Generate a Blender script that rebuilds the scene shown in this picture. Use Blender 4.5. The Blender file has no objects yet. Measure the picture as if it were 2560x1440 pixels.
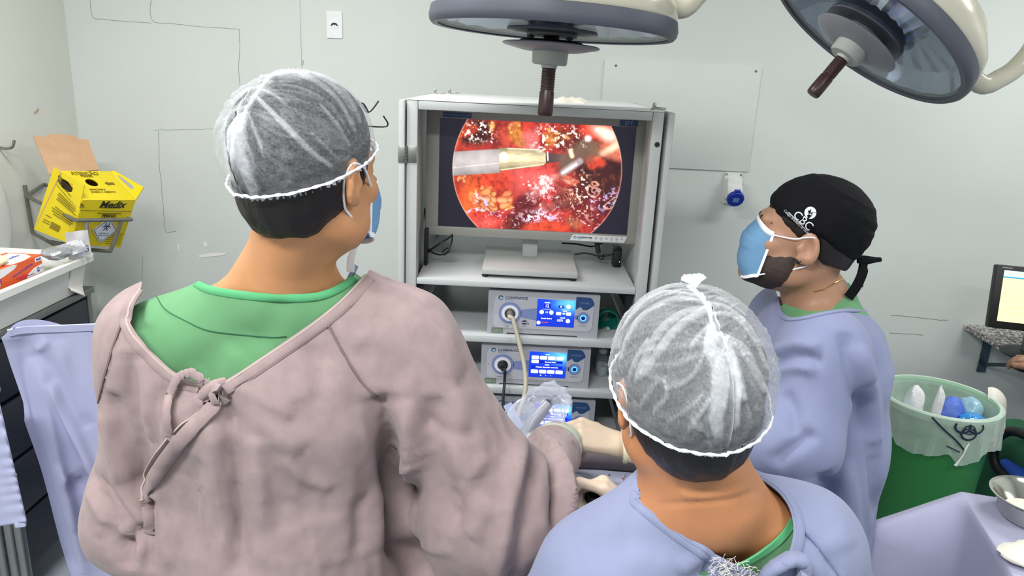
import bpy, bmesh, math, random
import numpy as np
from mathutils import Vector, Matrix, Quaternion
from mathutils.bvhtree import BVHTree
random.seed(7)
S = bpy.context.scene
COL = S.collection

# ------------------------------------------------------------------ camera, world, lights, exposure
CAM_Z, FPX = 1.78, 1849.0
PITCH, ROLL = math.radians(16.1), math.radians(2.8)
_fw = Vector((0, math.cos(PITCH), -math.sin(PITCH)))
_u0 = Vector((0, math.sin(PITCH), math.cos(PITCH)))
_rt = math.cos(ROLL) * Vector((1, 0, 0)) + math.sin(ROLL) * _u0
_up = -math.sin(ROLL) * Vector((1, 0, 0)) + math.cos(ROLL) * _u0
_C = Vector((0, 0, CAM_Z))
cam_d = bpy.data.cameras.new('camera')
cam_d.sensor_width = 36.0
cam_d.lens = FPX / 2560 * 36.0
cam_d.clip_start = 0.05
cam = bpy.data.objects.new('camera', cam_d)
cam.matrix_world = Matrix(((_rt.x, _up.x, -_fw.x, _C.x), (_rt.y, _up.y, -_fw.y, _C.y), (_rt.z, _up.z, -_fw.z, _C.z), (0, 0, 0, 1)))
COL.objects.link(cam)
S.camera = cam

W = bpy.data.worlds.new('world')
S.world = W
W.use_nodes = True
W.node_tree.nodes['Background'].inputs[0].default_value = (0.9, 0.95, 1.0, 1)
W.node_tree.nodes['Background'].inputs[1].default_value = 0.4
S.view_settings.view_transform = 'Standard'
S.view_settings.look = 'None'
S.view_settings.gamma = 1.0
S.view_settings.exposure = 0.62
S.view_settings.use_curve_mapping = False

CEIL = 2.85
SCREEN = 0.66            # how bright the lit displays stand beside the room light
LAMPS = [(-0.95, 1.75, 24), (-0.7, -0.2, 50), (1.5, 0.2, 17), (2.35, 2.2, 17)]   # ceiling fixtures: x, y, watts
for i, (x, y, p) in enumerate(LAMPS):
    l = bpy.data.lights.new('ceiling_tube_light', 'AREA')
    l.shape = 'RECTANGLE'; l.size = 1.2; l.size_y = 0.28; l.energy = p
    l.color = (1.0, 0.985, 0.965)
    o = bpy.data.objects.new('ceiling_tube_light', l)
    o.location = (x, y, CEIL - 0.075)
    COL.objects.link(o)

# ------------------------------------------------------------------ helpers
def at(x, y, Y):                       # a photo pixel at the distance Y into the room
    d = _fw + _rt * ((x - 1280) / FPX) - _up * ((y - 720) / FPX)
    return _C + d * (Y / d.y)
def atz(x, y, Z):
    d = _fw + _rt * ((x - 1280) / FPX) - _up * ((y - 720) / FPX)
    return _C + d * ((Z - CAM_Z) / d.z)
def atx(x, y, X):
    d = _fw + _rt * ((x - 1280) / FPX) - _up * ((y - 720) / FPX)
    return _C + d * (X / d.x)
def ray(x, y):
    return (_fw + _rt * ((x - 1280) / FPX) - _up * ((y - 720) / FPX)).normalized()

def lin(c):
    r = []
    for v in c[:3]:
        v = v / 255.0
        r.append(v / 12.92 if v <= 0.04045 else ((v + 0.055) / 1.055) ** 2.4)
    return (r[0], r[1], r[2], 1.0)

MATS = {}
def mat(name, rgb, rough=0.5, metal=0.0, bump=None, wrinkle=None, var=None, spec=0.5, alpha=1.0, trans=0.0, emit=None, sss=0.0, sheen=0.0, stretch=None, coat=0.0):
    """bump=(scale, strength, distance)  var=(scale, amount 0..1 darker/lighter)"""
    if name in MATS: return MATS[name]
    m = bpy.data.materials.new(name); m.use_nodes = True
    nt = m.node_tree; b = nt.nodes['Principled BSDF']
    b.inputs['Base Color'].default_value = lin(rgb)
    b.inputs['Roughness'].default_value = rough
    b.inputs['Metallic'].default_value = metal
    b.inputs['Specular IOR Level'].default_value = spec
    b.inputs['Alpha'].default_value = alpha
    b.inputs['Transmission Weight'].default_value = trans
    b.inputs['Coat Weight'].default_value = coat
    if sss:
        b.inputs['Subsurface Weight'].default_value = sss
        b.inputs['Subsurface Radius'].default_value = (0.012, 0.005, 0.003)
        b.inputs['Subsurface Scale'].default_value = 1.0
    if sheen:
        b.inputs['Sheen Weight'].default_value = sheen
        b.inputs['Sheen Roughness'].default_value = 0.5
    if emit:
        b.inputs['Emission Color'].default_value = lin(rgb); b.inputs['Emission Strength'].default_value = emit * SCREEN
    if bump or var:
        tc = nt.nodes.new('ShaderNodeTexCoord')
        mp = nt.nodes.new('ShaderNodeMapping'); nt.links.new(tc.outputs['Object'], mp.inputs[0])
        if stretch: mp.inputs['Scale'].default_value = stretch
    if var:
        n = nt.nodes.new('ShaderNodeTexNoise'); n.inputs['Scale'].default_value = var[0]; n.inputs['Detail'].default_value = 5
        nt.links.new(mp.outputs[0], n.inputs['Vector'])
        r = nt.nodes.new('ShaderNodeMapRange')
        r.inputs['From Min'].default_value = 0.3; r.inputs['From Max'].default_value = 0.7
        r.inputs['To Min'].default_value = 1 - var[1]; r.inputs['To Max'].default_value = 1 + var[1] * 0.6
        nt.links.new(n.outputs['Fac'], r.inputs['Value'])
        h = nt.nodes.new('ShaderNodeVectorMath'); h.operation = 'SCALE'
        h.inputs[0].default_value = lin(rgb)[:3]
        nt.links.new(r.outputs[0], h.inputs['Scale'])
        nt.links.new(h.outputs[0], b.inputs['Base Color'])
    if bump:
        n2 = nt.nodes.new('ShaderNodeTexNoise'); n2.inputs['Scale'].default_value = bump[0]; n2.inputs['Detail'].default_value = 4
        nt.links.new(mp.outputs[0], n2.inputs['Vector'])
        bp = nt.nodes.new('ShaderNodeBump'); bp.inputs['Strength'].default_value = bump[1]
        bp.inputs['Distance'].default_value = bump[2] if len(bump) > 2 else 0.002
        nt.links.new(n2.outputs['Fac'], bp.inputs['Height']); nt.links.new(bp.outputs[0], b.inputs['Normal'])
    if wrinkle:      # soft creases of worn cloth: (scale, strength)
        mp2 = nt.nodes.new('ShaderNodeMapping'); nt.links.new(tc.outputs['Object'], mp2.inputs[0]); mp2.inputs['Scale'].default_value = (1, 1, .6)
        n3_ = nt.nodes.new('ShaderNodeTexNoise'); n3_.inputs['Scale'].default_value = wrinkle[0]; n3_.inputs['Detail'].default_value = 3; n3_.inputs['Distortion'].default_value = 1.2
        n3_.noise_type = 'RIDGED_MULTIFRACTAL'
        nt.links.new(mp2.outputs[0], n3_.inputs['Vector'])
        bp2 = nt.nodes.new('ShaderNodeBump'); bp2.inputs['Strength'].default_value = wrinkle[1]; bp2.inputs['Distance'].default_value = .02
        nt.links.new(n3_.outputs['Fac'], bp2.inputs['Height']); nt.links.new(bp2.outputs[0], bp.inputs['Normal'])
    MATS[name] = m
    return m

def origin(o):
    v = Vector((0, 0, 0))
    while o is not None:
        v += o.location; o = o.parent
    return v
def tag(o, label, cat, group=None, kind=None):
    o['label'] = label; o['category'] = cat
    if group: o['group'] = group
    if kind: o['kind'] = kind
    return o
def thing(name, label, cat, loc, group=None):
    o = bpy.data.objects.new(name, None); o.empty_display_size = 0.05
    o.location = loc; COL.objects.link(o)
    return tag(o, label, cat, group)
def link_mesh(name, me, m, parent=None, loc=None, smooth=True, label=None):
    """me holds world coordinates; the object origin goes to loc (top level) or to the parent's origin"""
    o = bpy.data.objects.new(name, me); COL.objects.link(o)
    off = origin(parent) if parent is not None else Vector(loc if loc is not None else (0, 0, 0))
    if parent is not None: o.parent = parent
    else: o.location = off
    me.transform(Matrix.Translation(-off))
    if m is not None: me.materials.append(m)
    if smooth:
        for p in me.polygons: p.use_smooth = True
        if smooth is not True: me.set_sharp_from_angle(angle=math.radians(smooth))
    if label: o['label'] = label
    return o
def structure(o):
    o['kind'] = 'structure'; return o

def fr(o, x, z=None, y=None):          # frame matrix: origin, x axis, and z (normal) or y
    x = Vector(x).normalized()
    if z is not None:
        z = Vector(z).normalized(); y = z.cross(x).normalized(); z = x.cross(y)
    else:
        y = Vector(y).normalized(); z = x.cross(y).normalized(); y = z.cross(x)
    return Matrix(((x.x, y.x, z.x, o[0]), (x.y, y.y, z.y, o[1]), (x.z, y.z, z.z, o[2]), (0, 0, 0, 1)))
FRONT = lambda o: fr(o, (1, 0, 0), z=(0, -1, 0))     # a face looking back at the viewer: x right, y up

class MB:
    def __init__(s, M=None): s.bm = bmesh.new(); s.M = M or Matrix.Identity(4)
    def _x(s, vs, M=None):
        T = s.M @ M if M is not None else s.M
        for v in vs: v.co = T @ v.co
    def box(s, lo, hi, bev=0.0, M=None, seg=2):
        r = bmesh.ops.create_cube(s.bm, size=1)
        vs = r['verts']
        lo = Vector(lo); hi = Vector(hi); c = (lo + hi) / 2; d = hi - lo
        for v in vs: v.co = Vector((v.co.x * d.x, v.co.y * d.y, v.co.z * d.z)) + c
        if bev > 0:
            es = list({e for v in vs for e in v.link_edges})
            r = bmesh.ops.bevel(s.bm, geom=es, offset=bev, segments=seg, affect='EDGES', profile=0.5)
            vs = list({v for f in r['faces'] for v in f.verts} | {v for v in vs if v.is_valid})
        s._x(vs, M); return s
    def cyl(s, p0, p1, r0, r1=None, seg=24, caps=True, bev=0, M=None):
        p0, p1 = Vector(p0), Vector(p1); r1 = r0 if r1 is None else r1
        q = (p1 - p0).to_track_quat('Z', 'Y').to_matrix()
        a = []; b = []
        for i in range(seg):
            t = 2 * math.pi * i / seg; d = q @ Vector((math.cos(t), math.sin(t), 0))
            a.append(s.bm.verts.new(p0 + d * r0)); b.append(s.bm.verts.new(p1 + d * r1))
        for i in range(seg):
            j = (i + 1) % seg; s.bm.faces.new((a[i], a[j], b[j], b[i]))
        if caps: s.bm.faces.new(a[::-1]); s.bm.faces.new(b)
        s._x(a + b, M); return s
    def lathe(s, prof, M=None, seg=48, closed=False):   # profile of (r, z) about the local z axis
        rings = []; vs = []
        for r, z in prof:
            if r < 1e-6:
                v = s.bm.verts.new((0, 0, z)); rings.append([v]); vs.append(v)
            else:
                R = [s.bm.verts.new((r * math.cos(2 * math.pi * i / seg), r * math.sin(2 * math.pi * i / seg), z)) for i in range(seg)]
                rings.append(R); vs += R
        if closed: rings.append(rings[0])
        for A, B in zip(rings, rings[1:]):
            for i in range(seg):
                j = (i + 1) % seg
                if len(A) == 1 and len(B) == 1: continue
                if len(A) == 1: s.bm.faces.new((A[0], B[j], B[i]))
                elif len(B) == 1: s.bm.faces.new((A[i], A[j], B[0]))
                else: s.bm.faces.new((A[i], A[j], B[j], B[i]))
        s._x(vs, M); return s
    def tube(s, pts, r, seg=10, M=None, caps=True, flat=1.0, smooth_n=0):
        pts = [Vector(p) for p in pts]
        if smooth_n: pts = spline(pts, smooth_n)
        rs = r if hasattr(r, '__len__') else [r] * len(pts)
        if len(rs) != len(pts): rs = list(np.interp(np.linspace(0, 1, len(pts)), np.linspace(0, 1, len(rs)), rs))
        rings = []; vs = []; n = None
        for i, p in enumerate(pts):
            t = (pts[min(i + 1, len(pts) - 1)] - pts[max(i - 1, 0)]).normalized()
            if n is None:
                n = t.orthogonal().normalized()
            n = (n - t * n.dot(t)).normalized(); bn = t.cross(n)
            R = []
            for k in range(seg):
                a = 2 * math.pi * k / seg
                R.append(s.bm.verts.new(p + n * math.cos(a) * rs[i] + bn * math.sin(a) * rs[i] * flat))
            rings.append(R); vs += R
        for A, B in zip(rings, rings[1:]):
            for i in range(seg):
                j = (i + 1) % seg; s.bm.faces.new((A[i], A[j], B[j], B[i]))
        if caps: s.bm.faces.new(rings[0][::-1]); s.bm.faces.new(rings[-1])
        s._x(vs, M); return s
    def prism(s, poly, h, M=None, h0=0.0):      # 2-D outline in local xy extruded from h0 to h
        a = [s.bm.verts.new((x, y, h0)) for x, y in poly]; b = [s.bm.verts.new((x, y, h)) for x, y in poly]
        n = len(poly)
        for i in range(n):
            j = (i + 1) % n; s.bm.faces.new((a[i], a[j], b[j], b[i]))
        s.bm.faces.new(a[::-1]); s.bm.faces.new(b); s._x(a + b, M); return s
    def ribbon(s, pts, nrm, w, th=0.0015):      # flat band along pts lying on a surface with normals nrm
        L = []; vs = []
        for i, p in enumerate(pts):
            t = (pts[min(i + 1, len(pts) - 1)] - pts[max(i - 1, 0)]).normalized()
            n = (nrm[i] - t * nrm[i].dot(t)).normalized(); b = n.cross(t)
            ww = w if not hasattr(w, '__len__') else w[i]
            q = [p - b * ww / 2, p - b * ww * 0.42 + n * th, p + b * ww * 0.42 + n * th, p + b * ww / 2, p + b * ww * 0.42 - n * th, p - b * ww * 0.42 - n * th]
            R = [s.bm.verts.new(c) for c in q]; L.append(R); vs += R
        for A, B in zip(L, L[1:]):
            for i in range(6):
                j = (i + 1) % 6; s.bm.faces.new((A[i], A[j], B[j], B[i]))
        s.bm.faces.new(L[0][::-1]); s.bm.faces.new(L[-1])
        s._x(vs); return s
    def grid(s, P, M=None):                     # P[i][j] points
        V = [[s.bm.verts.new(Vector(p)) for p in row] for row in P]
        for i in range(len(V) - 1):
            for j in range(len(V[0]) - 1):
                s.bm.faces.new((V[i][j], V[i + 1][j], V[i + 1][j + 1], V[i][j + 1]))
        s._x([v for r in V for v in r], M); return s
    def ball(s, c, r, M=None, seg=16):
        q = bmesh.ops.create_uvsphere(s.bm, u_segments=seg, v_segments=max(6, seg // 2), radius=1)
        rr = r if hasattr(r, '__len__') else (r, r, r)
        for v in q['verts']: v.co = Vector((v.co.x * rr[0] + c[0], v.co.y * rr[1] + c[1], v.co.z * rr[2] + c[2]))
        s._x(q['verts'], M); return s
    def build(s, name, m, parent=None, loc=None, smooth=35, label=None, fix=True):
        if fix: bmesh.ops.recalc_face_normals(s.bm, faces=s.bm.faces)
        me = bpy.data.meshes.new(name); s.bm.to_mesh(me); s.bm.free()
        return link_mesh(name, me, m, parent, loc, smooth, label)

def spline(pts, n):                             # Catmull-Rom through pts
    pts = [Vector(p) for p in pts]; out = []
    for i in range(len(pts) - 1):
        p0 = pts[max(i - 1, 0)]; p1 = pts[i]; p2 = pts[i + 1]; p3 = pts[min(i + 2, len(pts) - 1)]
        for k in range(n):
            t = k / n
            out.append(0.5 * ((2 * p1) + (p2 - p0) * t + (2 * p0 - 5 * p1 + 4 * p2 - p3) * t * t + (3 * p1 - p0 - 3 * p2 + p3) * t ** 3))
    out.append(pts[-1]); return out
def rrect(x0, y0, x1, y1, r, n=5):
    P = []
    for cx, cy, a0 in ((x1 - r, y1 - r, 0), (x0 + r, y1 - r, 90), (x0 + r, y0 + r, 180), (x1 - r, y0 + r, 270)):
        for k in range(n + 1):
            a = math.radians(a0 + 90 * k / n); P.append((cx + r * math.cos(a), cy + r * math.sin(a)))
    return P
def circ2(cx, cy, r, n=28, ry=None):
    return [(cx + r * math.cos(2 * math.pi * k / n), cy + (ry or r) * math.sin(2 * math.pi * k / n)) for k in range(n)]
def annulus(mb, cx, cy, r0, r1, h, M=None, n=36, a0=0, a1=360):
    full = abs(a1 - a0) >= 360
    vs = []; rings = []
    for r, z in ((r0, 0), (r0, h), (r1, h), (r1, 0)):
        R = []
        for k in range(n + (0 if full else 1)):
            a = math.radians(a0 + (a1 - a0) * k / n); R.append(mb.bm.verts.new((cx + r * math.cos(a), cy + r * math.sin(a), z)))
        rings.append(R); vs += R
    rings.append(rings[0])
    for A, B in zip(rings, rings[1:]):
        m_ = len(A)
        for i in range(m_ if full else m_ - 1):
            j = (i + 1) % m_; mb.bm.faces.new((A[i], A[j], B[j], B[i]))
    mb._x(vs, M)
def text(body, size, M, m, parent, ax='CENTER', name='lettering', sx=1.0, shear=0.0, bold=0.0, space=1.0):
    c = bpy.data.curves.new(name, 'FONT'); c.body = body; c.size = size; c.align_x = ax; c.align_y = 'CENTER'
    c.extrude = 0.0002; c.shear = shear; c.offset = bold; c.space_character = space; c.resolution_u = 3
    o = bpy.data.objects.new(name, c); COL.objects.link(o); c.materials.append(m)
    o.parent = parent
    T = Matrix.Translation(-origin(parent)) @ M @ Matrix.Diagonal((sx, 1, 1, 1))
    o.matrix_local = T
    return o

# ---- value noise for numpy
_rng = np.random.default_rng(11)
_lat = _rng.random((64, 64, 64)).astype(np.float32)
def vnoise(P):
    P = np.asarray(P, np.float32); i = np.floor(P).astype(np.int64); f = P - i; f = f * f * (3 - 2 * f)
    x0, y0, z0 = i[..., 0] & 63, i[..., 1] & 63, i[..., 2] & 63
    x1, y1, z1 = (x0 + 1) & 63, (y0 + 1) & 63, (z0 + 1) & 63
    fx, fy, fz = f[..., 0], f[..., 1], f[..., 2]
    L = _lat
    a = L[x0, y0, z0] * (1 - fx) + L[x1, y0, z0] * fx; b = L[x0, y1, z0] * (1 - fx) + L[x1, y1, z0] * fx
    c = L[x0, y0, z1] * (1 - fx) + L[x1, y0, z1] * fx; d = L[x0, y1, z1] * (1 - fx) + L[x1, y1, z1] * fx
    return (a * (1 - fy) + b * fy) * (1 - fz) + (c * (1 - fy) + d * fy) * fz
def fbm(P, o=4):
    P = np.asarray(P, np.float32); s = 0; a = 0.5; t = 0
    for k in range(o):
        s = s + a * vnoise(P * (2.03 ** k) + 7.7 * k); t += a; a *= 0.5
    return s / t
def painted_grid(name, img, M, w, h, parent, strength=1.0):
    nu, nv = img.shape[:2]
    uu, vv = np.meshgrid(np.linspace(0, w, nu), np.linspace(h, 0, nv), indexing='ij')
    Vt = np.stack([uu, vv, np.zeros_like(uu)], -1).reshape(-1, 3)
    i = np.arange(nu * nv).reshape(nu, nv)
    Fc = np.stack([i[:-1, :-1], i[:-1, 1:], i[1:, 1:], i[1:, :-1]], -1).reshape(-1, 4)
    me = np_mesh(name, Vt, Fc)
    ca = me.color_attributes.new('picture', 'FLOAT_COLOR', 'POINT')
    ca.data.foreach_set('color', np.concatenate([img.reshape(-1, 3), np.ones((nu * nv, 1))], 1).astype(np.float32).ravel())
    me.transform(M)
    m = bpy.data.materials.new(name); m.use_nodes = True; nt = m.node_tree; bs = nt.nodes['Principled BSDF']
    a = nt.nodes.new('ShaderNodeAttribute'); a.attribute_name = 'picture'
    bs.inputs['Base Color'].default_value = (.01, .01, .012, 1); bs.inputs['Roughness'].default_value = .35
    nt.links.new(a.outputs['Color'], bs.inputs['Emission Color']); bs.inputs['Emission Strength'].default_value = strength * SCREEN
    return link_mesh(name, me, m, parent, smooth=False)
def np_mesh(name, V, F):
    me = bpy.data.meshes.new(name); V = np.asarray(V, np.float32)
    if isinstance(F, list):
        me.from_pydata([tuple(map(float, v)) for v in V], [], F); me.update(); return me
    F = np.asarray(F, np.int32)
    me.vertices.add(len(V)); me.vertices.foreach_set('co', V.ravel())
    k = F.shape[1]
    me.loops.add(F.size); me.loops.foreach_set('vertex_index', F.ravel())
    me.polygons.add(len(F)); me.polygons.foreach_set('loop_start', np.arange(0, F.size, k, dtype=np.int32))
    me.update(calc_edges=True); me.validate()
    return me
# ------------------------------------------------------------------ room shell
X0, X1, Y0, Y1 = -2.03, 3.3, -2.4, 3.45
def wall_mat(name, rgb):
    m = mat(name, rgb, rough=0.62, bump=(260, 0.12, 0.002), var=(1.3, 0.035), spec=0.25)
    return m
WALL = wall_mat('painted plaster mint', (213, 219, 216))
WALLL = wall_mat('painted plaster cream', (218, 220, 212))
WALLP = wall_mat('painted plaster patch', (215, 220, 217))
M_ceil = mat('ceiling paint', (235, 236, 232), rough=0.8, var=(2, 0.02))
M_floor = mat('pale bounce floor vinyl', (150, 158, 170), rough=0.35, var=(6, 0.15), bump=(60, 0.05))  # invented pale tone, bounces light up onto the lamps and other undersides
M_skirt = mat('dark blue skirting', (30, 52, 102), rough=0.4, var=(5, 0.1))
M_crack = mat('crack grey', (138, 146, 140), rough=0.9)  # one even grey for the wall cracks
M_chip = mat('bare white plaster', (240, 240, 236), rough=0.9, bump=(300, 0.3))
M_scuff = mat('grey scuff', (150, 160, 155), rough=0.8)
T = 0.12
def wallbox(name, lo, hi, m):
    return structure(MB().box(lo, hi).build(name, m, loc=((lo[0] + hi[0]) / 2, (lo[1] + hi[1]) / 2, 0), smooth=False))
wall_back = wallbox('wall_back', (X0 - T, Y1, 0), (X1 + T, Y1 + T, CEIL), WALL)
wall_left = wallbox('wall_left', (X0 - T, Y0 - T, 0), (X0, Y1, CEIL), WALLL)
wall_right = wallbox('wall_right', (X1, Y0 - T, 0), (X1 + T, Y1, CEIL), WALL)
wall_front = wallbox('wall_front', (X0, Y0 - T, 0), (X1, Y0, CEIL), WALL)
wallbox('floor', (X0 - T, Y0 - T, -0.1), (X1 + T, Y1 + T, 0), M_floor)
wallbox('ceiling', (X0 - T, Y0 - T, CEIL), (X1 + T, Y1 + T, CEIL + 0.1), M_ceil)
wallbox('added_floor_border', (X0 + .013, Y1 - .75, 0.0005), (X1 - .013, Y1 - .013, 0.003), mat('added dark blue floor strip', (40, 66, 118), rough=.4, var=(6, .12)))  # invented strip: blue only near the wall, so the floor beyond can bounce light
wallbox('baseboard_back', (X0, Y1 - 0.012, 0), (X1, Y1, 0.1), M_skirt)
wallbox('baseboard_left', (X0, Y0, 0), (X0 + 0.012, Y1 - 0.012, 0.1), M_skirt)
wallbox('baseboard_right', (X1 - 0.012, Y0, 0), (X1, Y1 - 0.012, 0.1), M_skirt)
# a slightly proud boarded-over section left of the tower (edge at photo x=750): thin plaster board
bx = at(752, 80, Y1).x
wallbox('trim_1', (X0, Y1 - 0.006, 0.1), (bx, Y1, CEIL), wall_mat('painted board grey', (211, 217, 214)))
# cracks, chips and scuffs: thin relief on the wall, children of it
def crack(pts, w=0.0016, Y=Y1, parent=wall_back, m=M_crack, name='crack', n=6):
    P = spline([at(x, y, Y - 0.0008) for x, y in pts], n)
    P = [p + Vector((random.uniform(-.0015, .0015), 0, random.uniform(-.0015, .0015))) for p in P]
    MB().ribbon(P, [Vector((0, -1, 0))] * len(P), w, 0.0005).build(name, m, parent, smooth=False)
YB = Y1 - 0.006
crack([(225, 0), (232, 42), (250, 47), (300, 52), (378, 58)], Y=YB)
crack([(378, 0), (381, 52), (440, 60), (520, 68), (598, 73)], Y=YB)
crack([(598, 73), (599, 120), (597, 170), (602, 230)], Y=YB)
crack([(383, 325), (450, 324), (545, 322)], 0.001, Y=YB)
crack([(396, 328), (398, 400), (404, 470), (410, 540), (414, 578), (440, 578)], Y=YB)
crack([(357, 640), (355, 700), (352, 740)], 0.001, Y=YB)
def chip(pts, Y, parent, m=M_chip, name='paint_chip'):
    P = [at(x, y, Y - 0.0012) for x, y in pts]
    M = FRONT(P[0]); Mi = M.inverted()
    MB(M).prism([((Mi @ p).x, (Mi @ p).y) for p in P], 0.0008, h0=-0.0005).build(name, m, parent, smooth=False)
chip([(495, 639), (520, 634), (545, 632), (566, 633), (560, 638), (530, 641), (500, 644)], YB, wall_back)
chip([(508, 606), (515, 604), (518, 615), (512, 618)], YB, wall_back)
chip([(443, 612), (447, 611), (449, 625), (445, 622)], YB, wall_back)
crack([(1690, 792), (1760, 793), (1830, 794)], 0.0008, m=M_scuff, name='scuff')
crack([(2225, 788), (2290, 793), (2350, 800), (2370, 800)], 0.003, m=M_scuff, name='scuff')
crack([(2225, 832), (2290, 836), (2308, 838)], 0.003, m=M_scuff, name='scuff')
chip([(752, 168), (754, 152), (760, 150), (757, 162)], Y1, wall_back, m=mat('peeling grey paint', (170, 180, 176)))
pc = [atx(84, 284, X0 + 0.0012), atx(96, 270, X0 + 0.0012), atx(98, 276, X0 + 0.0012), atx(90, 285, X0 + 0.0012)]
MB().grid([[pc[0], pc[1]], [pc[3], pc[2]]]).build('paint_chip', mat('tan chip', (196, 164, 132), rough=.9), wall_left, smooth=False)
# ceiling fixtures
M_hous = mat('fixture enamel', (230, 230, 228), rough=0.4)
M_diff = mat('lit diffuser', (255, 252, 246), rough=0.5, emit=1.5)
ords = ['above the left surgeon near the sharps box', 'behind the mauve gowned surgeon', 'behind the lavender gowned surgeon in front', 'above the computer corner']
for (x, y, p), od in zip(LAMPS, ords):
    t = thing('ceiling_light', 'white fluorescent ceiling light ' + od, 'light', (x, y, CEIL), 'fluorescent ceiling lights')
    MB().box((x - .64, y - .17, CEIL - .055), (x + .64, y + .17, CEIL), .006).build('housing', M_hous, t)
    MB().box((x - .61, y - .145, CEIL - .062), (x + .61, y + .145, CEIL - .054), .003).build('diffuser', M_diff, t)
# cover board screwed on the wall right of the tower
a, b = at(1512, 148, Y1), at(1905, 164, Y1); c_ = at(1880, 430, Y1)
t = thing('wall_cover_board', 'pale thin board screwed over the wall right of the video tower', 'panel', ((a.x + b.x) / 2, Y1, c_.z))
MB().box((a.x, Y1 - .008, c_.z), (b.x, Y1 - .0005, a.z), .002).build('board', WALLP, t)
M_steel = mat('dull steel', (150, 152, 150), rough=0.35, metal=0.9)
for px, py in ((1540, 164), (1890, 178)):
    q = at(px, py, Y1 - .008); MB(FRONT(q)).lathe([(0, .003), (.003, .0028), (.005, .001), (.006, 0)], seg=12).build('screw', M_steel, t)
# white outlet high on the wall
q = at(837, 62, Y1); s = 0.056
t = thing('wall_outlet', 'white outlet plate high on the wall above the left surgeon', 'outlet', (q.x, Y1, q.z))
M_pl = mat('white plastic', (236, 238, 242), rough=0.35); M_dk = mat('black plastic', (22, 22, 26), rough=0.4)
F = FRONT((q.x, Y1, q.z))
MB(F).prism(rrect(-.034, -.056, .034, .056, .004), .008).build('plate', M_pl, t)
MB(F).prism(rrect(-.018, -.014, .018, .014, .003), .0095, h0=.007).build('socket_insert', M_pl, t)
MB(F).prism([(-.017, -.006), (-.012, .004), (-.006, .008), (.006, .008), (.012, .004), (.017, -.006), (.008, -.004), (.004, .001), (0, -.003), (-.004, .001), (-.008, -.004)], .0102, h0=.009).build('socket_recess', M_dk, t)
MB(F).prism(rrect(-.014, .036, .012, .037, .0004), .0088, h0=.007).build('cover_seam', mat('seam grey', (180, 182, 186)), t)
# blue industrial socket
q = at(1835, 480, Y1 - .05)
t = thing('industrial_socket', 'white wall socket with round blue lid beside the black capped surgeon', 'socket', (q.x, Y1, q.z))
M_wp = mat('off white plastic', (226, 228, 226), rough=0.4)
F = FRONT((q.x, Y1, q.z))
MB(F).prism(rrect(-.04, -.06, .04, .085, .006), .012).build('back_plate', M_wp, t)
MB(F).box((-.034, -.035, .01), (.034, .06, .05), .005).box((-.034, -.03, .045), (.034, .03, .065), .005).build('body', M_wp, t)
Fd = F @ Matrix.Translation((0, -.012, .06)) @ Matrix.Rotation(math.radians(28), 4, 'X')
MB(Fd).lathe([(0, 0), (.034, 0), (.036, .004), (.036, .022), (.034, .026)], seg=32).build('collar', M_wp, t)
MB(Fd).lathe([(.038, .02), (.039, .024), (.039, .034), (.036, .039), (0, .040)], seg=32).prism(rrect(-.014, .03, .014, .047, .004), .036, h0=.022).build('lid', mat('blue plastic', (32, 56, 170), rough=0.35), t)
MB(Fd).prism(rrect(-.014, -.011, .014, .011, .002), .0415, h0=.0395).build('lid_label', mat('pale label', (110, 140, 205), rough=.5), t)
for sx in (-1, 1): MB(F).lathe([(0, .016), (.004, .0155), (.005, .012)], M=Matrix.Translation((sx * .033, .075, 0)), seg=12).build('screw', M_steel, t)
# ------------------------------------------------------------------ video tower
M_tw = mat('light grey enamel', (176, 180, 180), rough=0.42, bump=(420, 0.08, 0.001), var=(3, 0.03))
M_tw2 = mat('white enamel top', (232, 234, 234), rough=0.45, var=(3, 0.03))
M_mel = mat('pale shelf laminate', (186, 191, 193), rough=0.38, bump=(300, 0.06, 0.001), var=(4, 0.025))
M_blk = mat('black rubber', (16, 17, 20), rough=0.5)
TX0, TX1, TY0, TY1, TZ = -0.323, 0.407, 2.15, 2.93, 1.698
tower = thing('video_tower', 'tall open grey cabinet on castors holding the surgical monitor and consoles', 'cabinet', ((TX0 + TX1) / 2, 2.54, 0))
MB().box((TX0, TY0, .14), (TX0 + .032, TY0 + .05, TZ - .001), .003).box((TX0, TY0 + .045, .14), (TX0 + .018, TY1, TZ - .001), .002).build('side_panel', M_tw, tower)
MB().box((TX1 - .032, TY0, .14), (TX1, TY0 + .05, TZ - .001), .003).box((TX1 - .018, TY0 + .045, .14), (TX1, TY1, TZ - .001), .002).build('side_panel', M_tw, tower)
MB().box((TX0 + .0325, TY0 + .0005, TZ - .026), (TX1 - .0325, TY0 + .03, TZ - .0015), .002).build('top_rail', M_tw, tower)
MB().box((TX0, TY0, TZ - .0008), (TX1, TY1, TZ + .002), .002).build('top_panel', M_tw2, tower)
MB().box((TX0 + .018, TY1 - .03, .14), (TX0 + .05, TY1, TZ - .01), .002).build('rear_post', M_tw, tower); MB().box((TX1 - .05, TY1 - .03, .14), (TX1 - .018, TY1, TZ - .01), .002).build('rear_post', M_tw, tower)
MB().box((TX0, TY0, .14), (TX1, TY1, .165), .003).build('base_panel', M_tw, tower)
SH = [1.176, 1.001, 0.831, 0.655]
MB().box((TX0 + .033, TY0 + .002, SH[0] - .019), (TX1 - .033, TY1 - .015, SH[0]), .002).build('shelf', M_mel, tower)
for z in SH[1:] + [0.40]:
    MB().box((TX0 + .033, TY0 + .004, z - .022), (TX1 - .033, TY1 - .015, z), .002).build('shelf', M_mel, tower)
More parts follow.
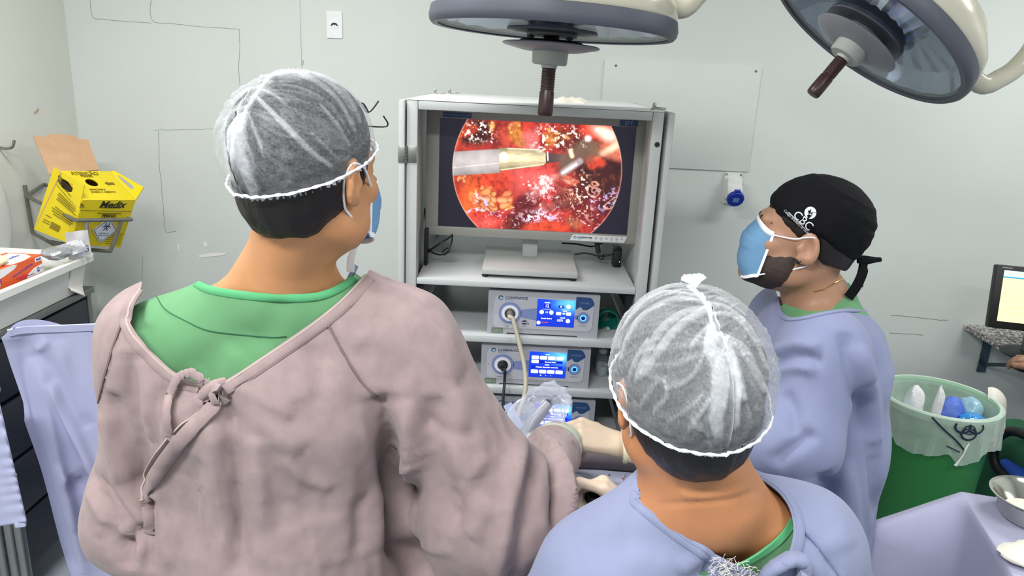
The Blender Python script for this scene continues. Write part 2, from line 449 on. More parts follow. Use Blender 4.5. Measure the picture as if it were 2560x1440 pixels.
for sx in (TX0 + .034, TX1 - .058):
    for z in SH[:3]:
        MB().prism([(0, 0), (.024, 0), (.024, .002), (.004, .05), (0, .05)], .26, M=fr((sx, TY0 + .02, z - .02), (1, 0, 0), z=(0, 1, 0))).build('shelf_bracket', M_blk, tower)
# doors swung fully open against the sides
for sx, x0, x1 in ((-1, TX0 - .021, TX0 - .003), (1, TX1 + .010, TX1 + .028)):
    d = MB().box((x0, TY0 - .012, .16), (x1, TY1 - .06, TZ - .001), .003).build('door', M_tw, tower)
    if sx < 0:
        for hz in (1.545, .55):
            h = MB().box((TX0 - .022, TY0 - .0135, hz - .024), (TX0 - .002, TY0 - .0115, hz + .024), .0008).box((TX0 + .001, TY0 - .0025, hz - .024), (TX0 + .030, TY0 - .0005, hz + .024), .0008)
            for k in range(5):
                h.cyl((TX0 - .001, TY0 - .006, hz - .024 + k * .0098), (TX0 - .001, TY0 - .006, hz - .0155 + k * .0098), .0045, seg=12)
            ho = h.build('hinge', M_steel, d)
    else:
        MB().cyl((TX1 - .013, TY0 - .004, 1.607), (TX1 - .013, TY0 + .002, 1.607), .0072, seg=20).build('lock', M_blk, tower)
for sx, yy in ((TX0 + .012, 2.75), (TX0 + .055, 2.84), (TX1 - .02, 2.22), (TX1 - .004, 2.3)):
    MB().box((sx - .004, yy - .005, TZ), (sx + .004, yy + .005, TZ + .02), .001).box((sx - .009, yy - .008, TZ), (sx + .009, yy + .008, TZ + .005), .001).box((sx, yy - .003, TZ + .004), (sx + .035, yy + .003, TZ + .008), .001).build('latch', M_steel, tower)
for sx in (TX0 + .06, TX1 - .06):
    for yy in (TY0 + .07, TY1 - .07):
        w = MB().cyl((sx - .013, yy, .05), (sx + .013, yy, .05), .05, seg=28).build('castor', M_blk, tower)
        MB().box((sx - .02, yy - .018, .05), (sx - .015, yy + .018, .135)).box((sx + .015, yy - .018, .05), (sx + .02, yy + .018, .135)).box((sx - .02, yy - .018, .12), (sx + .02, yy + .018, .141)).build('castor_fork', M_steel, w)
# gauze left on top of the tower
q = atz(1425, 253, TZ + .006)
g = MB()
P = []
for i in range(13):
    row = []
    for j in range(25):
        u = i / 12 - .5; v = j / 24 - .5
        e = max(0, 1 - (2 * u) ** 4) * max(0, 1 - (2 * v) ** 4)
        z = TZ + .002 + e * (.010 + .010 * float(vnoise(np.array([u * 6 + 3, v * 12, 1.]))))
        row.append((q.x + v * .115 + .01 * math.sin(u * 5), q.y + u * .09 + .012 * math.sin(v * 7), z))
    P.append(row)
o = g.grid(P).build('gauze_pad', mat('cream gauze', (236, 232, 218), rough=.95, bump=(500, .4, .001)), loc=(q.x, q.y, TZ))
tag(o, 'crumpled cream gauze lying on top of the video tower', 'gauze')

# ------------------------------------------------------------------ surgical monitor
MX0, MX1, MZ0, MZ1, MY = -0.288, 0.398, 1.272, 1.682, 2.33
SX0, SX1, SZ0, SZ1 = -0.247, 0.360, 1.302, 1.641
M_bez = mat('warm grey bezel', (146, 146, 142), rough=0.45)
mon = thing('surgical_monitor', 'large grey framed flat monitor showing a keyhole surgery picture', 'monitor', (.055, 2.40, SH[0]))
b = MB()
b.box((MX0, MY, MZ0), (MX1, MY + .05, SZ0 - .0), .004); b.box((MX0, MY, SZ1), (MX1, MY + .05, MZ1), .004)
b.box((MX0, MY, SZ0 - .004), (SX0, MY + .05, SZ1 + .004), .003); b.box((SX1, MY, SZ0 - .004), (MX1, MY + .05, SZ1 + .004), .003)
b.build('bezel', M_bez, mon)
MB().box((MX0 + .02, MY + .012, MZ0 + .01), (MX1 - .02, MY + .07, MZ1 - .01), .006).build('rear_shell', M_bez, mon)
# the picture on the screen, painted on a fine grid as a colour attribute
def smooth(e0, e1, x):
    t = np.clip((x - e0) / (e1 - e0), 0, 1); return t * t * (3 - 2 * t)
NU, NV = 470, 268
u, v = np.meshgrid(np.linspace(0, 1, NU), np.linspace(0, 1, NV), indexing='ij')     # v = 0 top
def bil(a, b, c, d): return (1 - v) * ((1 - u) * a + u * b) + v * ((1 - u) * c + u * d)
X = bil(260, 2200, 240, 2090); Yp = bil(150, 245, 1215, 1305)
Z0 = np.zeros_like(X)
def nz(s, o=4, seed=0, sx=1, sy=1): return fbm(np.stack([X / s * sx + seed, Yp / s * sy + seed * 1.7, Z0 + seed], -1), o)
img = np.zeros(X.shape + (3,), np.float32)
def C3(*c): return np.array(c, np.float32) / 255
def mixin(mask, col):
    global img
    m = np.clip(mask, 0, 1)[..., None]; img = img * (1 - m) + (col if getattr(col, 'ndim', 1) > 1 else np.array(col, np.float32)) * m
wx = X + 70 * (nz(160, 3, 3) - .5) * 2; wy = Yp + 70 * (nz(160, 3, 9) - .5) * 2
def ell(cx, cy, rx, ry, rot=0, soft=.35, warp=True):
    a = math.radians(rot); dx = (wx if warp else X) - cx; dy = (wy if warp else Yp) - cy
    p = (dx * math.cos(a) + dy * math.sin(a)) / rx; q = (-dx * math.sin(a) + dy * math.cos(a)) / ry
    return 1 - smooth(1 - soft, 1 + soft, np.sqrt(p * p + q * q))
def line(pts, w, soft=.5, warp=False):
    d = np.full(X.shape, 1e9)
    xx, yy = (wx, wy) if warp else (X, Yp)
    for (ax, ay), (bx_, by_) in zip(pts, pts[1:]):
        L = max(1e-6, (bx_ - ax) ** 2 + (by_ - ay) ** 2); t = np.clip(((xx - ax) * (bx_ - ax) + (yy - ay) * (by_ - ay)) / L, 0, 1)
        d = np.minimum(d, np.hypot(xx - ax - t * (bx_ - ax), yy - ay - t * (by_ - ay)))
    return 1 - smooth(w * (1 - soft), w * (1 + soft), d)
n1, n2, n3 = nz(220, 4, 1), nz(90, 4, 5), nz(38, 3, 8)
ridge = 1 - np.abs(2 * nz(75, 3, 14) - 1)
mixin(np.ones_like(X), C3(172, 48, 40))
mixin(smooth(.4, .7, n1), C3(196, 56, 44)); mixin(smooth(.5, .75, n2) * .6, C3(92, 18, 20))
mixin(ell(1250, 960, 330, 230), C3(206, 62, 58)); mixin(ell(720, 740, 330, 110), C3(218, 66, 40)); mixin(ell(1180, 690, 300, 90, 4), C3(214, 72, 66))
mixin(ell(540, 980, 110, 300, 10), C3(222, 84, 36)); mixin(ell(660, 1180, 170, 90), C3(216, 62, 52))
mixin(ell(620, 290, 190, 150, 10), C3(54, 20, 18)); mixin(ell(560, 280, 70, 60), C3(168, 58, 36)); mixin(ell(470, 330, 50, 150, 15), C3(196, 70, 34))
mixin(ell(960, 330, 120, 140), C3(200, 76, 56)); mixin(ell(1150, 380, 90, 130, 20), C3(210, 92, 92)); mixin(ell(1300, 250, 60, 80), C3(190, 52, 48))
mixin(ell(1020, 300, 60, 140, -8), C3(206, 128, 56)); mixin(ell(1430, 330, 140, 60, -25), C3(196, 118, 58)); mixin(ell(1540, 340, 120, 110, 30) * .7, C3(66, 22, 20))
mixin(ell(1650, 830, 120, 260, 6), C3(84, 24, 26)); mixin(ell(1860, 620, 260, 110, 6), C3(48, 18, 20)); mixin(ell(1860, 760, 190, 120), C3(60, 24, 22))
mixin(ell(1480, 960, 130, 120), C3(110, 36, 34)); mixin(ell(1080, 1030, 130, 160, 20), C3(96, 22, 26)); mixin(ell(1350, 1010, 260, 50, -10) * .7, C3(150, 84, 78))
mixin(ell(1300, 1220, 220, 50), C3(220, 74, 44)); mixin(ell(1750, 1060, 150, 170, 20), C3(120, 32, 36)); mixin(ell(1560, 1210, 70, 70, 30), C3(170, 92, 62))
mixin(ell(950, 1190, 80, 80), C3(90, 26, 30)); mixin(ell(1900, 980, 90, 100), C3(66, 22, 24)); mixin(ell(1850, 260, 150, 90, 10), C3(232, 74, 50))
mixin(ell(1790, 560, 120, 60, 20), C3(196, 66, 44)); mixin(ell(1770, 430, 130, 60, 15), C3(130, 96, 74)); mixin(ell(1960, 450, 130, 100, 30), C3(222, 120, 92))
mixin(ell(1500, 740, 100, 45, 12, .2), C3(212, 110, 84))
for k in range(5): mixin(line([(1405, 715 + k * 20), (1590, 745 + k * 20)], 3) * .6, C3(170, 60, 54))
mixin(smooth(.88, .98, ridge) * .22, C3(90, 16, 20)); mixin(smooth(.55, .85, n3) * .25, C3(240, 130, 90)); mixin(smooth(.45, .2, n3) * .3, C3(70, 10, 14))
rp = random.Random(4)
for cx, cy, rx, ry, n in ((690, 950, 140, 130, 40), (900, 980, 45, 120, 14), (1010, 240, 70, 30, 4), (1440, 290, 100, 50, 5), (470, 770, 60, 40, 5), (790, 260, 30, 50, 3)):
    for k in range(n):                                     # yellow fat lobules
        a = rp.random() * 6.28; r = math.sqrt(rp.random()); x, y = cx + rx * r * math.cos(a), cy + ry * r * math.sin(a); s = rp.uniform(16, 38) * (1 if n > 12 else .8)
        mixin(ell(x, y, s * 1.25, s * 1.15, 0, .2) * .8, C3(150, 62, 26)); mixin(ell(x - 2, y - 3, s, s * .9, 0, .4), C3(236, rp.randint(136, 166), rp.randint(84, 110)))
for k in range(7): mixin(line([(1420 + k * 14, 800 + k * 8), (1440 + k * 34, 960 + k * 6)], 3, .8, True) * .6, C3(226, 150, 120))
mixin(ell(1180, 720, 240, 60, 4, .8, False) * .5, C3(232, 110, 104)); mixin(ell(1060, 810, 120, 90, -20, .8, False) * .5, C3(230, 104, 100)); mixin(ell(700, 1190, 150, 60, 0, .8, False) * .5, C3(236, 110, 96)); mixin(ell(1130, 370, 70, 90, 20, .8, False) * .5, C3(232, 130, 124)); mixin(ell(520, 1000, 60, 220, 12, .8, False) * .5, C3(240, 120, 60))
# instruments: silver shaft, gold sleeve, bright collar, jaws
dy = Yp - (580 - (X - 620) * .06)
sh = (X < 850) * (1 - smooth(112, 124, np.abs(dy)))
shade = C3(196, 188, 186) * (1 - .22 * np.clip(np.abs(dy + 10) / 120, 0, 1)[..., None] ** 2) + .12 * (1 - smooth(0, 10, np.abs(Yp - (610 - (X - 620) * .1))))[..., None]
mixin(sh, shade.astype(np.float32))
hw = np.interp(X, [840, 930, 1250, 1300, 1460], [112, 106, 78, 52, 34]); dg = Yp - (548 - (X - 850) * .02)
gd = (X > 840) * (X < 1300) * (1 - smooth(hw - 6, hw + 6, np.abs(dg)))
gcol = C3(200, 184, 146) * (.72 + .5 * (1 - np.clip(np.abs(dg) / 110, 0, 1)))[..., None] * (.85 + .3 * nz(60, 3, 21, 1, 5))[..., None]
mixin(gd, gcol); mixin(ell(888, 530, 42, 50, 0, .2, False), C3(255, 250, 230)); mixin(line([(860, 655), (1280, 600)], 5) + line([(930, 445), (1280, 462)], 5), C3(250, 236, 190))
mixin((X >= 1300) * (X < 1470) * (1 - smooth(hw - 4, hw + 6, np.abs(dg))), C3(88, 62, 62)); mixin(line([(1318, 480), (1322, 560)], 7), C3(255, 244, 236))
mixin(ell(1500, 580, 110, 90, -30, .5), C3(110, 86, 74)); mixin(ell(1660, 440, 130, 110, -25, .5), C3(122, 92, 76)); mixin(line([(1470, 680), (1640, 570)], 34), C3(178, 160, 164)); mixin(line([(1465, 685), (1600, 600)], 13), C3(255, 250, 255))
mixin(line([(1545, 470), (1560, 520)], 22), C3(250, 226, 190))
# wet highlights
def dots(n, x0, y0, x1, y1, smin, smax, col, seed, el=1.6):
    r = random.Random(seed)
    for k in range(n):
        mixin(ell(r.uniform(x0, x1), r.uniform(y0, y1), (smin * .6 + (smax * 1.1 - smin * .6) * r.random() ** 2.2) * el, (smin * .6 + (smax - smin * .6) * r.random() ** 2.2) / el + 1, r.choice((-30, -15, 20, 60, 90)), .6, True) * r.uniform(.55, 1), col)
W1, W2 = C3(255, 246, 240), C3(214, 200, 255)
dots(26, 540, 190, 830, 430, 4, 11, W1, 1); dots(30, 1180, 220, 1680, 440, 4, 10, W1, 2); dots(26, 1000, 700, 1380, 1040, 4, 10, W1, 3)
dots(40, 1120, 760, 1420, 940, 6, 15, W1, 4); dots(26, 1420, 700, 1700, 1000, 4, 9, C3(250, 214, 180), 5); dots(40, 1700, 820, 2010, 1040, 5, 13, W2, 6)
dots(34, 550, 1030, 960, 1110, 6, 15, W2, 7); dots(14, 590, 860, 760, 1010, 5, 14, W2, 8); dots(36, 1130, 1030, 1500, 1180, 5, 14, C3(240, 226, 255), 9)
dots(30, 1480, 1060, 1840, 1230, 4, 10, W1, 10); dots(26, 600, 1110, 900, 1230, 3, 7, C3(250, 190, 180), 11); dots(14, 930, 1130, 1010, 1230, 4, 8, W1, 12)
brk = smooth(.42, .58, nz(34, 3, 41)); mixin(line([(1140, 1152), (1440, 1140)], 17, .6, True) * brk, W2); mixin(line([(1235, 1040), (1240, 1150)], 17, .6, True) * brk, W2); mixin(line([(555, 1085), (770, 1045)], 16, .6, True) * brk, W2); mixin(line([(650, 880), (740, 1000)], 20, .6, True) * brk, W2)
mixin(ell(1250, 850, 160, 70, -28, .6) * smooth(.50, .62, nz(26, 3, 47)), C3(255, 240, 240)); mixin(ell(1200, 1110, 190, 60, 0, .6) * smooth(.52, .64, nz(24, 3, 49)), C3(250, 236, 255)); mixin(ell(1870, 930, 130, 100, 0, .6) * smooth(.56, .66, nz(24, 3, 53)) * .8, W2); mixin(ell(640, 290, 170, 110, 0, .6) * smooth(.57, .66, nz(22, 3, 57)), W1); mixin(ell(1420, 320, 240, 110, -15, .6) * smooth(.57, .66, nz(22, 3, 59)), W1); mixin(ell(1650, 900, 120, 240, 0, .6) * smooth(.57, .66, nz(24, 3, 61)), C3(255, 226, 196))
mixin(line([(1150, 900), (1400, 760)], 40, .9, True) * .45, C3(255, 200, 196))
for cx, cy, r in ((1765, 840, 52), (1775, 822, 22), (1812, 765, 20), (1925, 975, 50)): mixin((1 - smooth(3, 9, np.abs(np.hypot(wx - cx, wy - cy) - r))) * .8, C3(240, 170, 150))
mixin(ell(1900, 310, 150, 60, 25, .7, False), C3(255, 240, 214)); mixin(ell(1980, 430, 150, 34, -30, .7, False), C3(255, 236, 200)); mixin(ell(1720, 350, 34, 30, 0, .6, False), C3(250, 246, 255)); mixin(ell(1810, 268, 22, 20, 0, .6, False), W1)
img *= (.86 + .35 * nz(120, 3, 31))[..., None]
R = np.hypot(X - 1217, Yp - 640); vign = 1 - smooth(832, 842, R)
img = np.clip(img * 1.08, 0, 1)
mixin((1 - smooth(2, 9, np.abs(R - 833))) * .6, C3(255, 214, 196))
bg = np.ones(X.shape + (3,), np.float32) * C3(26, 24, 40)
img = img * vign[..., None] + bg * (1 - vign[..., None])
img = np.where(img <= .04045, img / 12.92, ((np.clip(img, 0, 1) + .055) / 1.055) ** 2.4)
scr = painted_grid('screen', img, fr((SX0, MY + .006, SZ0), (1, 0, 0), z=(0, -1, 0)), SX1 - SX0, SZ1 - SZ0, mon, 1.1)
# screen glass edge, logo strip, corner labels
M_lab = mat('navy label', (44, 66, 110), rough=.5); M_wht = mat('print white', (226, 230, 236), rough=.6); M_navy = mat('print navy', (22, 40, 76), rough=.6); M_teal = mat('print teal', (70, 150, 190), rough=.6); M_grey = mat('print grey', (110, 112, 118), rough=.6)
F = FRONT((0, MY - .0005, 0))
MB(F).prism(rrect(-.238, 1.6445, -.150, 1.6595, .002), .001).build('corner_label', M_lab, mon)
text('CM-CLASSIC  FULL HD', .0085, F @ Matrix.Translation((-.194, 1.652, .0012)), mat('print pale blue', (120, 140, 176), rough=.6), mon)
MB(F).prism(rrect(.306, 1.6435, .362, 1.6615, .002), .001).build('corner_label', M_lab, mon)
text('27 F', .0145, F @ Matrix.Translation((.334, 1.6525, .0012)), mat('print silver', (160, 174, 196), rough=.6), mon)
st = MB(F).prism([(.178, 1.277), (.352, 1.277), (.361, 1.297), (.194, 1.297), (.186, 1.295), (.180, 1.284)], .0012).build('control_strip', mat('pale strip', (216, 218, 220), rough=.45), mon)
def logo(M, cx, cz, s, parent, words=True, two=True):
    mb = MB(M); annulus(mb, cx, cz, .62 * s, s, .0004, a0=20, a1=215); mb.build('logo_arc', M_navy, parent, smooth=False)
    mb = MB(M); annulus(mb, cx, cz, .62 * s, s, .0004, a0=222, a1=375); mb.build('logo_arc', M_teal, parent, smooth=False)
    if words:
        text('CONFIANCE', s * 1.45, M @ Matrix.Translation((cx + s * 1.7, cz + s * .2, .0004)), M_navy, parent, 'LEFT', bold=.0002, sx=1.12)
        if two: text('MEDICAL', s * .75, M @ Matrix.Translation((cx + s * 1.7, cz - s * .75, .0004)), M_teal, parent, 'LEFT', space=1.2)
logo(F @ Matrix.Translation((0, 0, .0013)), .194, 1.287, .0048, st)
for k in range(7):
    mb = MB(F @ Matrix.Translation((0, 0, .0013)))
    if k == 0: mb.prism(rrect(.242, 1.2865, .2485, 1.2895, .0008), .0004)
    else: annulus(mb, .2453 + k * .0165, 1.288, .0026, .0034, .0004, n=20); mb.box((.2441 + k * .0165, 1.2874, 0), (.2465 + k * .0165, 1.2886, .0004))
    mb.build('button', M_grey if k else M_blk, st, smooth=False)
    if k in (0, 2, 4, 5): MB(F @ Matrix.Translation((0, 0, .0013))).box((.2415 + k * .0165, 1.2815, 0), (.2492 + k * .0165, 1.2824, .0003)).build('button_caption', M_grey, st, smooth=False)
MB().box((.028, 2.375, 1.2), (.078, 2.40, 1.36), .003).build('stand_neck', mat('silver stand', (170, 172, 174), rough=.4), mon)
MB().box((-.095, 2.19, 1.187), (.199, 2.50, 1.2065), .003).build('stand_base', mat('stand grey', (168, 170, 170), rough=.42, bump=(500, .1, .001)), mon)
for sx in (-.085, .188):
    for yy in (2.21, 2.48): MB().lathe([(0, 0), (.009, 0), (.011, .004), (.009, .0125), (0, .0125)], M=Matrix.Translation((sx, yy, SH[0])), seg=18).build('foot', M_blk, mon)
# cables on the top shelf
cs = MB()
def cable(mb, pts, r): mb.tube(pts, r, seg=8, smooth_n=8); return mb
z1 = SH[0] + .004
P = lambda x, y, Y: at(x, y, Y)
cable(cs, [P(1062, 520, 2.45), P(1066, 560, 2.42), P(1070, 600, 2.40), P(1068, 630, 2.36), P(1080, 622, 2.30), P(1105, 605, 2.28), P(1128, 590, 2.32), P(1140, 570, 2.40)], .0035)
cable(cs, [P(1072, 575, 2.44), P(1066, 610, 2.38), P(1080, 630, 2.32), P(1100, 637, 2.30), P(1115, 632, 2.30), P(1126, 615, 2.30), P(1131, 592, 2.33), P(1130, 570, 2.4)], .0026)
cs.cyl(P(1107, 634, 2.296), P(1122, 624, 2.302), .0085, seg=16)
cs.box((TX0 + .036, 2.30, SH[0] + .001), (TX0 + .047, 2.34, SH[0] + .12), .003)
o = cs.build('power_cable', M_blk, loc=P(1105, 634, 2.3)); tag(o, 'black looped power cable with round clamp on the left of the monitor shelf', 'cable')
cs = MB()
cable(cs, [P(1405, 608, 2.55), P(1440, 610, 2.52), P(1478, 616, 2.5), P(1500, 610, 2.46), P(1520, 600, 2.48)], .003)
cable(cs, [P(1436, 636, 2.42), P(1465, 633, 2.42), P(1500, 640, 2.40), P(1530, 636, 2.40), P(1545, 632, 2.41)], .003)
cable(cs, [P(1490, 600, 2.36), P(1494, 625, 2.35), P(1498, 645, 2.35), P(1506, 648, 2.35), P(1509, 636, 2.37)], .0026)
cs.cyl(P(1490, 590, 2.36), P(1496, 632, 2.355), .008, seg=14)
o = cs.build('video_cable', M_blk, loc=P(1495, 640, 2.36)); tag(o, 'black video cables hanging below the right end of the big monitor', 'cable')
q = P(1543, 628, 2.42)
t = thing('power_adapter', 'small black power adapter with green light beside the right tower wall', 'adapter', (q.x, q.y, SH[0]))
MB().box((q.x - .013, q.y - .02, SH[0]), (q.x + .014, q.y + .03, SH[0] + .065), .004).build('case', M_blk, t)
MB().ball((q.x + .008, q.y - .02, SH[0] + .02), .0016, seg=8).build('indicator_light', mat('green led', (60, 220, 120), emit=3), t)

# ------------------------------------------------------------------ consoles
M_con = mat('console grey', (164, 166, 174), rough=0.42); M_plate = mat('console faceplate', (182, 184, 192), rough=0.4)
M_lav = mat('lavender print', (122, 138, 184), rough=.5); M_ring = mat('socket white', (226, 228, 232), rough=.3); M_chr = mat('chrome', (190, 192, 196), rough=.18, metal=1)
M_badge = mat('badge blue', (40, 74, 122), rough=.45); M_stick = mat('asset sticker', (96, 112, 98), rough=.6); M_glow = mat('blue ring light', (60, 150, 255), rough=.4, emit=3.0)
M_ui_w = mat('ui white', (240, 246, 255), rough=.5, emit=1.0); M_ui_d = mat('ui deep blue', (6, 24, 190), rough=.5, emit=.55); M_ui_r = mat('ui red', (220, 60, 70), rough=.5, emit=.8)
def ui_back(n=3):
    nu, nv = 60, 44
    a, b_ = np.meshgrid(np.linspace(0, 1, nu), np.linspace(0, 1, nv), indexing='ij')
    g = np.exp(-(((a - .78) / .3) ** 2 + ((b_ - .10) / .28) ** 2)) + .6 * np.exp(-(((a - .95) / .18) ** 2 + ((b_ - .2) / .25) ** 2))
    g = g[..., None] * (.6 + .8 * fbm(np.stack([a * 4 + n, b_ * 5, a * 0 + n], -1)))[..., None]
    c = np.array([.005, .055, .88]) * (1 - .25 * b_[..., None]) + g * np.array([.12, .55, .35])
    return np.clip(c, 0, 1.5).astype(np.float32)
def console(name, label, x0, z0, w, h, y0, ui, plug):
    t = thing(name, label, 'medical console', (x0 + w / 2, y0 + .15, z0))
    s = w / .338
    F = FRONT((x0, y0, z0)) @ Matrix.Diagonal((s, h / .142, 1, 1))
    MB().box((x0, y0 + .012, z0 + .008), (x0 + w, y0 + .36, z0 + h), .004).build('case', M_con, t)
    fp = MB(F).prism([(0, 0), (.058, 0), (.062, .006), (.275, .006), (.279, 0), (.338, 0), (.338, .138), (.334, .142), (.004, .142), (0, .138)], .0, h0=-.014).build('front_frame', M_con, t)
    pl = MB(F).prism(rrect(.018, .022, .320, .124, .018), .0012, h0=-.001).build('faceplate', M_plate, t)
    G = F @ Matrix.Translation((0, 0, .0013))
    mb = MB(G); annulus(mb, .0676, .0705, .024, .035, .0003); mb.build('printed_ring', M_lav, pl, smooth=False)
    MB(G).prism([(.1005, .083), (.15, .09), (.15, .05), (.101, .058)], .0003).build('printed_band', M_lav, pl, smooth=False); MB(G).prism(circ2(.291, .0655, .0195), .0003).build('printed_disc', M_lav, pl, smooth=False)
    MB(G).prism([(.262, .062), (.274, .058), (.274, .073), (.262, .073)], .0003).build('printed_band', M_lav, pl, smooth=False)
    mb = MB(G); annulus(mb, .0676, .0705, .0165, .0258, .004); mb.build('socket_ring', M_ring, t)
    MB(G @ Matrix.Translation((.0676, .0705, 0))).lathe([(.0168, .003), (.0168, .005), (.014, .005), (.013, .001), (0, .001)], seg=32).build('socket', M_chr, t)
    if plug: MB(G @ Matrix.Translation((.0676, .0705, 0))).lathe([(.0095, .001), (.0095, .016), (.007, .020), (.007, .026), (0, .026)], seg=24).build('plug', plug, t)
    scr = painted_grid('display', ui_back(ui), F @ Matrix.Translation((.149, .033, .0018)), .115, .087, t, 1.15)
    U = F @ Matrix.Translation((.149, .033, .0022))
    if ui == 1:
        for cx, cz in ((.0145, .046), (.044, .046), (.095, .067), (.096, .0205), (.007, .0115)): MB(U).prism(circ2(cx, cz, .0068 if cz > .02 else .006, 16), .0003).build('display_button', M_ui_w, scr, smooth=False)
        for cx in (.0665, .0965): MB(U).prism(rrect(cx - .0075, .0385, cx + .0075, .0485, .002), .0003).build('display_button', M_ui_w, scr, smooth=False)
        for cx in (.018, .074): MB(U).box((cx, .0555, 0), (cx + .024, .0563, .0003)).build('display_rule', M_ui_w, scr, smooth=False)
        for a_, b_ in (((.020, .061, 0), (.041, .072, .0002)), ((.065, .061, 0), (.081, .070, .0002)), ((.007, .0225, 0), (.054, .0295, .0002))): MB(U).box(a_, b_).build('display_field', M_ui_d, scr, smooth=False)
        for s_, x, z, sz in (('12', .030, .066, .0125), ('15', .0295, .046, .008), ('03', .073, .066, .007), ('40', .0815, .044, .008), ('0275', .072, .021, .009), ('Pressão Estável', .030, .026, .0055), ('PRESSÃO', .030, .0765, .004), ('VOLUME', .079, .030, .004), ('FLUXO', .085, .052, .004)):
            text(s_, sz, U @ Matrix.Translation((x, z, .0005)), M_ui_w, scr, bold=.0002)
        MB(U).box((.016, .012, 0), (.036, .0145, .0003)).build('display_bar', M_ui_r, scr, smooth=False)
    else:
        for pz in [rrect(.007 + k * .0256, z_, .0295 + k * .0256, z_ + .012, .0025) for k in range(4) for z_ in (.0615, .014)] + [rrect(.007, .048, .0295, .0595, .0025)] + [circ2(.038 + k * .016, .007, .0022 if k == 0 else .0012, 12) for k in range(3)]:
            MB(U).prism(pz, .0003).build('display_button', M_ui_w, scr, smooth=False)
        for a_, b_ in (((.032, .0495, 0), (.104, .0575, .0002)), ((.008, .0315, 0), (.104, .0395, .0002))): MB(U).box(a_, b_).build('display_field', M_ui_d, scr, smooth=False)
        for s_, x, z, sz in (('Standard Mode', .066, .0535, .0055), ('Nenhum dispositivo conectado', .056, .0355, .0055), ('MODO', .056, .0785, .004), ('DISPOS', .056, .0435, .0042)):
            text(s_, sz, U @ Matrix.Translation((x, z, .0005)), M_ui_w, scr, bold=.0002)
    mb = MB(G); annulus(mb, .291, .0655, .0066, .0092, .0016, n=28); mb.build('power_ring_light', M_glow, t, smooth=False)
    MB(G @ Matrix.Translation((.291, .0655, 0))).lathe([(.0062, 0), (.0062, .002), (.005, .0026), (0, .0026)], seg=24).build('power_button', mat('dark blue button', (20, 40, 130), rough=.3), t)
    MB(G).prism([(.266, .132), (.306, .132), (.314, .128), (.322, .112), (.320, .106), (.302, .092), (.296, .091), (.288, .092), (.283, .099), (.279, .101), (.268, .092), (.266, .094)], .0006).build('badge', M_badge, t, smooth=False)
    text('CM-40L' if ui == 1 else 'CM-CAM', .0085, G @ Matrix.Translation((.293, .113, .0009)), mat('print slate', (124, 146, 184), rough=.6), t)
    logo(G, .038, .118, .0075, t)
    st = MB(F).prism(rrect(.013, .004, .048, .021, .001), .0008, h0=-.0005).build('asset_sticker', M_stick, t, smooth=False)
    mb = MB(F @ Matrix.Translation((0, 0, .001)))
    for k in range(3): mb.box((.016, .008 + k * .0035, 0), (.034, .0095 + k * .0035, .0002))
    annulus(mb, .041, .0125, .003, .0045, .0002, n=16); mb.build('sticker_print', mat('sticker print', (150, 166, 148), rough=.6), st, smooth=False)
    text('CO2' if ui == 1 else 'CAMERA', .005, G @ Matrix.Translation((.060, .028, .0003)), M_grey, t)
    text('ON / STANDBY', .0034, G @ Matrix.Translation((.291, .040, .0003)), M_grey, t)
    text('1' if ui == 1 else '•', .008, G @ Matrix.Translation((.024, .0705, .0003)), M_navy, t)
    if ui == 1:
        mb = MB(G); annulus(mb, .113, .042, .0075, .0088, .0003, n=24); mb.box((.108, .044, 0), (.1175, .0475, .0003)); mb.box((.108, .0365, 0), (.1175, .0405, .0003)); mb.prism([(.123, .037), (.127, .037), (.125, .043)], .0003); mb.build('printed_icon', M_navy, t, smooth=False)
        text('HEATING', .0034, G @ Matrix.Translation((.114, .0285, .0003)), M_grey, t)
    for fx in (.03, .308):
        for yy in (.04, .3): MB().cyl((x0 + fx * s, y0 + yy, z0), (x0 + fx * s, y0 + yy, z0 + .009), .012, seg=16).build('foot', M_blk, t)
    return t
M_hose = mat('beige hose', (176, 170, 152), rough=.45)
console('gas_console', 'upper console reading 12 and 0275 with the beige gas hose plugged in', -.071, SH[1], .343, .143, 2.175, 1, mat('grey plug', (120, 118, 112), rough=.35, metal=.3))
console('camera_console', 'middle console with white tile menu and black camera cable', -.086, SH[2], .343, .140, 2.175, 2, M_blk)
console('light_source_console', 'lowest console half hidden behind the plastic camera sleeve', -.058, SH[3], .343, .138, 2.175, 3, None)
g0 = Vector((-.071 + .0676 * 1.0148, 2.175 - .025, SH[1] + .0712))
h = MB().tube([g0 + Vector((0, .012, 0)), g0 + Vector((0, -.006, -.004)), at(1283, 800, 2.14), at(1296, 850, 2.12), at(1310, 910, 2.09), at(1314, 960, 2.05), at(1308, 1000, 2.0), at(1296, 1035, 1.95), at(1290, 1075, 1.88), at(1300, 1130, 1.72)], .0068, seg=12, smooth_n=8).build('gas_hose', M_hose, loc=g0)
tag(h, 'beige gas hose hanging from the upper console past the middle one', 'hose')
g1 = Vector((-.086 + .0676 * 1.0148, 2.175 - .025, SH[2] + .0695))
h = MB().tube([g1 + Vector((0, .012, 0)), g1 + Vector((.0, -.008, -.006)), at(1262, 925, 2.13), at(1261, 960, 2.12), at(1258, 1000, 2.08), at(1262, 1045, 2.0), at(1280, 1100, 1.85), at(1310, 1130, 1.7)], .0045, seg=10, smooth_n=8).build('camera_cable', M_blk, loc=g1)
tag(h, 'thin black camera cable hanging from the middle console', 'cable')
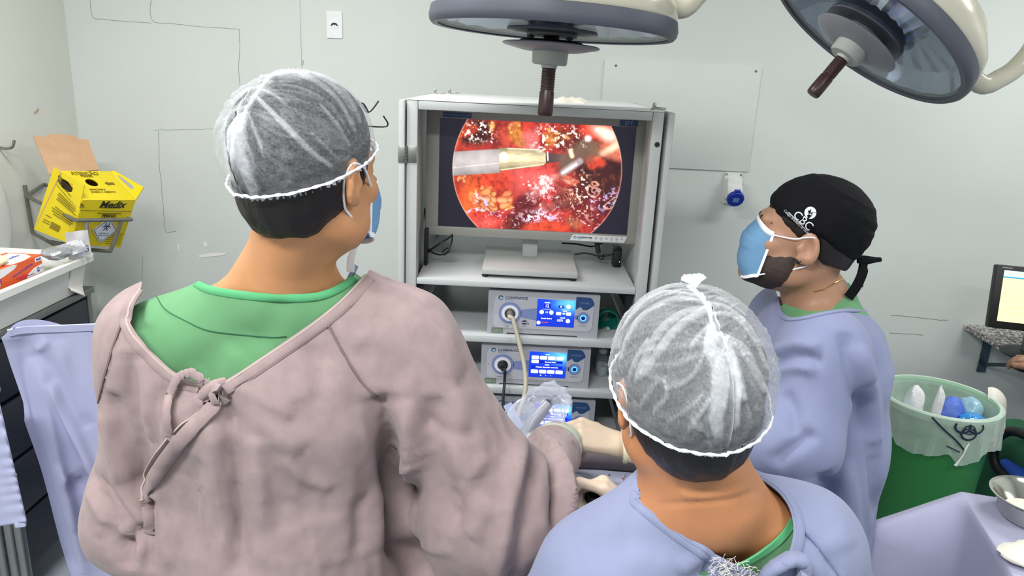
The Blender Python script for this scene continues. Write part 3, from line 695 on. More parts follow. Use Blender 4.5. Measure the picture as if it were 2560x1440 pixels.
# teal mask and dropper bottle on the shelves
q = at(1515, 800, 2.30)
t = thing('anaesthesia_mask', 'round teal plastic mask lying beside the upper console', 'mask', (q.x, q.y, SH[1]))
M_tl = mat('teal plastic', (22, 128, 112), rough=.3, trans=.25)
Mm = Matrix.Translation((q.x, q.y, SH[1] + .036)) @ Matrix.Rotation(math.radians(100), 4, 'X')
MB(Mm).lathe([(.034, .03), (.037, .032), (.037, .026), (.035, .008), (.026, -.012), (.010, -.018), (.008, -.018), (.024, -.010), (.033, .008), (.035, .028)], seg=40).build('cup', M_tl, t)
MB(Mm).lathe([(.034, .028), (.037, .031), (.038, .035), (.036, .037), (.033, .036), (.033, .03)], seg=40, closed=True).build('rim', mat('teal rim', (14, 104, 92), rough=.35), t)
MB(Matrix.Translation((q.x + .002, q.y - .026, SH[1] + .001))).tube([(0, 0, .002), (0, -.012, .004), (0, -.022, .0075)], .0065, seg=10).build('valve', mat('clear plastic bit', (210, 226, 222), rough=.2, trans=.6), t)
q = at(1503, 930, 2.30); q.z = SH[2]
t = thing('dropper_bottle', 'pale blue dropper bottle with white nozzle beside the middle console', 'bottle', q)
B = Matrix.Translation(q)
MB(B).lathe([(0, .001), (.020, .001), (.022, .004), (.022, .064), (.019, .072), (.013, .078), (.013, .082), (0, .082)], seg=32).build('body', mat('frosted bottle', (206, 220, 226), rough=.25, trans=.45), t)
MB(B).lathe([(0, .002), (.0205, .002), (.0208, .05), (0, .05)], seg=32).build('liquid', mat('pale blue liquid', (120, 176, 196), rough=.1, trans=.4), t)
MB(B).lathe([(.0135, .078), (.0145, .079), (.0145, .092), (.0075, .095), (.005, .112), (.0025, .122), (0, .122)], seg=28).build('nozzle', M_pl, t)
mb = MB(B)
for k in range(5):
    mb.box((-.008 + .002 * (k % 2), -.0228, .036 + k * .005), (.012 - .003 * (k % 3), -.0218, .038 + k * .005))
mb.build('label_print', M_grey, t, smooth=False)
# ------------------------------------------------------------------ operating lamps
def thin_glass(name, tint=(235, 240, 245), fac=.12, rough=.05):
    if name in MATS: return MATS[name]
    m = bpy.data.materials.new(name); m.use_nodes = True; nt = m.node_tree; nt.nodes.clear()
    out = nt.nodes.new('ShaderNodeOutputMaterial'); mx = nt.nodes.new('ShaderNodeMixShader'); tr = nt.nodes.new('ShaderNodeBsdfTransparent'); gl = nt.nodes.new('ShaderNodeBsdfGlossy')
    tr.inputs[0].default_value = lin(tint); gl.inputs['Roughness'].default_value = rough
    fr_ = nt.nodes.new('ShaderNodeLayerWeight'); fr_.inputs['Blend'].default_value = .25
    ad = nt.nodes.new('ShaderNodeMath'); ad.operation = 'MULTIPLY_ADD'; ad.inputs[1].default_value = .35; ad.inputs[2].default_value = fac
    nt.links.new(fr_.outputs['Fresnel'], ad.inputs[0]); nt.links.new(ad.outputs[0], mx.inputs[0])
    nt.links.new(tr.outputs[0], mx.inputs[1]); nt.links.new(gl.outputs[0], mx.inputs[2]); nt.links.new(mx.outputs[0], out.inputs[0])
    MATS[name] = m; return m
M_lampb = mat('lamp cream enamel', (196, 193, 176), rough=.22, coat=.4)
M_rim = mat('lamp grey rim', (78, 82, 94), rough=.5)
M_refl = mat('lamp reflector', (246, 245, 250), rough=.14, metal=1)
M_plateg = mat('lamp plate grey', (130, 131, 138), rough=.45)
M_hub = mat('lamp hub grey', (168, 170, 166), rough=.45)
M_hand = mat('maroon handle', (52, 26, 32), rough=.35)
M_dkm = mat('dark metal', (40, 40, 48), rough=.4, metal=.6)
M_lglass = thin_glass('lamp glass', fac=.04)
def lamp(name, label, c, n, R, arm):
    n = Vector(n).normalized(); c = Vector(c)
    x = Vector((1, 0, 0)); x = (x - n * x.dot(n)).normalized()
    F = fr(c, x, z=n)                            # local z points out of the glass
    t = thing(name, label, 'surgical lamp', c, 'operating lamps')
    MB(F).lathe([(R - .020, .002), (R - .006, .003), (R, -.004), (R + .002, -.016), (R - .002, -.038), (R - .012, -.042), (R - .014, -.01), (R - .020, -.004)], seg=96, closed=True).build('rim', M_rim, t, smooth=50)
    MB(F).lathe([(R - .010, -.036), (R - .002, -.046), (R - .010, -.078), (R - .05, -.13), (R - .12, -.165), (.06, -.18), (.045, -.2), (0, -.2)], seg=96).build('body', M_lampb, t, smooth=60)
    # faceted reflector dish inside
    mb = MB(F); NS = 40; rings = [(R - .026, -.012), (R - .07, -.05), (.13, -.072), (.10, -.03)]
    P = [[(r * math.cos(2 * math.pi * k / NS) , r * math.sin(2 * math.pi * k / NS), z - (.004 if k % 2 else 0)) for r, z in rings] for k in range(NS + 1)]
    mb.grid(P); bmesh.ops.remove_doubles(mb.bm, verts=mb.bm.verts, dist=.0005)
    mb.build('reflector', M_refl, t, smooth=False)
    MB(F).lathe([(.085, .0), (R - .02, .0), (R - .02, -.003), (.085, -.003)], seg=96, closed=True).build('glass', M_lglass, t)
    MB(F).lathe([(0, -.035), (.10, -.035), (.10, -.03), (.112, .001), (.112, .0035), (.062, .006), (.062, .012), (0, .012)], seg=64).build('upper_plate', mat('upper plate grey', (86, 88, 98), rough=.4), t)
    for k in range(3):
        a = 2 * math.pi * k / 3 + .7
        MB(F).cyl((.055 * math.cos(a), .055 * math.sin(a), .01), (.055 * math.cos(a), .055 * math.sin(a), .03), .005, seg=12).cyl((.055 * math.cos(a), .055 * math.sin(a), .014), (.055 * math.cos(a), .055 * math.sin(a), .018), .009, seg=12).build('spacer_post', M_dkm, t)
    mb = MB(F)
    mb.tube([(.018 * math.cos(k * .6), .018 * math.sin(k * .6), .011 + k * .0006) for k in range(34)], .003, seg=6); mb.build('focus_spring', M_dkm, t)
    MB(F).lathe([(0, .022), (.075, .022), (.078, .024), (.075, .0265), (0, .0265)], seg=56).build('lower_ring', M_dkm, t)
    MB(F).lathe([(0, .030), (.117, .030), (.121, .033), (.117, .036), (.07, .046), (.045, .047), (0, .047)], seg=72).build('cover_plate', M_plateg, t, smooth=25)
    MB(F).lathe([(.044, .045), (.0445, .05), (.0435, .074), (.040, .078), (.02, .079), (.019, .086), (0, .086)], seg=48).build('handle_hub', M_hub, t)
    pr = [(0, .082), (.0165, .082)]
    for k in range(9): pr += [(.0178, .086 + k * .006), (.0178, .0885 + k * .006), (.0165, .0895 + k * .006), (.0165, .0915 + k * .006)]
    pr += [(.0185, .145), (.0192, .185), (.0185, .197), (.016, .201), (0, .201)]
    MB(F).lathe(pr, seg=32).build('handle', M_hand, t)
    mb = MB(); mb.tube(arm, .026, seg=20, smooth_n=8); mb.build('arm', M_lampb, t)
    return t
c1 = at(1380.5, 79.3, 1.915)
l1 = lamp('operating_lamp', 'round operating lamp with maroon handle hanging level in front of the video tower', c1, (-.031, -.023, -.999), .30,
     [c1 + Vector((.24, .03, .10)), at(1700, 20, 1.93), at(1740, -10, 1.93), at(1770, -60, 1.93), Vector((.62, 1.9, 2.4)), Vector((.72, 1.9, 2.62))])
c2 = Vector((.9, 2.085, 1.929))
l2 = lamp('operating_lamp', 'round operating lamp tilted steeply above the black capped surgeon', c2, (-.575, -.05, -.816), .30,
     [c2 + Vector((.27, .03, -.05)), at(2450, 210, 2.12), at(2500, 196, 2.13), at(2545, 165, 2.14), at(2590, 105, 2.14), at(2610, 0, 2.12), Vector((1.25, 2.0, 2.35)), Vector((1.0, 1.95, 2.62))])
t = thing('lamp_mount', 'cream column under the ceiling that carries both operating lamps', 'lamp mount', (.85, 1.93, CEIL))
MB(Matrix.Translation((.85, 1.93, 0))).lathe([(0, CEIL - .36), (.05, CEIL - .36), (.05, CEIL - .03), (.14, CEIL - .02), (.14, CEIL - .001), (0, CEIL - .001)], seg=40).build('column', M_lampb, t)
for x0 in (.72, 1.0): MB().tube([(x0, 1.92, 2.60), (x0, 1.92, 2.64), ((x0 + .85) / 2, 1.925, 2.66), (.85, 1.93, 2.66)], .028, seg=16, smooth_n=5).build('swivel_arm', M_lampb, t)
# ------------------------------------------------------------------ sharps box in its wall bracket
M_yel = mat('yellow card', (226, 204, 20), rough=.55, var=(8, .04)); M_brn = mat('brown card', (196, 158, 124), rough=.8, var=(20, .05), bump=(90, .1))
M_ink = mat('print black', (40, 38, 22), rough=.7); M_ink2 = mat('print olive', (120, 106, 18), rough=.7); M_hole = mat('card inside', (50, 36, 22), rough=.9)
M_brk = mat('grey bracket steel', (128, 128, 120), rough=.45, metal=.5, var=(30, .12))
def slab(mb, q, th):                      # thin panel from 4 or more planar corners
    q = [Vector(p) for p in q]; n = (q[1] - q[0]).cross(q[-1] - q[0]).normalized()
    a = [mb.bm.verts.new(p) for p in q]; b = [mb.bm.verts.new(p - n * th) for p in q]; k = len(q)
    for i in range(k):
        j = (i + 1) % k; mb.bm.faces.new((a[i], a[j], b[j], b[i]))
    mb.bm.faces.new(a[::-1]); mb.bm.faces.new(b); return mb
A = at(206, 501, 2.70); B = at(339, 501, 2.919); D = at(274.4, 429, 2.985); C_ = at(152, 428, 2.772); F_ = at(301, 619, 2.93); G_ = at(84.4, 573, 2.78); E_ = at(178, 611, 2.711)
H_ = F_ + G_ - E_
sb = thing('sharps_box', 'yellow cardboard sharps box with open brown lid leaning out of its wall bracket', 'sharps box', (A + H_) / 2)
def bilq(q, u, v): return (q[0] * (1 - u) + q[1] * u) * (1 - v) + (q[3] * (1 - u) + q[2] * u) * v
def holed(name, q, hole, th, m, parent, nh=24):     # panel with one hole: hole is list of uv
    mb = MB(); n = (q[1] - q[0]).cross(q[3] - q[0]).normalized()
    k = len(hole); cu = sum(h[0] for h in hole) / k; cv = sum(h[1] for h in hole) / k
    out = []
    for hu, hv in hole:                              # cast to the border of the square
        du, dv = hu - cu, hv - cv
        s = min([(1 - cu) / du if du > 1e-9 else (-cu / du if du < -1e-9 else 1e9), (1 - cv) / dv if dv > 1e-9 else (-cv / dv if dv < -1e-9 else 1e9)])
        out.append((cu + du * s, cv + dv * s))
    for cr in ((0, 0), (1, 0), (1, 1), (0, 1)):      # snap nearest border points to the corners
        i = min(range(k), key=lambda i: (out[i][0] - cr[0]) ** 2 + (out[i][1] - cr[1]) ** 2); out[i] = cr
    rings = []
    for off in (0, -th):
        rings.append([mb.bm.verts.new(bilq(q, *p) + n * off) for p in out]); rings.append([mb.bm.verts.new(bilq(q, *p) + n * off) for p in hole])
    o0, h0, o1, h1 = rings
    for i in range(k):
        j = (i + 1) % k
        for a, b in ((o0, h0), (h0, h1), (h1, o1), (o1, o0)): mb.bm.faces.new((a[i], a[j], b[j], b[i]))
    return mb.build(name, m, parent, smooth=False)
slab(MB(), [E_, F_, B, A], .004).build('front_panel', M_yel, sb, smooth=False)
PK, PF = at(134.4, 418, 2.80), at(211, 462, 2.695)
holed('side_panel', [G_, E_, PF, PK], [(.34, .80), (.30, .885), (.36, .915), (.66, .91), (.70, .88), (.70, .80), (.64, .775), (.40, .775)], .004, M_yel, sb)
slab(MB(), [F_, H_, D, B], .004).build('side_panel', M_yel, sb, smooth=False)
slab(MB(), [H_, G_, C_, D], .004).build('back_panel', M_brn, sb, smooth=False)
slab(MB(), [G_, H_, F_, E_], .004).build('bottom_panel', M_yel, sb, smooth=False)
lidq = [A, B, D, C_]
ln = (B - A).cross(C_ - A).normalized()
holed('top_panel', [p + ln * .002 for p in lidq], [(.42 + .115 * math.cos(2 * math.pi * k / 24), .60 + .13 * math.sin(2 * math.pi * k / 24)) for k in range(24)], .004, M_yel, sb)
rf = [at(339, 499, 2.915), at(359, 468, 2.93), at(286, 427, 3.0), at(276, 428, 2.99)]
holed('side_flap', rf, [(.30, .30), (.30, .70), (.42, .80), (.58, .80), (.66, .70), (.66, .30), (.58, .22), (.42, .22)], .004, M_yel, sb)
fl = [at(124, 436, 2.79), at(248, 424, 3.0), at(220, 349, 3.10), at(83, 339, 2.93)]
slab(MB(), fl, .005).build('open_lid', M_brn, sb, smooth=False, label='brown inner side of the open lid')
tb = [bilq(fl, .28, .99), bilq(fl, .80, .99), bilq(fl, .80, 1.06), bilq(fl, .76, 1.10), bilq(fl, .31, 1.10), bilq(fl, .28, 1.05)]
slab(MB(), tb, .005).build('lid_tab', M_brn, sb, smooth=False)
def qframe(q, u, v, off=.0012):
    o = bilq(q, u, v); dx = (bilq(q, min(1, u + .05), v) - bilq(q, u - .05, v)).normalized(); dy = (bilq(q, u, v + .05) - bilq(q, u, v - .05)).normalized()
    z = dx.cross(dy).normalized(); return fr(o + z * off, dx, z=z)
FQ = [E_, F_, B, A]; LQ = [G_, E_, A, C_]; TQ = [p + ln * .002 for p in lidq]
text('ATENÇÃO', .026, qframe(TQ, .42, .90), M_ink2, sb, bold=.0006); text('PERIGO', .016, qframe(TQ, .42, .81), M_ink2, sb, bold=.0004)
text('MANTENHA', .013, qframe(TQ, .42, .35), M_ink2, sb, bold=.0003); text('SOBRE O ASSENTO', .013, qframe(TQ, .50, .265), M_ink2, sb, bold=.0003)
MB(qframe(TQ, .76, .56)).prism([(-.024, 0), (-.008, .013), (-.008, .006), (.02, .006), (.02, -.006), (-.008, -.006), (-.008, -.013)], .0006).build('printed_arrow', M_ink2, sb, smooth=False)
text('Medix', .040, qframe(FQ, .57, .905), M_ink, sb, shear=.25, bold=.001, sx=1.15); MB(qframe(FQ, .56, .845)).box((-.042, -.0015, 0), (.042, .0015, .0005)).build('printed_rule', M_ink, sb, smooth=False)
mb = MB()
for k in range(24): mb.box((-.003, -.001, 0), (.003, .001, .0005), M=qframe(FQ, .03 + k * .0405, .775))
for k in range(18): mb.box((-.003, -.001, 0), (.003, .001, .0005), M=qframe(LQ, .08 + k * .052, .80 - k * .002))
mb.build('printed_dashes', M_ink, sb, smooth=False); mb = MB()
text('PERIGO', .019, qframe(FQ, .56, .665), M_ink, sb, shear=.2, bold=.0004)
MB(qframe(FQ, .56, .725)).box((-.055, -.0018, 0), (.055, .0018, .0005)).build('printed_rule', M_ink2, sb, smooth=False)
text('COLETOR DE MATERIAIS', .0165, qframe(LQ, .56, .92), M_ink, sb, bold=.0004); text('PERFUROCORTANTES', .0165, qframe(LQ, .54, .865), M_ink, sb, bold=.0004)
for k, (u, v, w) in enumerate(((.55, .73, .11), (.56, .695, .12), (.55, .66, .10), (.58, .625, .12), (.57, .50, .10), (.55, .46, .12), (.57, .42, .12), (.58, .38, .10), (.48, .24, .05), (.48, .215, .05), (.48, .19, .05), (.48, .165, .05), (.48, .14, .05), (.22, .30, .03), (.22, .22, .035), (.22, .18, .035))):
    MB(qframe(LQ, u, v)).box((-w / 2, -.0016, 0), (w / 2, .0016, .0004)).build('printed_line', M_ink2, sb, smooth=False)
dq = qframe(FQ, .56, .36, .003)
MB(dq).prism([(-.058, 0), (0, .058), (.058, 0), (0, -.058)], .0008).build('hazard_sticker', mat('sticker white', (224, 228, 238), rough=.5), sb, smooth=False)
Dk = dq @ Matrix.Translation((0, 0, .0009))
mb = MB(Dk)
for a, b in (((-.052, 0), (0, .052)), ((0, .052), (.052, 0)), ((.052, 0), (0, -.052)), ((0, -.052), (-.052, 0))):
    d = Vector((b[0] - a[0], b[1] - a[1])).normalized() * .001; nn = Vector((-d.y, d.x)); mb.prism([(a[0] + nn.x, a[1] + nn.y), (a[0] - nn.x, a[1] - nn.y), (b[0] - nn.x, b[1] - nn.y), (b[0] + nn.x, b[1] + nn.y)], .0004)
mb.build('sticker_border', M_navy, sb, smooth=False)
def biohazard(M, s, m, parent, name='biohazard_symbol'):
    mb = MB(M)
    for k in range(3):
        a = math.radians(90 + 120 * k); cx, cy = .55 * s * math.cos(a), .55 * s * math.sin(a); d = math.degrees(a)
        annulus(mb, cx, cy, .36 * s, .50 * s, .0004, n=26, a0=d + 35, a1=d + 325)
    annulus(mb, 0, 0, .42 * s, .52 * s, .0005, n=24); annulus(mb, 0, 0, .10 * s, .2 * s, .0005, n=16)
    mb.build(name, m, parent, smooth=False)
biohazard(Dk @ Matrix.Translation((0, .016, 0)), .02, M_navy, sb)
text('SUBSTÂNCIA', .008, Dk @ Matrix.Translation((0, -.014, 0)), M_navy, sb); text('INFECTANTE', .008, Dk @ Matrix.Translation((0, -.023, 0)), M_navy, sb); text('6', .011, Dk @ Matrix.Translation((0, -.041, 0)), M_navy, sb)
for k in range(6): MB(qframe(FQ, .80, .30 - k * .045)).box((-.036, -.0008, 0), (.036, .0008, .0004)).build('printed_line', M_ink2, sb, smooth=False)
# bracket
br = thing('sharps_bracket', 'grey steel wall bracket holding the yellow sharps box', 'bracket', atx(70, 490, X0))
def bar(mb, pts, w=.016, th=.003):
    for a, b in zip(pts, pts[1:]): mb.cyl(a, b, .0075, seg=8)
    return mb
W0 = atx(66, 490, X0 + .008)
fl_ = at(190, 551, 2.672); frr = at(329, 549, 2.90); Wb = Vector((X0 + .008, 3.14, W0.z + .03))
bar(MB(), [W0, fl_]).build('side_bar', M_brk, br); bar(MB(), [fl_, frr]).build('front_bar', M_brk, br); bar(MB(), [frr, Wb]).build('side_bar', M_brk, br); bar(MB(), [W0, Wb]).build('wall_bar', M_brk, br)
bar(MB(), [W0 + Vector((0, 0, .045)), W0, atx(82, 582, X0 + .012)]).build('upright', M_brk, br)
bt = [at(219, 622, 2.70), at(276, 628, 2.84)]
lo = (at(82, 582, 2.95))
bar(MB(), [at(216, 551, 2.715), bt[0]]).build('upright', M_brk, br); bar(MB(), [at(305, 550, 2.858), bt[1]]).build('upright', M_brk, br)
bar(MB(), [bt[1], at(150, 620, 2.95), atx(82, 582, X0 + .012)]).build('bottom_bar', M_brk, br); bar(MB(), [bt[0], at(120, 603, 2.84), atx(82, 582, X0 + .012)]).build('bottom_bar', M_brk, br)
# hook and hanging bag at the left edge
q = atx(-4, 368, X0)
h = MB().tube([q, q + Vector((.03, 0, -.004)), q + Vector((.055, .0, .004)), q + Vector((.066, 0, .03))], .0055, seg=12, smooth_n=5).build('wall_hook', M_steel, loc=q)
tag(h, 'bent steel hook on the cream wall at the left edge', 'hook')
M_bag = mat('milky plastic', (226, 230, 232), rough=.3, alpha=.55)
q = atx(-30, 560, X0 + .03)
V_ = []
for i in range(17):
    row = []
    for k in range(25):
        a = 2 * math.pi * k / 24; tt = i / 16
        r = .10 * math.sin(math.pi * min(1, tt * .9 + .1)) ** .5 * (1 + .12 * float(vnoise(np.array([3 * math.cos(a) + 5, 3 * math.sin(a) + 5, tt * 5]))))
        row.append((q.x + .028 + .028 * math.cos(a), q.y + r * .8 * math.sin(a), q.z + .17 - tt * .33))
    V_.append(row)
o = MB().grid(V_).build('suction_bag', M_bag, loc=q); tag(o, 'milky plastic bag hanging on the cream wall beside the sharps box', 'bag')

# ------------------------------------------------------------------ cart with plastic bin
cz = at(235, 715, 2.6).z; cx1 = at(235, 715, 2.6).x
M_cart = mat('worn steel', (120, 122, 122), rough=.35, metal=.7, var=(14, .2)); M_cartp = mat('dark cart panel', (20, 24, 36), rough=.5)
ct = thing('steel_cart', 'worn steel cart with a dark drawer front under the plastic bin', 'cart', (-1.76, 2.15, 0))
MB().box((-1.99, 1.65, cz - .024), (cx1, 2.6, cz), .003).build('top', M_cart, ct)
for x_ in (-1.98, cx1 - .03):
    for y_ in (1.67, 2.56): MB().box((x_, y_, .06), (x_ + .025, y_ + .025, cz - .02), .002).build('leg', M_cart, ct)
for k in range(4):
    zz = cz - .034 - k * .2
    MB().box((-1.95, 1.70, zz - .185), (cx1 - .004, 2.55, zz), .004).build('drawer', M_cartp, ct)
for x_ in (-1.97, cx1 - .018):
    for y_ in (1.68, 2.57): MB().cyl((x_ - .01, y_, .035), (x_ + .01, y_, .035), .035, seg=20).build('castor', M_blk, ct)
bn = thing('plastic_bin', 'milky white plastic bin standing on the steel cart', 'bin', (-1.76, 2.2, cz))
M_bin = mat('milky bin plastic', (226, 226, 222), rough=.35, var=(3, .04), spec=.4)
bx0, bx1, by0, by1, bz = -1.985, at(243, 630, 2.60).x, 1.72, 2.60, at(240, 632, 2.6).z
def ringrect(ins, z, r): return [(x, y, z) for x, y in rrect(bx0 + ins, by0 + ins, bx1 - ins, by1 - ins, r, 6)]
L = [ringrect(.036, cz + .002, .03), ringrect(.020, bz - .03, .03), ringrect(.018, bz - .022, .03), ringrect(.0, bz - .022, .035), ringrect(.0, bz, .035), ringrect(.006, bz + .004, .035), ringrect(.024, bz, .03), ringrect(.042, cz + .006, .03)]
mb = MB(); VV = [[mb.bm.verts.new(p) for p in row] for row in L]
for a, b in zip(VV, VV[1:]):
    for i in range(len(a)):
        j = (i + 1) % len(a); mb.bm.faces.new((a[i], a[j], b[j], b[i]))
mb.bm.faces.new(VV[0][::-1]); mb.bm.faces.new(VV[-1]); mb.build('tub', M_bin, bn, smooth=40)
for k in range(9): MB().box((bx0 + .0195, by0 + .1 + k * .085, bz - .055), (bx0 + .0235, by0 + .106 + k * .085, bz - .012), .001).build('rib', M_bin, bn)
tp = [at(190, 665, 2.555) + Vector((.004, 0, 0)), at(192, 690, 2.555) + Vector((.002, 0, 0)), at(192, 712, 2.55) + Vector((.012, 0, 0)), at(186, 722, 2.54) + Vector((.012, 0, 0))]
o = MB().ribbon(spline([Vector((bx1 - .017, 2.50, bz - .03)), Vector((bx1 - .024, 2.50, (bz + cz) / 2)), Vector((bx1 - .030, 2.495, cz + .025)), Vector((bx1 - .016, 2.485, cz + .006))], 5), [Vector((1, 0, .1))] * 16, .085, .002).build('tape_strip', mat('paper tape', (236, 232, 226), rough=.8, bump=(40, .4)), bn)
# pile of sealed packs filling the bin, then the glove box and loose packets on top
o = MB()
P = []
for i in range(21):
    row = []
    for j in range(31):
        u_, v_ = i / 20, j / 30
        row.append((bx0 + .045 + u_ * (bx1 - bx0 - .09), by0 + .045 + v_ * (by1 - by0 - .09), bz - .045 + .03 * float(fbm(np.array([u_ * 4, v_ * 9, 2.])))))
    P.append(row)
o.grid(P); o = o.build('packet_fill', mat('clear packets', (196, 198, 198), rough=.25, var=(22, .25), bump=(30, .6, .01)), loc=(-1.76, 2.2, cz)); tag(o, 'loose clear sterile packs filling the milky bin', 'packets', kind='stuff')
gb0 = at(111, 663, 2.36)
gx1, gz0, gy1 = gb0.x - .006, bz - .012, 2.36
gl = thing('glove_box', 'orange and white glove box lying in the plastic bin', 'glove box', (gx1 - .06, gy1 - .12, gz0))
GH, GD, GL = .062, .118, .25
MB().box((gx1 - GD, gy1 - GL, gz0), (gx1, gy1, gz0 + GH), .0015).build('carton', mat('glove orange', (226, 92, 40), rough=.45), gl, smooth=False)
Fg = fr((gx1, gy1 - GL, gz0), (0, 1, 0), z=(1, 0, 0)); Ft = fr((gx1, gy1 - GL, gz0 + GH), (0, 1, 0), z=(0, 0, 1))
M_gw = mat('glove white', (234, 234, 238), rough=.45); M_gp = mat('glove purple', (120, 70, 150), rough=.5); M_gr = mat('glove red', (210, 60, 66), rough=.5); M_gb = mat('glove blue', (44, 60, 160), rough=.5)
MB(Fg).prism([(0, .061), (.11, .061), (.128, .057), (.112, .047), (.06, .036), (0, .030)], .0006).build('printed_panel', M_gw, gl, smooth=False)
MB(Fg).prism([(.16, .003), (.25, .003), (.25, .031), (.225, .028), (.205, .026), (.17, .012)], .0006).build('printed_panel', M_gw, gl, smooth=False)
MB(Fg).prism([(.155, .003), (.162, .003), (.172, .013), (.15, .020), (.11, .016)], .0008).build('printed_panel', M_gr, gl, smooth=False)
MB(Ft).prism([(.11, .004), (.16, .0), (.215, .012), (.238, .04), (.24, .10), (.12, .10), (.095, .04)], .0006).build('printed_panel', M_gw, gl, smooth=False)
MB(Ft).prism(circ2(.075, .055, .035, 24, .02), .001).build('opening', M_hole, gl, smooth=False)
MB(Fg).prism(rrect(.215, .043, .247, .057, .001), .0009).build('printed_label', M_gw, gl, smooth=False); text('Medix', .010, Fg @ Matrix.Translation((.231, .050, .001)), M_gb, gl, shear=.2, bold=.0003)
MB(Fg).prism(rrect(.219, .010, .231, .024, .001), .0009).build('printed_label', M_gb, gl, smooth=False); text('M', .010, Fg @ Matrix.Translation((.225, .017, .001)), M_gw, gl, bold=.0003)
text('100', .009, Fg @ Matrix.Translation((.2405, .018, .0008)), M_grey, gl)
text('Medix', .026, Ft @ Matrix.Translation((.185, .055, .0008)), M_gb, gl, shear=.3, bold=.0005)
text('luvas de procedimento', .011, Fg @ Matrix.Translation((.15, .034, .0009)) @ Matrix.Rotation(math.radians(10), 4, 'Z'), M_gp, gl, bold=.0002)
text('não cirúrgico', .007, Fg @ Matrix.Translation((.185, .010, .0009)), M_gp, gl)
annm = MB(Fg); annulus(annm, .03, .022, .013, .0175, .0009, a0=-20, a1=200); annm.build('printed_emblem', M_gp, gl, smooth=False)
MB(Fg).prism(circ2(.03, .018, .010, 18, .013), .0009).build('printed_emblem', M_gw, gl, smooth=False)
def crumple(name, label, cat, c, s, m, seed, flat=.5, group=None, seg=26):
    V0 = []
    for i in range(seg // 2 + 1):
        row = []
        for k in range(seg + 1):
            th = math.pi * i / (seg // 2); ph = 2 * math.pi * k / seg
            d = Vector((math.sin(th) * math.cos(ph), math.sin(th) * math.sin(ph), math.cos(th)))
            r = .7 + .6 * float(fbm(np.array([d.x * 1.8 + seed, d.y * 1.8 + 9, d.z * 1.8 + seed * 2]), 4))
            row.append((c[0] + d.x * r * s[0], c[1] + d.y * r * s[1], c[2] + d.z * r * s[2]))
        V0.append(row)
    mb = MB().grid(V0); bmesh.ops.remove_doubles(mb.bm, verts=mb.bm.verts, dist=1e-5)
    o = mb.build(name, m, loc=(c[0], c[1], c[2] - s[2])); tag(o, label, cat, group); return o
M_foil = mat('foil pack', (176, 180, 184), rough=.28, metal=.6, bump=(40, .7, .01)); M_latex = mat('cream latex', (226, 216, 184), rough=.55, bump=(40, .3))
crumple('latex_glove', 'cream latex glove pulled out of the orange glove box', 'glove', (gx1 - .055, gy1 - .175, gz0 + GH + .012), (.045, .06, .018), M_latex, 3)
crumple('foil_packet', 'crumpled silver packet in the bin beyond the glove box', 'packet', at(150, 632, 2.44) + Vector((-.01, 0, .0)), (.045, .05, .022), M_foil, 5)
q = at(196, 612, 2.5)
t = thing('paper_packet', 'white paper packet standing up in the far corner of the bin', 'packet', q - Vector((0, 0, .05)))
Pk = fr(q, Vector((.75, .66, .05)), y=(.05, -.1, 1))
P = [[Pk @ Vector((-.036 + .072 * i / 8, -.05 + .10 * j / 8, .006 * math.sin(i * .9) * math.sin(j * .7 + 1))) for j in range(9)] for i in range(9)]
mb = MB().grid(P); bmesh.ops.solidify(mb.bm, geom=list(mb.bm.faces), thickness=.002); mb.build('pouch', mat('paper pouch', (236, 236, 240), rough=.6), t)
text('GS', .022, Pk @ Matrix.Translation((.022, -.015, .008)) @ Matrix.Rotation(math.radians(90), 4, 'Z'), M_navy, t)
MB(Pk).prism(rrect(-.012, -.04, .010, .02, .003), .010, h0=.003).build('printed_window', mat('pouch window', (206, 210, 226), rough=.4), t)
q = at(160, 628, 2.46) + Vector((.03, 0, .01))
Pk = fr(q, Vector((.7, .7, .25)), y=(-.3, .1, .9))
P = [[Pk @ Vector((-.04 + .08 * i / 8, -.02 + .045 * j / 6, .008 * math.sin(i * .8 + j) )) for j in range(7)] for i in range(9)]
mb = MB().grid(P); bmesh.ops.solidify(mb.bm, geom=list(mb.bm.faces), thickness=.003); o = mb.build('paper_packet', mat('paper pouch', (236, 236, 240)), loc=q); tag(o, 'torn white paper packet leaning on the silver one in the bin', 'packet')
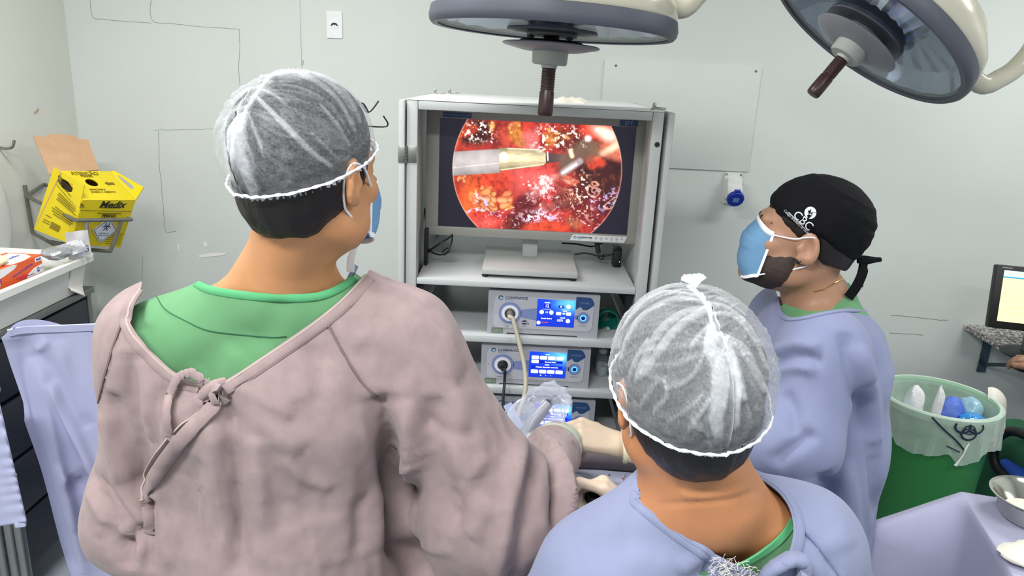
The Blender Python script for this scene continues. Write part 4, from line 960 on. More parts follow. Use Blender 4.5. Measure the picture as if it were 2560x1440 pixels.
# ------------------------------------------------------------------ waste bin, counter, computer, instrument table
M_gbin = mat('green bin plastic', (50, 136, 68), rough=.4, var=(3, .06)); M_gbin_in = mat('pale green inside', (150, 196, 160), rough=.5)
wx_, wy_, wr, wz = 1.548, 2.46, .192, .748
wb = thing('waste_bin', 'tall green waste bin lined with a clear bag beside the lavender gowns', 'waste bin', (wx_, wy_, 0))
B = Matrix.Translation((wx_, wy_, 0))
MB(B).lathe([(0, .003), (.148, .003), (.152, .01), (wr - .006, wz - .03), (wr - .012, wz - .03), (.146, .014), (0, .012)], seg=64).build('tub', M_gbin, wb, smooth=50)
MB(B).lathe([(wr - .010, wz - .012), (wr - .004, wz - .004), (wr + .004, wz - .004), (wr + .007, wz - .012), (wr + .004, wz - .03), (wr - .006, wz - .032)], seg=64, closed=True).build('rim', M_gbin_in, wb, smooth=60)
def film(name, tint, op, rough=.35, white=.55):
    if name in MATS: return MATS[name]
    m = bpy.data.materials.new(name); m.use_nodes = True; nt = m.node_tree; nt.nodes.clear()
    out = nt.nodes.new('ShaderNodeOutputMaterial'); mx = nt.nodes.new('ShaderNodeMixShader'); tr = nt.nodes.new('ShaderNodeBsdfTransparent'); pb = nt.nodes.new('ShaderNodeBsdfPrincipled')
    pb.inputs['Base Color'].default_value = lin(tint); pb.inputs['Roughness'].default_value = rough
    lw = nt.nodes.new('ShaderNodeLayerWeight'); lw.inputs['Blend'].default_value = .35
    tc = nt.nodes.new('ShaderNodeTexCoord'); nz_ = nt.nodes.new('ShaderNodeTexNoise'); nz_.inputs['Scale'].default_value = 18; nz_.inputs['Detail'].default_value = 3
    nt.links.new(tc.outputs['Object'], nz_.inputs['Vector'])
    a = nt.nodes.new('ShaderNodeMath'); a.operation = 'MULTIPLY_ADD'; a.inputs[1].default_value = white; a.inputs[2].default_value = op - .12
    nt.links.new(lw.outputs['Facing'], a.inputs[0])
    b = nt.nodes.new('ShaderNodeMath'); b.operation = 'MULTIPLY_ADD'; b.inputs[1].default_value = .24; b.use_clamp = True
    nt.links.new(nz_.outputs['Fac'], b.inputs[0]); nt.links.new(a.outputs[0], b.inputs[2])
    nt.links.new(b.outputs[0], mx.inputs[0]); nt.links.new(tr.outputs[0], mx.inputs[1]); nt.links.new(pb.outputs[0], mx.inputs[2]); nt.links.new(mx.outputs[0], out.inputs[0])
    bp = nt.nodes.new('ShaderNodeBump'); bp.inputs['Strength'].default_value = .35; bp.inputs['Distance'].default_value = .01; nt.links.new(nz_.outputs['Fac'], bp.inputs['Height']); nt.links.new(bp.outputs[0], pb.inputs['Normal'])
    MATS[name] = m; return m
M_liner = film('bin liner', (214, 232, 220), .42)
rows = []
NK = 120
for i, tt in enumerate(np.linspace(0, 1, 26)):
    row = []
    for k in range(NK + 1):
        a = 2 * math.pi * k / NK
        drop = .135 + .018 * math.sin(3 * a + 1) + .012 * math.sin(7 * a) - .03 * math.exp(-((math.sin((a - math.radians(255)) / 2)) / .06) ** 2)
        pl = math.sin(23 * a + 2 * math.sin(3 * a)) + .6 * math.sin(41 * a + 1)
        if tt < .3:
            s_ = tt / .3; r = wr - .012 - .030 * (1 - s_); z = wz - .02 - .22 * (1 - s_); r += .003 * pl * (1 - s_)
        elif tt < .4:
            s_ = (tt - .3) / .1; r = wr - .010 + .021 * s_; z = wz + .003 * math.sin(math.pi * s_) - .004
        else:
            s_ = (tt - .4) / .6; r = wr + .011 + .010 * s_ + .0045 * pl * s_; z = wz - .006 - drop * s_
        row.append((wx_ + r * math.cos(a), wy_ + r * math.sin(a), z))
    rows.append(row)
MB().grid(rows).build('liner', M_liner, wb, label='clear plastic bag folded over the rim')
# knotted twist of the liner and its print
ka = math.radians(268)
k0 = Vector((wx_ + (wr + .022) * math.cos(ka), wy_ + (wr + .022) * math.sin(ka), wz - .10))
MB().tube([k0 + Vector((.01, .004, .02)), k0, k0 + Vector((-.004, -.004, -.012)), k0 + Vector((-.016, -.006, -.04)), k0 + Vector((-.024, -.006, -.058))], [.006, .008, .005, .007, .012], seg=10, smooth_n=5, flat=.5).build('liner_knot', mat('knot plastic', (226, 234, 232), rough=.35), wb)
def onrim(deg, dz, off=.018):
    a = math.radians(deg); return Vector((wx_ + (wr + off) * math.cos(a), wy_ + (wr + off) * math.sin(a), wz + dz))
def rimcurve(pts, w, name):
    P = spline([onrim(d, z, .017 + .008 * (-z / .1)) for d, z in pts], 8)
    N = [Vector((p.x - wx_, p.y - wy_, 0)).normalized() for p in P]
    return MB().ribbon(P, N, w, .0006).build(name, M_navyp, wb, smooth=False)
M_navyp = mat('liner print', (26, 36, 60), rough=.5)
rimcurve([(236, -.008), (247, -.04), (258, -.07), (266, -.10)], .006, 'printed_line'); rimcurve([(252, -.095), (258, -.103), (263, -.11)], .004, 'printed_line')
for d0, z0 in ((262, -.022), (274, -.022), (268, -.045)):
    rimcurve([(d0 + 6.5 * math.cos(a_), z0 + .020 * math.sin(a_)) for a_ in np.linspace(math.radians(150 if z0 > -.03 else 110), math.radians(390 if z0 > -.03 else 430), 12)], .007, 'biohazard_mark')
rimcurve([(268 + 5 * math.cos(a_), -.030 + .015 * math.sin(a_)) for a_ in np.linspace(0, 6.3, 12)], .004, 'biohazard_mark')
crz = wz - .06
crumple('paper_towel', 'pointed white paper in the green bin at its left side', 'paper', (wx_ - .085, wy_ + .0, crz + .005), (.035, .03, .085), mat('paper white', (236, 236, 240), rough=.8, bump=(30, .4, .01)), 11, group='rubbish in the green bin')
crumple('paper_towel', 'thin twisted white paper standing in the middle of the green bin', 'paper', (wx_ - .015, wy_ - .03, crz + .02), (.016, .018, .085), mat('paper white', (236, 236, 240)), 14, group='rubbish in the green bin')
M_blueg = mat('blue nonwoven', (92, 124, 216), rough=.6, bump=(30, .5, .01))
crumple('blue_wrap', 'crumpled blue wrap in the middle of the green bin', 'wrap', (wx_ + .04, wy_ - .02, crz), (.045, .04, .06), M_blueg, 17, group='rubbish in the green bin')
crumple('plastic_pack', 'glossy bright blue pack at the right of the green bin', 'pack', (wx_ + .088, wy_ - .075, crz - .005), (.05, .035, .035), mat('cyan plastic', (40, 140, 214), rough=.15), 19, group='rubbish in the green bin')
crumple('plastic_pack', 'pale blue clear pack against the right wall of the green bin', 'pack', (wx_ + .13, wy_ + .015, crz + .0), (.035, .05, .05), mat('pale blue plastic', (170, 214, 232), rough=.2, alpha=.75), 23, group='rubbish in the green bin')
crumple('surgical_mask', 'blue surgical mask lying at the left of the green bin', 'mask', (wx_ - .15, wy_ - .03, crz - .01), (.03, .04, .02), mat('mask pale blue', (150, 196, 226), rough=.6), 27, group='rubbish in the green bin')
crumple('paper_fill', 'mixed pale rubbish under the blue wrap in the green bin', 'rubbish', (wx_, wy_, crz - .10), (.15, .15, .06), mat('paper white', (236, 236, 240)), 30)
# glove hanging over the rim
P0 = [onrim(8, .003, .0), onrim(5, .004, .014), onrim(2, -.02, .03), onrim(0, -.07, .036), onrim(-4, -.13, .036), onrim(-10, -.165, .030)]
h = thing('latex_glove', 'white latex glove hanging over the right rim of the green bin', 'glove', P0[2])
M_wlat = mat('white latex', (228, 226, 214), rough=.55, bump=(60, .3))
MB().tube(P0[:5], [.026, .030, .034, .034, .030], seg=16, smooth_n=6, flat=.38).build('cuff', M_wlat, h)
for k in range(4):
    d = Vector((.0, -.022 + k * .014, 0)); e0 = P0[4] + d * .8
    MB().tube([e0 + Vector((0, 0, .012)), e0 + Vector((-.004, -.004 + d.y * .3, -.02)), e0 + Vector((-.012, -.008 + d.y * .6, -.042 + .006 * abs(k - 1)))], [.009, .0085, .006], seg=10, smooth_n=4, flat=.6).build('finger', M_wlat, h)
MB().tube([P0[3] + Vector((0, -.028, 0)), P0[3] + Vector((-.004, -.044, -.02)), P0[3] + Vector((-.008, -.05, -.04))], [.010, .009, .006], seg=10, smooth_n=4, flat=.6).build('thumb', M_wlat, h)
# small pail on the floor
q = atz(2450, 1245, .0); q = atz(2452, 1222, .16)
M_pail = mat('grey white pail', (196, 198, 200), rough=.4)
o = MB(Matrix.Translation((q.x, q.y, 0))).lathe([(0, .002), (.075, .002), (.08, .01), (.095, .15), (.098, .155), (.095, .158), (.09, .15), (.075, .012), (0, .01)], seg=40).build('floor_pail', M_pail, loc=(q.x, q.y, 0)); tag(o, 'small pale pail standing on the blue floor behind the green bin', 'pail')
# granite counter on a wall bracket, computer screen, mouse
GZ = .712
g0 = atz(2428, 826, GZ); g1 = atz(2547, 913, GZ)
gx = (g0.x + g1.x) / 2 + .05; gyf = g1.y
M_gran = bpy.data.materials.new('granite'); M_gran.use_nodes = True
nt = M_gran.node_tree; bs = nt.nodes['Principled BSDF']; bs.inputs['Roughness'].default_value = .22
vo = nt.nodes.new('ShaderNodeTexVoronoi'); vo.inputs['Scale'].default_value = 95; tc = nt.nodes.new('ShaderNodeTexCoord'); nt.links.new(tc.outputs['Object'], vo.inputs['Vector'])
rp_ = nt.nodes.new('ShaderNodeValToRGB'); rp_.color_ramp.interpolation = 'CONSTANT'
for pos, c in ((0, (44, 42, 46)), (.25, (128, 122, 122)), (.5, (196, 190, 188)), (.72, (84, 78, 80)), (.86, (214, 206, 202))):
    e = rp_.color_ramp.elements.new(pos) if pos else rp_.color_ramp.elements[0]; e.color = lin(c)
nt.links.new(vo.outputs['Color'], rp_.inputs[0]); nt.links.new(rp_.outputs[0], bs.inputs['Base Color'])
ctn = thing('granite_counter', 'speckled granite counter bracketed to the wall below the computer screen', 'counter', (gx + .5, (gyf + Y1) / 2, GZ - .03))
MB().box((gx, gyf, GZ - .025), (X1 - .002, Y1 - .002, GZ), .003).build('slab', M_gran, ctn)
M_bk = mat('dark steel bracket', (58, 76, 92), rough=.4, metal=.4)
for k in range(2):
    xx = gx + .13 + k * .75
    MB().box((xx - .02, Y1 - .012, GZ - .24), (xx + .02, Y1 - .003, GZ - .026)).box((xx - .015, gyf + .08, GZ - .04), (xx + .015, Y1 - .004, GZ - .026)).build('bracket_plate', M_bk, ctn, smooth=False)
    MB().tube([(xx, Y1 - .01, GZ - .2), (xx, gyf + .12, GZ - .04)], .009, seg=8).build('bracket_strut', M_bk, ctn)
ml, mt_ = at(2470, 818, 3.06), at(2492, 661, 3.13)
pc = thing('computer_screen', 'black desktop screen showing a yellow page on the granite counter', 'computer screen', (ml.x + .22, 3.1, GZ))
MW, MH = .43, (mt_ - ml).length
yw = math.radians(-14)
Fm = fr(ml, (math.cos(yw), math.sin(yw), .0), y=Vector((0, .06, .27)))
MB(Fm).box((0, 0, -.045), (MW, MH, 0), .006).build('case', M_blk, pc)
MB(Fm).box((.03, .032, -.001), (MW - .03, MH - .022, .0012)).build('screen', mat('yellow page', (252, 224, 168), rough=.4, emit=.85), pc, smooth=False)
MB(Fm).box((.03, MH - .050, .001), (MW - .03, MH - .022, .002)).build('title_bar', mat('page header', (190, 222, 240), rough=.4, emit=.8), pc, smooth=False)
MB(Fm).box((.03, MH - .054, .001), (MW - .03, MH - .048, .0022)).build('title_bar', mat('page header dark', (60, 150, 190), rough=.4, emit=.7), pc, smooth=False)
for k in range(6): MB(Fm).box((.045, .075 + k * .021, .0012), (.14 + .05 * (k % 3), .0765 + k * .021, .0018)).build('page_line', mat('page text', (226, 200, 150), rough=.4, emit=.6), pc, smooth=False)
MB(Fm).box((.02, MH - .014, .0), (.06, MH - .008, .0012)).build('maker_badge', mat('badge grey', (130, 134, 140), rough=.4), pc, smooth=False)
bc = Fm @ Vector((MW * .45, 0, -.03))
MB(Matrix.Translation((bc.x, bc.y, GZ))).lathe([(0, 0), (.11, 0), (.115, .006), (.10, .014), (.04, .02), (0, .02)], seg=40).build('stand_foot', M_blk, pc)
MB().box((bc.x - .035, bc.y - .004, GZ + .015), (bc.x + .035, bc.y + .022, bc.z + .10), .008).build('stand_neck', mat('grey neck', (90, 92, 100), rough=.4), pc)
# ---- draped instrument table
def cloth_box(name, poly, z, drop, flare, m, hook=None, seed=1, folds=9, amp=.02, nlev=26, step=.018, sag=0):
    poly = [Vector((p[0], p[1], 0)) for p in poly]; n = len(poly)
    C0 = sum(poly, Vector()) / n
    ring = []; nor = []
    for i in range(n):
        a, b = poly[i], poly[(i + 1) % n]; L = (b - a).length; k = max(2, int(L / step)); d = (b - a).normalized(); nn = Vector((d.y, -d.x, 0))
        for j in range(k): ring.append(a + (b - a) * j / k); nor.append(nn)
    N = len(ring)
    ns = []
    for i in range(N):
        s_ = Vector()
        for j in range(-3, 4): s_ += nor[(i + j) % N]
        ns.append(s_.normalized())
    rows = []
    for lev in range(9):
        f = lev / 8 * .985
        rows.append([C0 + (p - C0) * f + Vector((0, 0, z)) for p in ring])
    for lev in range(nlev + 1):
        t_ = lev / nlev; row = []
        for i, p in enumerate(ring):
            e = min(1, t_ * 6)
            off = flare * t_ + .002 * e
            w = math.sin(i / N * 2 * math.pi * folds + 2.2 * math.sin(i / N * 6.28 * 2 + seed)) + .5 * math.sin(i / N * 2 * math.pi * folds * 2.3 + seed)
            off += amp * w * t_ ** .8
            q = p + ns[i] * off + Vector((0, 0, z - .004 * e - drop * t_))
            if hook: q = hook(q, p, t_)
            row.append(q)
        rows.append(row)
    mb = MB(); VV = [[mb.bm.verts.new(q) for q in r] for r in rows]
    for a, b in zip(VV, VV[1:]):
        for i in range(N):
            j = (i + 1) % N; mb.bm.faces.new((a[i], a[j], b[j], b[i]))
    bmesh.ops.remove_doubles(mb.bm, verts=mb.bm.verts, dist=1e-5)
    return mb.build(name, m, loc=(C0.x, C0.y, z), smooth=True)
M_lavc = mat('lavender cotton', (176, 178, 204), rough=.85, bump=(900, .15, .0006), var=(5, .04), sheen=.15)
TZ_ = .85
tc0 = atz(2402, 1229, TZ_); tc1 = atz(2508, 1400, TZ_)
dd = (tc1 - tc0).normalized(); ee = Vector((-dd.y, dd.x, 0))
if ee.x < 0: ee = -ee
pl = [tc0, tc0 + dd * .62, tc0 + dd * .62 + ee * .9, tc0 + ee * .9]
it = thing('instrument_table', 'steel instrument table hidden under the lavender drape at the lower right', 'table', ((pl[0] + pl[2]) / 2).to_2d().to_3d())
for p in pl:
    q = p + ((pl[0] + pl[2]) / 2 - p) * .12
    MB().cyl((q.x, q.y, 0), (q.x, q.y, TZ_ - .02), .014, seg=12).build('leg', M_steel, it)
mb = MB(); mb.prism([(p.x + (((pl[0] + pl[2]) / 2 - p) * .04).x, p.y + (((pl[0] + pl[2]) / 2 - p) * .04).y) for p in pl], TZ_ - .004, h0=TZ_ - .02); mb.build('top', M_steel, it)
def hook(q, p, t_):
    d_ = (p - Vector((tc0.x, tc0.y, 0))).length
    w = math.exp(-(d_ / .045) ** 2); k = min(1, t_ / .30)
    return q + Vector((-.21, -.02, .075)) * w * k
dr = cloth_box('table_drape', pl, TZ_, .55, .012, M_lavc, hook, 2, 10, .016)
tag(dr, 'lavender drape over the instrument table at the lower right', 'drape')
q = atz(2575, 1240, TZ_ + .05); bq = Vector((q.x, q.y - .02, TZ_ + .001))
bw = thing('steel_bowl', 'round steel bowl holding gauze on the lavender instrument table', 'bowl', bq)
MB(Matrix.Translation(bq)).lathe([(0, .001), (.05, .001), (.062, .004), (.082, .05), (.088, .056), (.094, .058), (.094, .060), (.087, .059), (.078, .050), (.058, .007), (0, .004)], seg=56).build('bowl_body', mat('polished steel', (206, 204, 196), rough=.14, metal=1), bw)
crumple('gauze_pad', 'white gauze lying inside the steel bowl', 'gauze', (bq.x - .01, bq.y - .01, bq.z + .026), (.05, .05, .016), mat('cream gauze', (236, 232, 218)), 41)
q = atz(2552, 1385, TZ_ + .02)
crumple('folded_gauze', 'cream folded gauze on the lavender table below the steel bowl', 'gauze', (q.x + .03, q.y, TZ_ + .018), (.07, .045, .018), mat('cream gauze', (236, 232, 218)), 44)
# ------------------------------------------------------------------ people: signed-distance bodies and draped clothes
def np3(v): return np.array([v[0], v[1], v[2]], np.float32)
def s_cone(P, a, b, ra, rb):
    a, b = np3(a), np3(b); ab = b - a; t = np.clip(((P - a) @ ab) / max(1e-9, float(ab @ ab)), 0, 1)
    return np.linalg.norm(P - a - t[:, None] * ab, axis=1) - (ra + (rb - ra) * t)
def s_ell(P, c, r, R=None):
    q = P - np3(c)
    if R is not None: q = q @ R
    r = np3(r); k0 = np.linalg.norm(q / r, axis=1); k1 = np.linalg.norm(q / (r * r), axis=1)
    return k0 * (k0 - 1) / np.maximum(k1, 1e-9)
def smin(a, b, k):
    h = np.clip(.5 + .5 * (b - a) / k, 0, 1); return b * (1 - h) + a * h - k * h * (1 - h)
def smax(a, b, k): return -smin(-a, -b, k)
def axis(*segs):
    out = [segs[0][0]]
    for lo, hi, h in segs:
        n = max(1, int(round((hi - lo) / h))); out += list(np.linspace(lo, hi, n + 1)[1:])
    return np.array(out, np.float32)
def mesh_sdf(fn, ax, ay, az, B=5):
    nx, ny, nz_ = len(ax), len(ay), len(az)
    def blk(a):
        n = (len(a) + B - 1) // B; c = []; r = []
        for i in range(n):
            s_ = a[i * B:(i + 1) * B]; lo = s_[0]; hi = a[min((i + 1) * B, len(a) - 1)]; c.append((lo + hi) / 2); r.append((hi - lo) / 2)
        return np.array(c, np.float32), np.array(r, np.float32)
    (cx, rx), (cy, ry), (cz, rz) = blk(ax), blk(ay), blk(az)
    G = np.stack(np.meshgrid(cx, cy, cz, indexing='ij'), -1).reshape(-1, 3)
    rad = np.sqrt((rx ** 2)[:, None, None] + (ry ** 2)[None, :, None] + (rz ** 2)[None, None, :]).ravel()
    d = fn(G); near = (np.abs(d) < rad * 1.7 + .012).reshape(len(cx), len(cy), len(cz)); sg = np.where(d < 0, -1., 1.).reshape(near.shape)
    rep = lambda m: np.repeat(np.repeat(np.repeat(m, B, 0), B, 1), B, 2)[:nx, :ny, :nz_]
    M = rep(near); D = rep(sg).astype(np.float32)
    i, j, k = np.nonzero(M)
    D[i, j, k] = fn(np.stack([ax[i], ay[j], az[k]], -1))
    S_ = D < 0
    c = S_[:-1, :-1, :-1].astype(np.int8)
    tot = sum(S_[a:nx - 1 + a, b:ny - 1 + b, e:nz_ - 1 + e].astype(np.int8) for a in (0, 1) for b in (0, 1) for e in (0, 1))
    cells = (tot > 0) & (tot < 8)
    ci, cj, ck = np.nonzero(cells); idx = -np.ones(cells.shape, np.int64); idx[ci, cj, ck] = np.arange(len(ci))
    acc = np.zeros((len(ci), 3)); cnt = np.zeros(len(ci))
    co = [(a, b, e) for a in (0, 1) for b in (0, 1) for e in (0, 1)]
    for p in range(8):
        for q in range(p + 1, 8):
            A_, B_ = co[p], co[q]
            if sum(abs(x - y) for x, y in zip(A_, B_)) != 1: continue
            va = D[ci + A_[0], cj + A_[1], ck + A_[2]]; vb = D[ci + B_[0], cj + B_[1], ck + B_[2]]
            m = (va < 0) != (vb < 0); t = np.where(m, va / np.where(m, va - vb, 1), 0)
            pa = np.stack([ax[ci + A_[0]], ay[cj + A_[1]], az[ck + A_[2]]], -1); pb = np.stack([ax[ci + B_[0]], ay[cj + B_[1]], az[ck + B_[2]]], -1)
            acc += np.where(m[:, None], pa + (pb - pa) * t[:, None], 0); cnt += m
    V = (acc / np.maximum(cnt, 1)[:, None])
    F = []
    for ax_i in range(3):
        sl0 = [slice(None)] * 3; sl1 = [slice(None)] * 3; sl0[ax_i] = slice(0, -1); sl1[ax_i] = slice(1, None)
        e = S_[tuple(sl0)] != S_[tuple(sl1)]
        o = [(ax_i + 1) % 3, (ax_i + 2) % 3]
        I = np.array(np.nonzero(e))
        ok = (I[o[0]] > 0) & (I[o[1]] > 0) & (I[o[0]] < D.shape[o[0]] - 1) & (I[o[1]] < D.shape[o[1]] - 1); I = I[:, ok]
        fl = S_[tuple(I)]
        q = []
        for da, db in ((-1, -1), (0, -1), (0, 0), (-1, 0)):
            J = I.copy(); J[o[0]] += da; J[o[1]] += db; q.append(idx[tuple(J)])
        Q = np.stack(q, -1); Q[~fl] = Q[~fl][:, ::-1]; F.append(Q)
    F = np.concatenate(F); F = F[(F >= 0).all(1)]
    return V, F
def vnormals(V, F):
    n = np.cross(V[F[:, 2]] - V[F[:, 0]], V[F[:, 3]] - V[F[:, 1]]); N = np.zeros_like(V)
    for k in range(4): np.add.at(N, F[:, k], n)
    return N / np.maximum(np.linalg.norm(N, axis=1, keepdims=True), 1e-12)
def relax(V, F, it=2, lam=.5):
    for _ in range(it):
        S2 = np.zeros_like(V); c = np.zeros(len(V))
        for k in range(4):
            a, b = F[:, k], F[:, (k + 1) % 4]
            np.add.at(S2, a, V[b]); np.add.at(S2, b, V[a]); np.add.at(c, a, 1); np.add.at(c, b, 1)
        V = V * (1 - lam) + lam * S2 / np.maximum(c, 1)[:, None]
    return V
def bvh(V, F): return BVHTree.FromPolygons([tuple(v) for v in V], [tuple(f) for f in F])
def cast(tree, pts, n=10, closed=False):
    """photo polyline -> points and normals on the surface it falls on"""
    P2 = spline([Vector((x, y, 0)) for x, y in pts], n); P = []; N = []
    for p in P2:
        h = tree.ray_cast(_C, ray(p.x, p.y))
        if h[0] is not None:
            nn = h[1] if h[1].dot(_C - h[0]) > 0 else -h[1]
            P.append(h[0]); N.append(nn)
    return P, N
def fold(V, F, folds, gain=1.0):
    tree = bvh(V, F); N = vnormals(V, F); D = np.zeros(len(V))
    for pts, amp, w, kind in folds:
        amp, w = amp * gain, w * (.85 if gain > 1 else 1)
        P, _n = cast(tree, pts)
        if len(P) < 3: continue
        P = np.array([tuple(p) for p in P]); L = len(P)
        lo, hi = P.min(0) - 3.2 * w, P.max(0) + 3.2 * w
        sel = np.nonzero(((V > lo) & (V < hi)).all(1))[0]
        if not len(sel): continue
        q = V[sel]; best = np.full(len(q), 1e9); sd = np.zeros(len(q)); par = np.zeros(len(q))
        for i in range(L - 1):
            a, b = P[i], P[i + 1]; ab = b - a; t = np.clip(((q - a) @ ab) / max(1e-12, ab @ ab), 0, 1)
            dv = q - a - t[:, None] * ab; dd_ = np.linalg.norm(dv, axis=1); m = dd_ < best
            side = np.sign(np.einsum('ij,ij->i', np.cross(np.broadcast_to(ab, dv.shape), dv), N[sel]))
            best = np.where(m, dd_, best); sd = np.where(m, side, sd); par = np.where(m, (i + t) / (L - 1), par)
        ends = np.clip(np.minimum(par, 1 - par) / .18, 0, 1) ** .7 if kind[-1] != 'e' else 1
        x = best / w
        if kind[0] == 's': pr = sd * x * np.exp(.5 - x * x * 1.2) * 1.2
        elif kind[0] == 'l': pr = np.where(sd > 0, np.exp(-x * x), np.exp(-x * x * 9))          # a lip: steep on one side
        else: pr = np.exp(-x * x)
        D[sel] += amp * pr * ends
    return V + N * D[:, None]
def cloth_noise(V, F, amp=.006, sc=6., fine=.0015, fsc=26., stretch=(1, 1, .45), seed=0.):
    N = vnormals(V, F); q = V * np.array(stretch)
    w = (fbm(q * 3 + seed + 5, 3) - .5)[:, None] * .25
    a = fbm((q + w) * sc + seed, 3) - .5
    r = 1 - np.abs(2 * fbm((q + w) * sc * 1.3 + seed + 31, 3) - 1) * 2
    b = fbm((q + w * .4) * fsc + seed + 13, 2) - .5
    return V + N * (a * 2 * amp + np.clip(r, 0, 1) * amp * .5 + b * 2 * fine)[:, None]
def inpoly(x, y, poly):
    c = np.zeros(x.shape, bool); n = len(poly)
    for i in range(n):
        x0, y0 = poly[i]; x1, y1 = poly[(i + 1) % n]
        m = ((y0 > y) != (y1 > y)); xi = (x1 - x0) * (y - y0) / ((y1 - y0) if y1 != y0 else 1e-9) + x0
        c ^= m & (x < xi)
    return c
def project(V):
    d = V - np3(_C); z = d @ np3(_fw); return 1280 + FPX * (d @ np3(_rt)) / z, 720 - FPX * (d @ np3(_up)) / z
def cut(V, F, poly, keep=None):
    """opens a garment: the neckline outline is laid on its back surface, border vertices are pulled onto it"""
    poly = [(p.x, p.y) for p in spline([Vector((x, y, 0)) for x, y in poly + poly[:1]], 6)]
    x, y = project(V); ins = inpoly(x, y, poly)
    if keep is not None: ins &= ~keep(V)
    fi = ins[F]; ft = fi.any(1)
    full = fi.all(1); part = ft & ~full
    # faces crossed by the outline are clipped exactly along it
    newV = []; base = len(V); key = {}
    PA = np.array(poly)
    def crossing(a, b):
        k = (min(a, b), max(a, b))
        if k not in key:
            lo_, hi_ = V[a], V[b]                      # a inside, b outside
            for _ in range(9):
                mid = (lo_ + hi_) / 2; mx_, my_ = project(mid[None]); c = inpoly(mx_, my_, poly)[0] and not (keep is not None and keep(mid[None])[0])
                lo_, hi_ = (mid, hi_) if c else (lo_, mid)
            key[k] = base + len(newV); newV.append(hi_)
        return key[k]
    out = [tuple(int(v) for v in f) for f in F[~ft]]
    for f in F[part]:
        pl = []
        for a, b in zip(f, np.roll(f, -1)):
            if not ins[a]: pl.append(int(a))
            if ins[a] != ins[b]: pl.append(crossing(int(a), int(b)) if ins[a] else crossing(int(b), int(a)))
        if len(set(pl)) >= 3: out.append(tuple(dict.fromkeys(pl)))
    V = np.concatenate([V, np.array(newV)]) if newV else V
    used = np.unique(np.concatenate([np.array(f) for f in out])); re = -np.ones(len(V), np.int64); re[used] = np.arange(len(used))
    return V[used], [tuple(int(re[v]) for v in f) for f in out]
def skin_mesh(name, V, F, m, parent, attr=None, label=None, solid=0):
    me = np_mesh(name, V, F)
    if attr:
        for k, a in attr.items():
            at_ = me.attributes.new(k, 'FLOAT', 'POINT'); at_.data.foreach_set('value', np.asarray(a, np.float32))
    if solid:
        bm = bmesh.new(); bm.from_mesh(me); bmesh.ops.solidify(bm, geom=list(bm.faces), thickness=solid); bm.to_mesh(me); bm.free()
    return link_mesh(name, me, m, parent, smooth=True, label=label)

